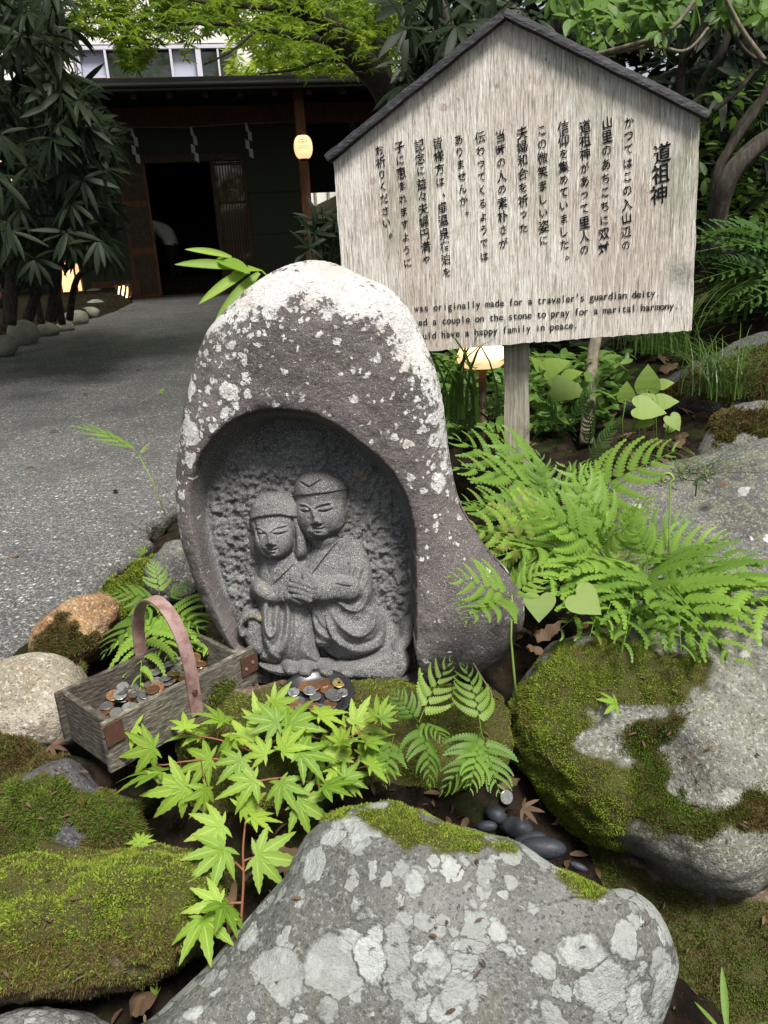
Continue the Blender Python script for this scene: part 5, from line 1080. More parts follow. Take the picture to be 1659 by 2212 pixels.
# fern shade behind and beneath the sign
dk = []
for k in range(9):
    b0 = (random.uniform(985, 1080), random.uniform(900, 960)); dk.append((b0, random.uniform(1.95, 2.3), (b0[0]+random.uniform(-120, 130), b0[1]-random.uniform(10, 160)), random.uniform(1.85, 2.2)))
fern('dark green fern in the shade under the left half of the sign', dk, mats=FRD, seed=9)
dk = []
for k in range(10):
    b0 = (random.uniform(1190, 1300), random.uniform(930, 1000)); dk.append((b0, random.uniform(1.95, 2.2), (b0[0]+random.uniform(-110, 110), b0[1]-random.uniform(-20, 150)), random.uniform(1.8, 2.1)))
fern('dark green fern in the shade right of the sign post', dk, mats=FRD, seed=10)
dk = []
for k in range(14):
    b0 = (random.uniform(1640, 1760), random.uniform(560, 640)); dk.append((b0, random.uniform(2.7, 3.1), (b0[0]-random.uniform(60, 260), b0[1]-random.uniform(-90, 190)), random.uniform(2.4, 2.9)))
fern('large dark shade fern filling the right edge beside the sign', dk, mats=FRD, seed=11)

# ------------------------------------------------------------------ maple seedling in front
LM = [maple_mesh(s, True) for s in range(5)]
seedl = thing('maple_seedling', 'bright green maple seedling with red stems in front of the stone', 'maple seedling', tuple(atd(525, 1990, 0.95)))
LV = [(296, 1567, 213, 1583), (400, 1574, 392, 1522), (333, 1614, 240, 1634), (345, 1669, 222, 1662), (400, 1699, 272, 1732), (445, 1702, 413, 1768), (550, 1684, 450, 1736), (607, 1689, 642, 1768), (620, 1569, 722, 1512), (590, 1519, 668, 1500), (648, 1626, 748, 1646), (735, 1604, 746, 1540), (740, 1606, 806, 1580), (820, 1549, 800, 1485), (824, 1552, 868, 1530), (500, 1594, 462, 1655), (505, 1590, 560, 1600), (700, 1700, 792, 1682), (745, 1680, 815, 1660), (482, 1833, 398, 1918), (480, 1783, 384, 1815), (555, 1848, 668, 1858), (545, 1766, 615, 1776), (475, 1950, 388, 1975), (480, 1955, 532, 2038), (440, 1985, 447, 2092),
      (430, 1590, 360, 1560), (455, 1640, 385, 1660), (520, 1640, 470, 1690), (575, 1630, 520, 1600), (600, 1560, 540, 1545), (560, 1560, 590, 1500), (660, 1580, 600, 1610), (690, 1640, 650, 1700), (480, 1560, 445, 1520), (610, 1620, 650, 1580), (645, 1730, 700, 1760), (540, 1600, 500, 1545), (780, 1630, 830, 1620), (520, 1745, 560, 1720), (765, 1565, 838, 1532), (792, 1605, 858, 1572), (700, 1622, 772, 1600), (722, 1662, 792, 1706), (800, 1655, 862, 1640), (745, 1640, 700, 1600), (690, 1545, 745, 1530)]
def sdepth(py): return 1.12-0.15*(py-1500)/500-0.07*max(0, py-1760)/200
rr = random.Random(5)
BR = [[(520, 2000), (526, 1900), (525, 1830), (535, 1740), (548, 1660), (575, 1610), (650, 1590), (735, 1600), (822, 1550)], [(548, 1660), (470, 1640), (400, 1645), (335, 1650), (296, 1600)], [(545, 1690), (620, 1680), (700, 1695), (760, 1670)], [(560, 1630), (480, 1600), (400, 1585)], [(575, 1610), (600, 1560), (590, 1520)], [(526, 1880), (490, 1840), (480, 1790)], [(526, 1860), (550, 1850)], [(522, 1950), (478, 1955), (445, 1985)]]
bp = []
for ln in BR:
    L3 = spline(ln, len(ln)*5); pts = [atd(x, y, sdepth(y)+0.012) for x, y in L3]; bp += [(x, y) for x, y in L3]
    V, Fs = tube(pts, np.linspace(0.0017, 0.0009, len(pts)), 6); wobj('branch', V, Fs, MT['stem_red'], seedl)
bp = np.array(bp)
V, Fs = tube([atd(*q) for q in ((526, 1900, 0.99), (548, 1885, 1.03), (562, 1850, 1.06), (570, 1800, 1.09))], [0.003, 0.0035, 0.004, 0.004], 7); wobj('trunk', V, Fs, MT['bark'], seedl)
for k, (ax0, ay0, tx, ty) in enumerate(LV):
    dz = rr.uniform(-0.02, 0.03) if k >= 26 else rr.uniform(-0.03, 0.0)
    p = atd(ax0, ay0, sdepth(ay0)+dz); q = atd(tx, ty, sdepth(ty)+dz+rr.uniform(-0.01, 0.02)); d = q-p; L = np.linalg.norm(d)
    if L < 0.052 and k >= 26: L = 0.055
    up = np.array([rr.uniform(-.8, .8), rr.uniform(-.7, .3), 1.0])*0.7 + TOCAM(p)*0.4
    inst('leaf', LM[k % 5], frame(p, d, up, L*rr.uniform(0.78, 1.0), rr.uniform(-0.75, 0.75), rr.uniform(0.8, 1.05)), seedl)
    j = np.argmin(np.hypot(bp[:, 0]-ax0, bp[:, 1]-ay0)); e = atd(bp[j, 0], bp[j, 1], sdepth(bp[j, 1])+0.012)
    if np.linalg.norm(e-p) > 0.004:
        V, Fs = tube([e, (e+p)/2+np.array([0, 0, 0.004]), p], 0.0007, 5); wobj('petiole', V, Fs, MT['stem_red'], seedl)
# serrated leafy sprig behind the stone's left shoulder
sprig = thing('leafy_sprig', 'lit green leafy sprig peeking from behind the left shoulder of the stone', 'plant', tuple(atd(560, 600, 1.35)))
VF = blade_leaf(0.40, 8, 0.25, 0.12); meS = new_mesh('leaf', *VF); meS.materials.append(MT['leaf_seedling'])
for (a0, a1, b0, b1, w) in ((520, 580, 378, 562, .42), (500, 556, 402, 532, .42), (468, 560, 538, 580, .95), (545, 580, 428, 648, .42), (560, 590, 462, 690, .42), (500, 590, 560, 576, .6)):
    p, q = atd(a0, a1, 1.34), atd(b0, b1, 1.30); inst('leaf', meS, frame(p, q-p, TOCAM(p)*0.6+np.array([0, 0, .6]), np.linalg.norm(q-p), 0.2, w), sprig)
V, Fs = tube([atd(*q) for q in ((535, 575, 1.34), (565, 585, 1.35), (620, 640, 1.38), (660, 800, 1.42), (660, 1100, 1.50))], 0.002, 6); wobj('stem', V, Fs, MT['stem_green'], sprig)
# small herb between the mossy rocks, blades of bamboo grass at lower right, leaf by the box
def herb(name, label, cat, leaves, mesh, group=None, stem=None):
    root = thing(name, label, cat, tuple(atd(leaves[0][0], leaves[0][1], leaves[0][2])), group)
    for (x0, y0, d0, x1, y1, d1, w) in leaves:
        p, q = atd(x0, y0, d0), atd(x1, y1, d1); inst('leaf', mesh, frame(p, q-p, TOCAM(p)*0.5+np.array([0, 0, .7]), np.linalg.norm(q-p), 0, w), root)
    if stem:
        V, Fs = tube([atd(*q) for q in stem], 0.0012, 5); wobj('stem', V, Fs, MT['stem_green'], root)
    return root
herb('herb', 'tiny bright herb with cut leaves between the mossy rocks', 'plant', [(300, 1820, 1.02, 270, 1822, 1.02, 1), (305, 1818, 1.02, 290, 1797, 1.03, 1), (308, 1820, 1.02, 335, 1812, 1.02, 1), (305, 1822, 1.02, 318, 1842, 1.01, 1)], LM[1], stem=((304, 1820, 1.02), (312, 1858, 1.03)))
VF = blade_leaf(0.13, 8, 0.35, 0.10); meB = new_mesh('leaf', *VF); meB.materials.append(MT['leaf_fern'])
herb('bamboo_grass', 'bright bamboo grass blades sticking up in the lower right corner', 'grass', [(1570, 2225, 0.92, 1560, 2085, 0.96, 1), (1560, 2230, 0.92, 1500, 2160, 0.95, 0.9), (1590, 2240, 0.92, 1655, 2205, 0.9, .9)], meB)
herb('small_vine', 'small lobed leaf plant beside the back corner of the coin box', 'plant', [(455, 1390, 1.28, 430, 1405, 1.27, 1), (450, 1385, 1.28, 466, 1415, 1.26, 1.0), (440, 1390, 1.28, 420, 1375, 1.28, 1)], LM[2], stem=((450, 1388, 1.28), (430, 1440, 1.3)))
# heart-leaved plants
HM = heart_mesh()
hl = [((1398, 842), (1402, 770), 2.05), ((1352, 862), (1356, 812), 2.05), ((1420, 870), (1482, 862), 2.0), ((1375, 880), (1462, 890), 1.96), ((1448, 900), (1476, 938), 1.96), ((1425, 832), (1466, 822), 2.08), ((1388, 868), (1440, 850), 2.02), ((1440, 925), (1480, 912), 2.0), ((1400, 905), (1372, 930), 1.98)]
root = thing('heart_leaf_plant', 'heart-leaved green plant right of the sign post', 'plant', tuple(atd(1400, 960, 2.05)))
for (a, c, dp) in hl:
    p, q = atd(*a, dp), atd(*c, dp-0.02); inst('leaf', HM, frame(p, q-p, TOCAM(p)*0.6+np.array([0.1, 0, .5]), np.linalg.norm(q-p)*0.78), root)
    V, Fs = tube([p, p+np.array([0, 0.02, -0.06]), atd(a[0]-6, 985, dp+0.05)], 0.0016, 5); wobj('stalk', V, Fs, MT['stem_green'], root)
root = thing('heart_leaf_plant', 'broad leaves under the sign, just right of the post', 'plant', tuple(atd(1215, 880, 2.1)))
for (a, c, dp) in [((1180, 800), (1232, 775), 2.1), ((1220, 815), (1258, 800), 2.08), ((1165, 795), (1150, 770), 2.12), ((1195, 840), (1275, 845), 2.0), ((1235, 830), (1222, 860), 2.05)]:
    p, q = atd(*a, dp), atd(*c, dp-0.02); inst('leaf', HM, frame(p, q-p, TOCAM(p)*0.5+np.array([0.1, 0, .6]), np.linalg.norm(q-p)), root)
root = thing('heart_leaf_plant', 'two veined heart leaves below the pale fern at the stone foot', 'plant', tuple(atd(1165, 1330, 1.15)))
for (a, c, dp) in [((1166, 1288), (1164, 1342), 1.14), ((1245, 1285), (1300, 1325), 1.16)]:
    p, q = atd(*a, dp), atd(*c, dp-0.02); inst('leaf', HM, frame(p, q-p, TOCAM(p)*0.7+np.array([0.0, 0, .4]), np.linalg.norm(q-p)*1.0, 0, 1.2), root)
    V, Fs = tube([p, p+np.array([0, 0.03, -0.05])], 0.0012, 5); wobj('stalk', V, Fs, MT['stem_green'], root)
# grass tufts
def grass(label, cx, cy, dp, n, L, spread, seed, wd=0.004, lean=0.6, name='grass_tuft', mat='leaf_grass', up=1.0):
    rng = random.Random(seed); V = []; Fs = []; base = atd(cx, cy, dp)
    for k in range(n):
        a = rng.uniform(0, 6.28); ln = L*rng.uniform(0.5, 1.1); d = np.array([math.cos(a), math.sin(a), 0])*lean*rng.uniform(0.4, 1.3); p = base+np.array([rng.gauss(0, spread), rng.gauss(0, spread), 0]); s = unit(np.array([-d[1], d[0], 0.01])); b0 = len(V)
        for j in range(6):
            t = j/5; c = p+np.array([0, 0, up])*ln*(t-0.45*lean*t*t)+d*ln*t*t; w = wd*(1-t)**0.6+0.0003; V += [c-s*w, c+s*w]
        for j in range(5): i = b0+2*j; Fs.append((i, i+1, i+3, i+2))
    o = obj(name, V, Fs, MT[mat], smooth=False); tag(o, label, 'grass')
grass('fine dark grass clump hanging below the right end of the sign', 1420, 760, 2.5, 160, 0.38, 0.05, 1, 0.0016, 1.0)
grass('dark grass clump arching over the low boulder at the right', 1560, 850, 2.35, 150, 0.34, 0.05, 2, 0.0016, 1.1)
grass('broad sword-leaved clump beyond the right side of the sign', 1590, 690, 3.0, 40, 0.42, 0.06, 3, 0.009, 0.35, 'sword_leaf_plant')
grass('thin grass tuft on the rock joint behind the ferns', 1480, 1050, 1.75, 40, 0.16, 0.03, 4, 0.0014, 1.2)
grass('tall grass under the sign close to the carved stone', 985, 900, 1.9, 24, 0.34, 0.05, 6, 0.005, 0.7)
# fallen leaves
FL = [maple_mesh(30+s, False, 'leaf_dead') for s in range(2)]
def _crumple(VF, s):
    V, F = VF; V = V.copy(); r = np.random.default_rng(s); V[:, 1] *= 1+0.35*r.normal(size=len(V)).clip(-1, 1); V[:, 2] += 0.07*r.normal(size=len(V)); V[:, 0] += 0.02*r.normal(size=len(V)); return V, F
VF = _crumple(blade_leaf(0.5, 9, 0.35, -0.35), 1); meD = new_mesh('leaf', *VF); meD.materials.append(MT['leaf_dead']); FL.append(meD); VF = _crumple(blade_leaf(0.62, 9, -0.5, 0.45), 2); meD2 = new_mesh('leaf', *VF); meD2.materials.append(MT['leaf_dead']); FL += [meD2, meD]
def dead(px, py, dp, s, label, k=None, group='dry brown fallen leaves'):
    p = atd(px, py, dp); a = random.uniform(0, 6.28); o = inst('fallen_leaf', FL[k if k is not None else random.randrange(5)], frame(p, (math.cos(a), math.sin(a)*0.9, random.uniform(-.25, .25)), np.array([random.uniform(-.5, .5), -0.4, 1]), s)); tag(o, label, 'leaf', group); return o
for x, y, d, s, lab in ((1160, 1385, 1.14, .045, 'broad pale brown dry leaf at the right foot of the carved stone'), (1130, 1365, 1.17, .05, 'curled dry leaf behind the thin fern stem at the stone foot'), (1205, 1365, 1.16, .035, 'dark red-brown dry leaf beside the two heart leaves'), (1175, 1410, 1.12, .035, 'dry leaf lowest in the gap right of the stone foot'),
   (130, 1645, 1.15, .04, 'orange-brown dry leaf below the wooden coin box'), (20, 1720, 1.12, .05, 'pinkish dry leaf at the left edge above the mossy rocks'), (110, 1610, 1.18, .03, 'small dry leaf between round stone and coin box'), (400, 2055, .95, .07, 'long curled dry leaf beside the front boulder, left of it'), (500, 1960, .99, .06, 'dry leaf behind the lowest maple leaves'), (575, 1830, 1.05, .06, 'brown folded leaf standing in the crevice right of the maple stem'), (545, 1820, 1.05, .05, 'narrow brown leaf in the crevice beside the maple stem'), (330, 2170, .9, .05, 'dry leaf under the mossy rock, bottom left'),
   (1080, 1700, 1.08, .03, 'bit of dry leaf just above the lone coin'), (1130, 1745, 1.06, .03, 'thin dry leaf right of the pebble cluster'), (1345, 1015, 1.7, .035, 'curled dry leaf on the flat rock near the ferns'), (1550, 1045, 1.6, .03, 'small dry leaf on the flat rock at the right')):
    dead(x, y, d, s, lab)
for k in range(46):
    x, y = random.uniform(1330, 1640), random.uniform(610, 1010)
    dp = 3.2-(y-610)/400*1.35
    q = atd(x, y, dp); q[2] = float(ground_z(q[0], q[1]))+0.02; o = inst('fallen_leaf', FL[random.randrange(5)], frame(q, (random.uniform(-1, 1), random.uniform(-1, 1), 0.05), (random.uniform(-.4, .4), -.3, 1), random.uniform(.04, .075))); tag(o, 'dry brown leaf in the litter on the shaded slope right of the sign', 'leaf', 'leaf litter right of the sign')
GL = maple_mesh(50, False, 'leaf_seedling')
def green_fallen(px, py, dp, tx, ty, label):
    p, q = atd(px, py, dp), atd(tx, ty, dp-0.01); o = inst('fallen_leaf', GL, frame(p, q-p, TOCAM(p)*0.6+np.array([0, 0, .8]), np.linalg.norm(q-p)*0.9)); tag(o, label, 'leaf')
green_fallen(1330, 1520, 1.10, 1285, 1505, 'green maple leaf lying on the mossy top of the right boulder'); green_fallen(1330, 1375, 1.17, 1345, 1335, 'green maple leaf with red tip lying on rock below the ferns'); green_fallen(345, 845, 3.6, 358, 842, 'small green leaf lying on the path left of the stone'); green_fallen(310, 1195, 1.62, 300, 1175, 'green leaf on the broken path edge left of the stone'); green_fallen(335, 2150, .93, 325, 2128, 'pale green leaf fallen in the crevice at bottom left')

# crumbs of leaf and bark in the gaps between the rocks
_rg = np.random.default_rng(91); _VF = blade_leaf(0.45, 3, 0.5, 0.2); _fr = []
for _k in range(1500):
    if _k < 1100: _x, _y = _rg.uniform(-0.8, 0.75), _rg.uniform(0.6, 1.75)
    else: _x, _y = _rg.uniform(0.4, 1.9), _rg.uniform(1.7, 3.6)
    if _x < pr(_y)+0.03: continue
    _z = float(ground_z(_x, _y))+0.008; _fr.append(frame((_x, _y, _z), (_rg.normal(), _rg.normal(), _rg.normal()*.2), (_rg.normal()*.5, _rg.normal()*.5, 1), _rg.uniform(.008, .03), 0, _rg.uniform(.4, 1.2)))
for _o, _n in ((r4, 60), (r5, 40), (boulder2, 90), (r8, 90), (boulder1, 50), (r9, 60)):
    _vv, _ = o_data[_o.name]; _up = _vv[_vv[:, 2] > np.percentile(_vv[:, 2], 55)]
    for _q in _up[_rg.integers(0, len(_up), _n)]: _fr.append(frame(_q+np.array([0, -0.002, 0.006]), (_rg.normal(), _rg.normal(), _rg.normal()*.3), (_rg.normal()*.4, -.3, 1), _rg.uniform(.005, .014), 0, _rg.uniform(.25, .9)))
_lv, _lf = baked(_VF, _fr); tag(obj('leaf_litter', _lv, _lf, MT['leaf_dead']), kind='stuff')
for _lab, _pts in (('dry curved twig beside the stone foot, right of the dish', [(1022, 1432, 1.16), (1045, 1470, 1.15), (1062, 1500, 1.14), (1060, 1540, 1.13)]), ('twig lying on the moss of the front boulder', [(905, 1812, .955), (935, 1800, .955), (962, 1795, .955)])):
    _v, _f = tube(spline([atd(*q) for q in _pts], 10), 0.0011, 5); tag(obj('twig', _v, _f, MT['bark_pale']), _lab, 'twig')

for _k, (_x, _y, _lab) in enumerate(((60, 1010, 'small dry leaf on the path near the left edge'), (120, 930, 'dry leaf fragment on the path, upper left of the fern sprig'), (250, 1060, 'dry leaf lying on the path left of the carved stone'), (40, 1200, 'dry leaf on the path above the orange rock'), (300, 800, 'tiny dry leaf on the path beyond the fern sprig'), (180, 850, 'small dry leaf in the middle of the path'))):
    _q = atz(_x, _y, 0.22); _q = atz(_x, _y, float(path_z(_q[1]))+0.006); _o = inst('fallen_leaf', FL[_k % 5], frame(_q, (random.uniform(-1, 1), random.uniform(-1, 1), 0), (0.1, -.2, 1), 0.035)); tag(_o, _lab, 'leaf', 'dry leaves on the path')
# ------------------------------------------------------------------ inn building at the end of the path
e1 = at(250, 187, 11.2); e2 = atz(815, 175, e1[2]); WX = unit((e2-e1)*[1, 1, 0]); WN = np.array([WX[1], -WX[0], 0.0])       # WN points to the camera side
W0 = at(400, 640, 12.7)
def wf(px, py, dep=0.0): return onplane(px, py, W0-WN*dep, WN)              # dep > 0 is deeper into the house
def loc(p): q = p-W0; return q @ WX, -(q @ WN), p[2]                         # along, depth, height
inn = thing('inn_building', 'dark timber inn entrance under deep eaves at the end of the path', 'building', tuple(W0))
def slab(name, a0, a1, d0, d1, z0, z1, mat, parent=None, bev=0.0):
    c = W0 + WX*((a0+a1)/2) - WN*((d0+d1)/2); c = np.array([c[0], c[1], (z0+z1)/2])
    V, Fs = box(c, WX*(a1-a0)/2, WN*(d1-d0)/2, (0, 0, (z1-z0)/2), bev); return wobj(name, V, Fs, MT[mat], parent or inn, smooth=False)
zf = W0[2]-0.02
def A(px, py, dep=0.0): return loc(wf(px, py, dep))[0]
def Z(px, py, dep=0.0): return wf(px, py, dep)[2]
door_l, door_r, door_t = A(332, 500), A(470, 500), Z(400, 350); beam_b = Z(460, 274); beam_t = Z(460, 232)
wl, wr = -6.5, A(655, 420)
# walls around the opening
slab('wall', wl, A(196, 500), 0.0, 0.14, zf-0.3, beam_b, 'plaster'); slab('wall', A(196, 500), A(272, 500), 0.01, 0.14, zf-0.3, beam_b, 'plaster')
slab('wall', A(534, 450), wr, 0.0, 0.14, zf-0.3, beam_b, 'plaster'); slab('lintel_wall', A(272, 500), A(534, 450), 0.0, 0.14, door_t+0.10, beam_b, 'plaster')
for py in (415, 505, 590): slab('wall_batten', A(534, 450)+.01, wr-.01, -0.012, 0.0, Z(590, py)-0.006, Z(590, py)+0.006, 'roof_dark')
slab('door_head', A(272, 500), A(534, 450), -0.03, 0.10, door_t, door_t+0.10, 'dark_wood'); slab('base_board', A(196, 600), A(300, 600), -0.02, -0.001, zf, Z(270, 606), 'red_wood')
# sliding door leaves
dl = slab('door', A(272, 500), door_l, 0.02, 0.06, zf, door_t, 'red_wood')
for k in range(3): slab('door_panel', A(272, 500)+0.05, door_l-0.05, 0.005, 0.02, zf+0.1+k*0.68, zf+0.68+k*0.68, 'dark_wood', dl)
a0, a1 = A(474, 450), A(530, 450); dr = slab('lattice_door', a0, a1, 0.05, 0.07, zf, door_t, 'glass')
for k in range(9): slab('slat', a0+0.02+k*(a1-a0-0.04)/8-0.008, a0+0.02+k*(a1-a0-0.04)/8+0.008, 0.03, 0.05, zf, door_t, 'red_wood', dr)
for k in range(4): slab('rail', a0, a1, 0.022, 0.03, zf+0.25+k*0.55, zf+0.29+k*0.55, 'dark_wood', dr)
slab('door_post', a0-0.07, a0, -0.02, 0.1, zf, door_t, 'dark_wood'); slab('door_post', a1, a1+0.06, -0.02, 0.1, zf, door_t, 'dark_wood')
# room behind
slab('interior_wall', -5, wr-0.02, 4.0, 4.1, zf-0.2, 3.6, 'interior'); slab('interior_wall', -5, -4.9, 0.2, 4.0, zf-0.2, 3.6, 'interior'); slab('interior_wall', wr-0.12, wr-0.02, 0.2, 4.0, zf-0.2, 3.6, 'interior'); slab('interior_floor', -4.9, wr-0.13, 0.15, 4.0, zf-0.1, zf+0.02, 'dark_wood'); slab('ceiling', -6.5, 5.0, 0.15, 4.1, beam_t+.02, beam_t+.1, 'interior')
# beams, rafters, roof
slab('beam', wl, 5.4, -0.16, 0.02, beam_b, beam_t, 'red_wood'); slab('beam', wl, 5.4, -1.32, -1.18, beam_t+0.02, beam_t+0.16, 'dark_wood')
ez = e1[2]; el = loc(e1)[1]
for k in range(24):
    a = -5.6+k*0.45; p = W0+WX*a-WN*(-1.62); q = W0+WX*a-WN*0.3; p[2] = ez-0.14; q[2] = ez+0.30; ax = (q-p)/2
    V, Fs = box((p+q)/2, ax, WX*0.035, np.cross(unit(ax), WX)*0.04); wobj('rafter', V, Fs, MT['dark_wood'], inn, smooth=False)
p = W0-WN*(-1.75); q = W0-WN*2.6; p[2] = ez-0.03; q[2] = ez+0.42
Vr = []
for s in (-6.8, 6.2):
    for (c, dz) in ((p, -0.05), (q, -0.05), (q, 0.06), (p, 0.03)): Vr.append(c+WX*s+np.array([0, 0, dz]))
wobj('roof', Vr, [(0, 1, 2, 3), (7, 6, 5, 4), (0, 4, 5, 1), (1, 5, 6, 2), (2, 6, 7, 3), (3, 7, 4, 0)], MT['roof_dark'], inn, smooth=False)
slab('upper_wall', wl, 6.0, 0.03, 0.12, beam_t, ez+0.22, 'plaster'); slab('fascia', -6.8, 6.2, -1.80, -1.76, ez-0.12, ez+0.02, 'roof_dark')
V, Fs = tube([W0+WX*s-WN*(-1.86)+np.array([0, 0, ez-0.07-W0[2]]) for s in (-6.8, 6.2)], 0.035, 8); wobj('gutter', V, Fs, MT['roof_dark'], inn)
# porch post
ap = A(661, 430, -1.25); slab('post', ap-0.07, ap+0.07, -1.32, -1.18, zf, beam_t+0.02, 'red_wood', bev=0.01); slab('post', A(-40, 430, -1.25)-0.07, A(-40, 430, -1.25)+0.07, -1.32, -1.18, zf, beam_t+0.02, 'red_wood', bev=0.01)
slab('post', 4.2, 4.34, -1.32, -1.18, zf, beam_t+0.02, 'red_wood', bev=0.01)
# side wall right of the passage, closed with dark boards above
slab('side_screen', wr+0.9, 5.0, 0.0, 0.1, Z(700, 410)+0.0, beam_b, 'roof_dark'); slab('side_screen', wr+0.02, wr+0.95, 1.2, 1.3, Z(700, 415, 1.2), beam_b+.3, 'roof_dark')
# the white wall and bamboo fence beyond the passage
fence = thing('white_fence', 'bright white fence glimpsed through the passage right of the lantern post', 'fence', tuple(W0+WX*3-WN*6.0))
slab('panel', wr-0.8, 6.5, 6.0, 6.05, zf-0.4, 2.6, 'fence_white', fence)
for k in range(7): slab('slat', wr+0.1+k*0.3, wr+0.15+k*0.3, 5.93, 5.99, zf-0.4, 2.6, 'sign_post', fence)
# rope with paper streamers
rope = thing('straw_rope', 'thin rope strung along the beam above the entrance', 'rope', tuple(wf(290, 276, -0.3)))
V, Fs = tube([wf(x, y, -0.3) for x, y in ((255, 274), (400, 275), (530, 266), (650, 262))], 0.012, 6); wobj('cord', V, Fs, MT['box_wood_pale'], rope)
def streamer(px, py, label):
    p = wf(px, py, -0.32); V = []; Fs = []; h = 0.115; w = 0.055; x = 0
    for k in range(4):
        b0 = len(V); x0 = (0.02, 0.045, 0.0, 0.04)[k]; tilt = 0.02
        for (a, z) in ((x0, -k*h), (x0+w*(0.55 if k == 0 else 1), -k*h-tilt), (x0+w, -(k+1)*h-0.03), (x0, -(k+1)*h)):
            for dpp in (0, 0.004): V.append(p+WX*a+np.array([0, 0, z])+WN*(dpp+0.006*(k % 2)))
        Fs += [(b0, b0+2, b0+4, b0+6), (b0+1, b0+7, b0+5, b0+3)] + [(b0+i, b0+i+1, b0+(i+3) % 8, b0+(i+2) % 8) for i in (0, 2, 4, 6)]
    o = obj('paper_streamer', V, Fs, MT['white_paper'], smooth=False); tag(o, label, 'paper streamer', 'zigzag paper streamers above the entrance')
streamer(407, 273, 'zigzag white paper streamer above the dark doorway'); streamer(526, 264, 'zigzag white paper streamer nearest the glowing oval lantern'); streamer(278, 275, 'zigzag paper streamer half hidden by the dark shrub leaves')
# glowing paper lantern on its post
def lathe(prof, c, seg=24, ax=None):
    V = []; m = len(prof)
    for k in range(seg):
        q = 2*math.pi*k/seg
        for r, z in prof: V.append(c+np.array([math.cos(q)*r, math.sin(q)*r, z]))
    return np.array(V), [(k*m+i, ((k+1) % seg)*m+i, ((k+1) % seg)*m+i+1, k*m+i+1) for k in range(seg) for i in range(m-1)]
def lantern(c, r, h, label, mark=True, name='paper_lantern'):
    t = thing(name, label, 'lantern', tuple(c-np.array([0, 0, h])))
    pr_ = [(r*max(0.42, math.cos(a)**0.62)*(1+0.012*(k % 2)) if abs(a) < 1.3 else r*0.42, h*math.sin(a)) for k, a in enumerate(np.linspace(-1.3, 1.3, 25))]
    V, Fs = lathe(pr_, c); wobj('shade', V, Fs, MT['lantern_paper'], t)
    for z, s in ((-h*1.0, -1), (h*1.0, 1)):
        V, Fs = lathe([(0.001, z+s*0.02), (r*0.45, z+s*0.02), (r*0.46, z-s*0.015), (r*0.36, z-s*0.015)], c); wobj('ring', V, Fs, MT['dark_wood'], t)
    if mark:
        parts = []; n = unit((CAM-c)*[1, 1, 0]); s = np.array([-n[1], n[0], 0.0])
        def pt(u, v): 
            rr_ = r*max(0.42, math.cos(math.asin(min(1, abs(v)/h))*1.0)**0.62); return c + n*(math.sqrt(max(1e-6, rr_*rr_-u*u))+0.006) + s*u + np.array([0, 0, v])
        for pl2 in ([(-.05, .07), (-.03, .085), (0, .08), (.03, .085), (.05, .07)], [(-.05, .07), (-.055, .055), (-.03, .05), (0, .06), (.03, .05), (.055, .055), (.05, .07)], [(-.02, .055), (0, .035), (.02, .055)], [(0, .08), (0, .105)]):
            parts.append(tube([pt(*q) for q in spline(pl2, 12)], 0.003, 4))
        for row, (wd_, y) in enumerate(((0.06, 0.005), (0.07, -0.02))):
            for q in np.linspace(-wd_, wd_, 9): parts.append(tube([pt(q-0.005, y+0.006*(-1)**int(q*900)), pt(q, y-0.006), pt(q+0.006, y+0.005)], 0.0022, 4))
        V, Fs = merge(parts); wobj('emblem', V, Fs, MT['lantern_mark'], t)
lantern(wf(655, 318, -1.55), 0.125, 0.150, 'glowing oval paper lantern with brown emblem hanging before the porch post')
lantern(at(33, 358, 8.6), 0.16, 0.20, 'glowing lantern half hidden behind the shrub at the left edge', False)
def floor_lamp(px, py, Y, w, h, label):
    c = at(px, py, Y); t = thing('floor_lantern', label, 'lantern', tuple(c))
    V, Fs = box(c+[0, 0, h/2], (w*0.42, 0, 0), (0, w*0.42, 0), (0, 0, h*0.46)); wobj('shade', V, Fs, MT['lantern_paper_warm'], t, smooth=False)
    for sx in (-1, 1):
        for sy in (-1, 1): V, Fs = box(c+[sx*w*0.46, sy*w*0.46, h/2], (w*0.045, 0, 0), (0, w*0.045, 0), (0, 0, h/2)); wobj('frame_post', V, Fs, MT['red_wood'], t, smooth=False)
    V, Fs = box(c+[0, 0, h*1.0], (w*0.6, 0, 0), (0, w*0.6, 0), (0, 0, h*0.03)); wobj('cap', V, Fs, MT['red_wood'], t, smooth=False)
floor_lamp(158, 632, 9.2, 0.19, 0.34, 'glowing square floor lantern among the shrub stems at left')
t = thing('floor_lantern', 'small perforated lamp glowing low at the foot of the inn wall', 'lantern', tuple(at(268, 643, 11.6)))
c = at(268, 643, 11.6); V, Fs = lathe([(0.001, 0.0), (0.085, 0.0), (0.095, 0.08), (0.07, 0.15), (0.001, 0.17)], c, 16); wobj('core', V, Fs, MT['lamp_core'], t)
for k in range(10):
    a = k*math.pi/5; V, Fs = tube([c+np.array([math.cos(a+z*3)*(0.105-0.05*max(0, z-0.08)), math.sin(a+z*3)*(0.105-0.05*max(0, z-0.08)), z]) for z in np.linspace(0, 0.18, 7)], 0.017, 5); wobj('basket_strip', V, Fs, MT['dark_wood'], t)
c = at(1042, 792, 2.35); t = thing('floor_lantern', 'round warm glowing floor lantern behind the lower edge of the sign', 'lantern', tuple(c))
V, Fs = lathe([(0.055, 0.0), (0.074, 0.015), (0.078, 0.035), (0.068, 0.055), (0.045, 0.066), (0.001, 0.070)], c); wobj('shade', V, Fs, MT['lantern_paper'], t)
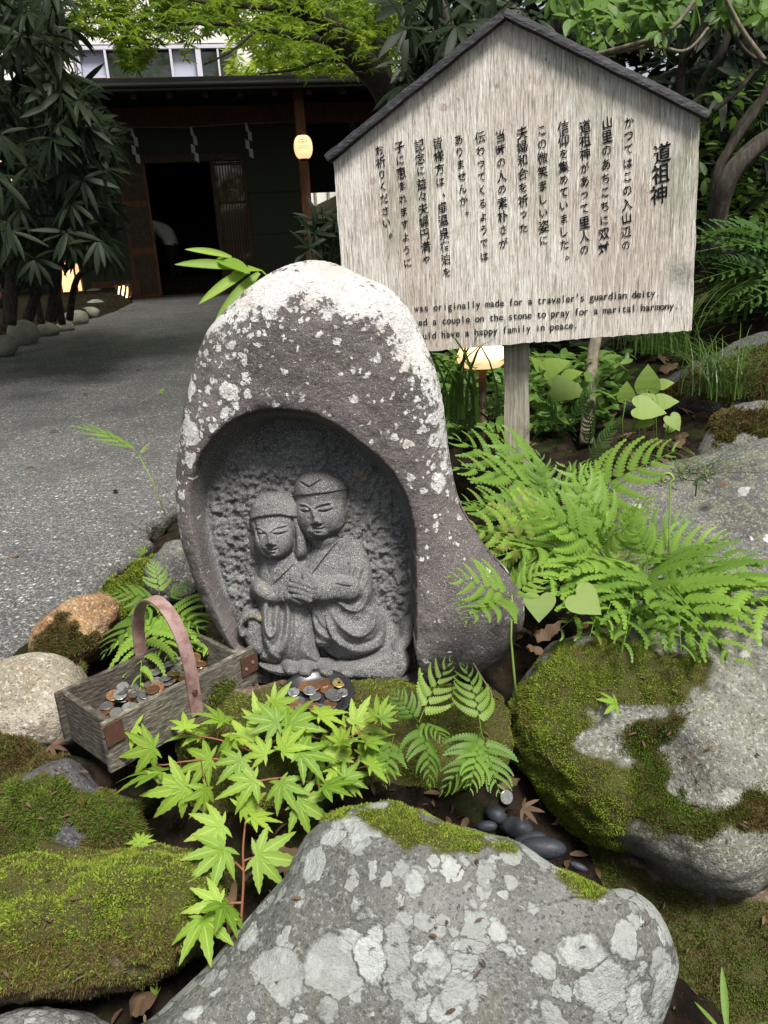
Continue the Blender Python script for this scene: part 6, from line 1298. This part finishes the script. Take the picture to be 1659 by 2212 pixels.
V, Fs = lathe([(0.012, -0.3), (0.012, 0.0), (0.001, 0.0)], c); wobj('base', V, Fs, MT['dark_wood'], t)
# person bending inside the doorway
def person():
    c = wf(385, 640, 1.3); z0 = zf+0.02; X = lambda a, d, z: W0+WX*(loc(c)[0]+a)-WN*(1.3+d)+np.array([0, 0, z0+z-W0[2]])
    J = {'pelvis': X(0, 0, .88), 'waist': X(-.07, 0, 1.02), 'chest': X(-.24, -.02, 1.16), 'neck': X(-.36, -.03, 1.18), 'head': X(-.44, -.03, 1.13), 'crown': X(-.53, -.03, 1.06), 'hl': X(0, -.09, .84), 'hr': X(.02, .09, .84), 'kl': X(-.04, -.10, .46), 'kr': X(.05, .10, .46), 'al': X(0, -.10, .07), 'ar': X(.08, .10, .07), 'tl': X(-.17, -.11, .03), 'tr': X(-.09, .11, .03), 'sl': X(-.27, -.19, 1.14), 'sr': X(-.27, .17, 1.14), 'el': X(-.30, -.23, .87), 'er': X(-.30, .2, .87), 'wl': X(-.40, -.20, .66), 'wr': X(-.40, .17, .66), 'fl': X(-.44, -.19, .57), 'fr': X(-.44, .16, .57)}
    R = dict(pelvis=.16, waist=.17, chest=.20, neck=.055, head=.095, crown=.08, hl=.10, hr=.10, kl=.065, kr=.065, al=.045, ar=.045, tl=.035, tr=.035, sl=.075, sr=.075, el=.048, er=.048, wl=.032, wr=.032, fl=.03, fr=.03)
    E = [('pelvis', 'waist'), ('waist', 'chest'), ('chest', 'neck'), ('neck', 'head'), ('head', 'crown'), ('pelvis', 'hl'), ('pelvis', 'hr'), ('hl', 'kl'), ('hr', 'kr'), ('kl', 'al'), ('kr', 'ar'), ('al', 'tl'), ('ar', 'tr'), ('chest', 'sl'), ('chest', 'sr'), ('sl', 'el'), ('sr', 'er'), ('el', 'wl'), ('er', 'wr'), ('wl', 'fl'), ('wr', 'fr')]
    ks = list(J); me = bpy.data.meshes.new('person'); me.from_pydata([tuple(J[k]) for k in ks], [(ks.index(a), ks.index(b_)) for a, b_ in E], []); o = link('person', me)
    m = o.modifiers.new('skin', 'SKIN'); 
    for i, k in enumerate(ks): me.skin_vertices[0].data[i].radius = (R[k], R[k])
    me.skin_vertices[0].data[0].use_root = True
    s = o.modifiers.new('sub', 'SUBSURF'); s.levels = 2; s.render_levels = 2
    dg = bpy.context.evaluated_depsgraph_get(); m2 = bpy.data.meshes.new_from_object(o.evaluated_get(dg)); bpy.data.objects.remove(o); o = link('person', m2)
    for k in ('shirt_white', 'trousers', 'skin', 'hair'): m2.materials.append(MT[k])
    for p in m2.polygons:
        q = np.array(p.center); a = (q-c) @ WX; z = q[2]-z0; p.material_index = 3 if a < -.42 and z > 1.08 else 2 if (a < -.38 and z > .98) or (a < -.28 and z < .82) else 1 if z < .80 and a > -.2 else 0
        p.use_smooth = True
    tag(o, 'person in a white shirt bending down inside the dark doorway', 'person')
person()
# upper storey of another building behind, with windows
U0 = at(300, 150, 17.5); ux = WX; uN = WN
up_b = thing('upper_building', 'pale building with a row of metal-framed windows above the dark roof', 'building', tuple(U0))
def uf(px, py): return onplane(px, py, U0, uN)
def ubox(name, x0, y0, x1, y1, d0, d1, mat, parent=None):
    p, q = uf(x0, (y0+y1)/2), uf(x1, (y0+y1)/2); z1, z0 = uf((x0+x1)/2, y0)[2], uf((x0+x1)/2, y1)[2]; c = (p+q)/2; c[2] = (z0+z1)/2
    V, Fs = box(c-uN*((d0+d1)/2), (q-p)/2*[1, 1, 0], uN*(d1-d0)/2, (0, 0, (z1-z0)/2)); return wobj(name, V, Fs, MT[mat], parent or up_b, smooth=False)
ubox('wall', -500, -420, 560, 98, 0, 0.2, 'plaster_white'); ubox('wall', -500, 98, 165, 260, 0, 0.2, 'plaster_white'); ubox('wall', 165, 182, 560, 300, 0, 0.2, 'plaster_white'); ubox('wall', 514, 98, 560, 182, 0.003, 0.2, 'plaster_white')
ubox('backing', 160, 95, 520, 200, 0.3, 0.4, 'interior')
w_ = ubox('window', 175, 106, 232, 182, 0.10, 0.12, 'panel_pale'); w2 = ubox('window', 232, 106, 372, 190, 0.12, 0.14, 'glass'); w3 = ubox('window', 372, 106, 428, 182, 0.10, 0.12, 'panel_pale'); w4 = ubox('window', 436, 106, 514, 182, 0.12, 0.14, 'glass')
for x0, y0, x1, y1, pr_ in ((167, 98, 514, 106, w2), (167, 98, 174, 182, w_), (229, 106, 234, 190, w2), (370, 106, 375, 190, w2), (426, 106, 437, 190, w4), (472, 106, 476, 190, w4), (175, 166, 229, 169, w_), (375, 166, 426, 169, w3)): ubox('frame', x0, y0, x1, y1, -0.04, 0.06, 'frame_metal', pr_)

# ------------------------------------------------------------------ edging stones along the path
ES = [(12, 748, 34, 30, 'nearest round edging stone at the left end of the row'), (50, 722, 36, 32, 'largest pale round edging stone, second from the left end'), (101, 713, 26, 18, 'flattish greenish edging stone beside the largest one'), (141, 706, 23, 13, 'low wide edging stone in the middle of the row'), (163, 688, 32, 19, 'brown-grey edging stone right of the low wide one'), (194, 677, 22, 14, 'small edging stone at the bend of the row'), (208, 662, 22, 17, 'grey edging stone past the bend of the row'), (172, 655, 24, 12, 'dark edging stone set back behind the row'), (205, 640, 26, 18, 'round shaded edging stone near the inn wall'), (226, 632, 20, 16, 'farthest shaded edging stone beside the small lamp')]
for k, (cx, cy, w, h, lab) in enumerate(ES):
    Y = 7.0
    for _ in range(6): Y = float(atz(cx, cy+h*0.75, float(path_z(Y)))[1])
    pts = [(cx+w*math.cos(t)*(1+0.06*math.sin(3*t+k)), cy-h*math.sin(t)*(1 if math.sin(t) > 0 else 0.95)) for t in np.linspace(0, 2*math.pi, 14, endpoint=False)]
    rock('edging_stone', pts, Y+h*Y/FPX*0.6, h*Y/FPX*0.9, h*Y/FPX*0.9, MT['edge_stone'], lab, 'stone', a=0.85, b=0.9, amp=0.012, freq=3, N=40, M=20, seed=80+k, group='round stones edging the path')
# ------------------------------------------------------------------ shrubs and trees
RL = blade_leaf(0.175, 6, 0.22, 0.20)
meR = new_mesh('leaf', *RL); meR.materials.append(MT['leaf_rhodo'])
def in_poly_px(poly, n, rng):
    poly = np.array(poly, float); lo, hi = poly.min(0), poly.max(0); out = []
    while len(out) < n:
        q = lo+(hi-lo)*rng.random((n*2, 2)); q = q[inside(q[:, 0], q[:, 1], poly)]; out += list(q)
    return out[:n]
def whorl_frames(c, axis, n, L, rng, droop=0.25):
    axis = unit(axis); a = unit(np.cross(axis, [0.3, 0.2, 1.0])); b_ = np.cross(axis, a); fr = []
    for k in range(n):
        q = 2*math.pi*(k+rng.uniform(-.2, .2))/n; d = a*math.cos(q)+b_*math.sin(q) + axis*rng.uniform(0.0, 0.7) - np.array([0, 0, droop*rng.uniform(0.4, 1.6)])
        fr.append(frame(c+unit(d)*0.008, d, axis+np.array([0, 0, .4]), L*rng.uniform(0.7, 1.15), rng.uniform(-.3, .3), rng.uniform(0.85, 1.2)))
    return fr
def leafy_shrub(name, label, cat, polys, yr, nwh, L, nparts, stems, seed, base, mesh=meR, VF=RL, mat='leaf_rhodo', wn=(9, 13), extra=(), stem_mat='bark', droop=0.3):
    rng = np.random.default_rng(seed); rp = random.Random(seed); root = thing(name, label, cat, tuple(base)); W = []
    for poly, share in polys:
        for q in in_poly_px(poly, int(nwh*share), rng): W.append((q[0], q[1], rp.uniform(*yr)))
    W = list(extra) + sorted(W, key=lambda w: w[2]); fr = []
    for (x, y, Y) in W:
        c = at(x, y, Y); out = unit(np.array([rp.uniform(-.4, .9), -rp.uniform(0.2, 1.0), rp.uniform(-0.1, 0.9)])); fr += whorl_frames(c, out, rp.randint(*wn), L, rp, droop)
    for m in fr[:nparts]: inst('leaf', mesh, m, root)
    if len(fr) > nparts:
        V, Fa = baked(VF, fr[nparts:]); o = wobj('foliage', V, Fa, MT[mat], root); tag(o, kind='stuff')
    for pts, r0, r1 in stems:
        P = spline([at(*q) for q in pts], len(pts)*5); V, Fs = tube(P, np.linspace(r0, r1, len(P)), 7); wobj('stem', V, Fs, MT[stem_mat], root)
    return root
pol = [([(-260, -60), (110, -60), (150, 40), (120, 110), (150, 170), (190, 220), (230, 270), (240, 330), (225, 400), (220, 450), (215, 500), (160, 560), (60, 590), (-260, 640)], 0.75), ([(60, 30), (150, 40), (125, 110), (235, 290), (225, 400), (240, 470), (220, 530), (130, 470)], 0.25)]
st = [([(110, 690, 6.2), (122, 600, 6.1), (120, 520, 6.0), (150, 480, 6.0), (200, 420, 6.0), (205, 330, 6.0), (195, 260, 6.0)], 0.045, 0.02), ([(60, 690, 6.0), (95, 580, 6.0), (130, 460, 5.9), (145, 330, 5.8), (130, 190, 5.8), (100, 60, 5.8)], 0.04, 0.018), ([(150, 690, 6.4), (168, 600, 6.3), (230, 560, 6.1), (245, 520, 6.0)], 0.03, 0.01), ([(20, 700, 5.6), (30, 560, 5.6), (45, 400, 5.6), (20, 200, 5.6)], 0.05, 0.03), ([(40, 230, 5.4), (100, 370, 5.4), (195, 505, 5.6)], 0.012, 0.02), ([(135, 700, 6.3), (110, 610, 6.2), (40, 620, 6.0), (0, 660, 5.8)], 0.03, 0.03), ([(90, 700, 6.5), (75, 600, 6.5), (90, 480, 6.5), (60, 300, 6.4)], 0.03, 0.015), ([(185, 560, 6.2), (230, 430, 6.1), (255, 350, 6.0)], 0.015, 0.008)]
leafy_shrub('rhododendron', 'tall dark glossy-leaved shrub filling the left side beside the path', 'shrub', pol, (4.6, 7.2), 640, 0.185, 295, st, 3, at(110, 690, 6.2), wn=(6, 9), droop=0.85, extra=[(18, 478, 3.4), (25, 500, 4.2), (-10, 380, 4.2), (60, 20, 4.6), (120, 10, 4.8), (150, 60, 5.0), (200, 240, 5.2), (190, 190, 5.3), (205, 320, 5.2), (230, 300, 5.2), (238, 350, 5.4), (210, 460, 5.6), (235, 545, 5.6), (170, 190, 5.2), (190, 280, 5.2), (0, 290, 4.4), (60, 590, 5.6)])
# glossy shrub behind the sign, with bare twisting branches
st = [([(1620, 760, 3.3), (1560, 640, 3.2), (1538, 560, 3.1), (1545, 480, 3.05), (1570, 390, 3.0), (1630, 320, 3.0), (1720, 265, 3.0)], 0.05, 0.03), ([(1540, 540, 3.1), (1600, 555, 3.05), (1680, 520, 3.0)], 0.025, 0.02), ([(1545, 500, 3.1), (1548, 380, 3.1), (1590, 300, 3.1), (1650, 210, 3.1), (1680, 90, 3.1)], 0.022, 0.012), ([(1500, 320, 3.4), (1510, 200, 3.4), (1560, 110, 3.3), (1590, 0, 3.3)], 0.02, 0.012), ([(1545, 400, 3.2), (1600, 270, 3.2), (1680, 180, 3.2)], 0.02, 0.012), ([(1480, 270, 3.5), (1470, 160, 3.5), (1500, 90, 3.4), (1540, 20, 3.4)], 0.02, 0.010), ([(1200, 200, 3.6), (1190, 90, 3.6), (1230, -20, 3.6)], 0.03, 0.02), ([(1560, 30, 2.9), (1610, 110, 2.9), (1680, 150, 2.9)], 0.008, 0.006), ([(1540, 240, 2.7), (1600, 190, 2.7), (1640, 120, 2.7), (1600, 40, 2.7)], 0.008, 0.004), ([(960, 130, 4.2), (970, 60, 4.2), (940, -10, 4.2)], 0.03, 0.025), ([(870, 110, 4.4), (905, 80, 4.3), (960, 90, 4.2)], 0.02, 0.02)]
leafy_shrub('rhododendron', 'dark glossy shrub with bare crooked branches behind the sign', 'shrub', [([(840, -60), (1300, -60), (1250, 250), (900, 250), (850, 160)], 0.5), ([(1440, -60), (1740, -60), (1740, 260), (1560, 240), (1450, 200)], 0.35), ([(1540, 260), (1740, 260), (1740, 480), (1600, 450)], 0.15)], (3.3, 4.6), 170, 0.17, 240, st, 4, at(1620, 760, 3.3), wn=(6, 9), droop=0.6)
# light shrub with oval leaves, upper right
OV = blade_leaf(0.46, 6, 0.2, 0.15); meO = new_mesh('leaf', *OV); meO.materials.append(MT['leaf_shrub'])
st = [([(1130, 240, 2.9), (1180, 150, 2.7), (1320, 110, 2.5), (1440, 70, 2.4), (1500, 0, 2.4)], 0.010, 0.005), ([(1260, 130, 2.6), (1400, 100, 2.45), (1480, 110, 2.4), (1530, 60, 2.4)], 0.006, 0.004), ([(1650, 130, 2.4), (1600, 60, 2.4), (1560, -20, 2.4)], 0.008, 0.005)]
leafy_shrub('oval_leaf_shrub', 'light green oval-leaved shrub above the right roof slope of the sign', 'shrub', [([(1170, -60), (1480, -60), (1450, 60), (1400, 100), (1280, 80), (1190, 20)], 0.7), ([(1480, -60), (1700, -60), (1700, 60), (1560, 40)], 0.3)], (2.4, 3.0), 150, 0.058, 220, st, 6, at(1130, 240, 2.9), mesh=meO, VF=OV, mat='leaf_shrub', wn=(4, 6), extra=[(1500, 8, 2.2), (1330, 40, 2.3)], stem_mat='bark_pale', droop=0.5)
# berries
root = thing('berry_cluster', 'cluster of small green berries hanging from the light shrub', 'berries', tuple(at(1290, 40, 2.35)))
for k in range(22):
    c = at(1268+random.gauss(0, 16)+k*1.2, 20+k*4.2+random.gauss(0, 6), 2.35+random.gauss(0, .01)); V, Fs = lathe([(0.0001, -.005), (.0035, -.0035), (.005, 0), (.0035, .0035), (.0001, .005)], c, 8); wobj('berry', V, Fs, MT['leaf_heart'], root)
# dense undergrowth on the bank behind
def leaf_cloud(name, label, cat, polys, n, L, yr, mat, VF, seed, updir=(0, -.2, 1), kind=None, group=None, tilt=0.8, parent=None, clump=0):
    rng = np.random.default_rng(seed); fr = []
    for poly, share, yrr in polys:
        m = int(n*share); pts = in_poly_px(poly, m, rng); Ys = rng.uniform(*(yrr or yr), m)
        for q, Y in zip(pts, Ys):
            p = at(q[0], q[1], Y)
            if clump:
                cell = np.floor(p*clump); g = _hash(np.array([cell[0]]), np.array([cell[1]]), np.array([cell[2]]), seed)[0]
                if g < 0.42: continue
            d = np.array([rng.normal(), rng.normal(), rng.normal()*0.35]); u = np.array(updir)+rng.normal(0, tilt*0.5, 3); fr.append(frame(p, d, u, L*rng.uniform(0.6, 1.25), 0, rng.uniform(.8, 1.2)))
    V, Fa = baked(VF, fr); o = wobj(name, V, Fa, MT[mat], parent)
    return o
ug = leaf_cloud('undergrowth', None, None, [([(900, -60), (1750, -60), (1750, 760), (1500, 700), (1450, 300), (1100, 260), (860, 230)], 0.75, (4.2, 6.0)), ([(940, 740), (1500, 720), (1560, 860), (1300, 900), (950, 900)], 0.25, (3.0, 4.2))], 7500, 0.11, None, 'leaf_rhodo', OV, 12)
tag(ug, kind='stuff')
ug = leaf_cloud('undergrowth', None, None, [([(1500, 200), (1750, 100), (1750, 760), (1520, 720)], 0.6, (3.2, 4.4)), ([(940, 770), (1360, 760), (1330, 930), (950, 930)], 0.4, (2.3, 3.0))], 2600, 0.06, None, 'leaf_shrub', OV, 13); tag(ug, kind='stuff')
# trunk of the small tree below the sign
V, Fs = tube(spline([atd(*q) for q in ((1300, 680, 2.45), (1285, 740, 2.42), (1277, 800, 2.40), (1270, 900, 2.36), (1266, 960, 2.34))], 14), np.linspace(0.017, 0.022, 14), 9); o = obj('young_trunk', V, Fs, MT['bark_pale']); tag(o, 'thin grey trunk below the sign, right of its post', 'tree trunk')
# maple tree: limb crossing above the porch, leaf layers, and an unseen leaf layer added to shade the path
def fan(VFm): return VFm
def simple_maple():
    V = []; Fs = []
    for ang, L in ((0, 1.0), (48, .85), (-48, .85), (100, .55), (-100, .55)):
        a = math.radians(ang); d = np.array([math.cos(a), math.sin(a), 0]); s = np.array([-d[1], d[0], 0]); b0 = len(V); V += [d*0.0, d*L*0.45+s*0.14*L+[0, 0, 0.02], d*L+[0, 0, -0.12], d*L*0.45-s*0.14*L+[0, 0, 0.02]]; Fs.append((b0, b0+3, b0+2, b0+1))
    return np.array(V), Fs
SMV = simple_maple()
tree = thing('maple_tree', 'maple with a dark diagonal limb and backlit green leaves above the inn roof', 'tree', tuple(at(890, 560, 6.4)))
limbs = [([(900, 620, 6.6), (890, 450, 6.5), (868, 320, 6.4), (835, 200, 6.2), (770, 120, 6.0), (700, 50, 5.8), (610, -30, 5.6), (450, -150, 5.4)], 0.13, 0.06), ([(835, 195, 6.2), (820, 100, 6.2), (830, 0, 6.2), (850, -150, 6.2)], 0.07, 0.04), ([(740, 92, 5.9), (640, 80, 5.6), (560, 60, 5.4), (430, 50, 5.2), (330, 60, 5.1)], 0.025, 0.006), ([(700, 50, 5.8), (600, 20, 5.6), (480, 10, 5.4), (380, -5, 5.3)], 0.022, 0.006), ([(560, 60, 5.4), (500, 110, 5.3), (440, 140, 5.2)], 0.01, 0.004), ([(790, 140, 6.1), (700, 130, 5.9), (640, 150, 5.8), (560, 160, 5.7)], 0.015, 0.005), ([(868, 300, 6.4), (930, 150, 6.2), (1000, 50, 6.0)], 0.05, 0.03)]
for k, (pts, r0, r1) in enumerate(limbs):
    P = spline([at(*q) for q in pts], len(pts)*5); V, Fs = tube(P, np.linspace(r0, r1, len(P)), 8); wobj('trunk' if k == 0 else 'limb', V, Fs, MT['bark'], tree)
rngm = np.random.default_rng(21)
dk_poly = [([(150, -60), (420, -60), (420, 50), (350, 80), (320, 150), (270, 155), (250, 100), (200, 75), (160, 60)], 0.55, (5.0, 6.2)), ([(330, -20), (520, -20), (500, 60), (440, 80), (400, 90), (350, 70)], 0.2, (5.0, 6.2)), ([(560, -60), (1000, -60), (960, 120), (870, 175), (780, 160), (700, 100), (600, 60)], 0.25, (5.6, 7.5))]
o = leaf_cloud('crown', None, None, dk_poly, 3000, 0.075, None, 'leaf_canopy', SMV, 31, parent=tree, tilt=0.9, clump=6); tag(o, kind='stuff')
o = leaf_cloud('crown', None, None, [([(380, -60), (900, -60), (840, 150), (760, 170), (640, 160), (570, 150), (530, 100), (480, 60), (430, 40)], 1.0, (5.4, 8.5))], 3600, 0.08, None, 'leaf_canopy', SMV, 32, parent=tree, tilt=0.9, clump=5); tag(o, kind='stuff')
meM = new_mesh('leaf', *SMV); meM.materials.append(MT['leaf_canopy'])
for q in in_poly_px([(200, 0), (820, 0), (800, 130), (640, 140), (540, 70), (430, 75), (400, 140), (380, 90), (320, 90), (310, 155), (265, 155), (250, 80)], 200, rngm):
    p = at(q[0], q[1], rngm.uniform(4.4, 5.2)); inst('leaf', meM, frame(p, (rngm.normal(), rngm.normal(), -.2), (rngm.normal()*.4, -.4, 1), 0.07*rngm.uniform(.7, 1.2)), tree)
# unseen leaf layer overhead, added to keep sun off path and shrub
P = np.stack([rngm.uniform(-8, 6.0, 12500), rngm.uniform(1.1, 12.5, 12500), rngm.uniform(4.4, 6.6, 12500)], 1); g = fbm(P, 0.8, 2, 5); P = P[g > -0.45]
fr = [frame(p, (rngm.normal(), rngm.normal(), -.2), (rngm.normal()*.4, rngm.normal()*.4, 1), 0.19*rngm.uniform(.7, 1.3)) for p in P]
V, Fa = baked(SMV, fr); o = wobj('crown', V, Fa, MT['leaf_canopy'], tree); tag(o, kind='stuff')
# sunlit trees behind the inn roof
for lab, cx, yy, pol2, sd, n in (('sunlit yellow-green tree behind the inn roof, above the lantern', 640, 15.5, [(500, 60), (560, 40), (830, 30), (850, 200), (720, 210), (500, 215), (490, 160)], 41, 2600), ('darker tree behind the inn roof further right', 900, 17, [(780, -60), (1100, -60), (1100, 240), (800, 240)], 42, 1800), ('tree rising behind the pale upper building', 500, 24, [(150, -200), (900, -200), (900, 60), (150, -20)], 43, 2200)):
    t = thing('background_tree', lab, 'tree', tuple(at(cx, 400, yy)))
    P = spline([at(cx, 560, yy), at(cx+8, 300, yy), at(cx-10, 100, yy), at(cx, -60, yy)], 14); V, Fs = tube(P, np.linspace(0.16, 0.05, 14), 8); wobj('trunk', V, Fs, MT['bark'], t)
    o = leaf_cloud('crown', None, None, [(pol2, 1.0, (yy-1.2, yy+1.2))], n, 0.20, None, 'leaf_canopy_bright' if sd == 41 else 'leaf_canopy', SMV, sd, parent=t, clump=2.2); tag(o, kind='stuff')
# potted-looking shrub by the passage
leafy_shrub('passage_shrub', 'dark spiky shrub against the white fence right of the lantern post', 'shrub', [([(670, 480), (760, 470), (780, 620), (690, 620), (665, 560)], 1.0)], (10.2, 10.9), 26, 0.32, 150, [([(715, 640, 10.6), (718, 560, 10.6), (722, 480, 10.6)], 0.03, 0.015)], 9, at(715, 640, 10.6))
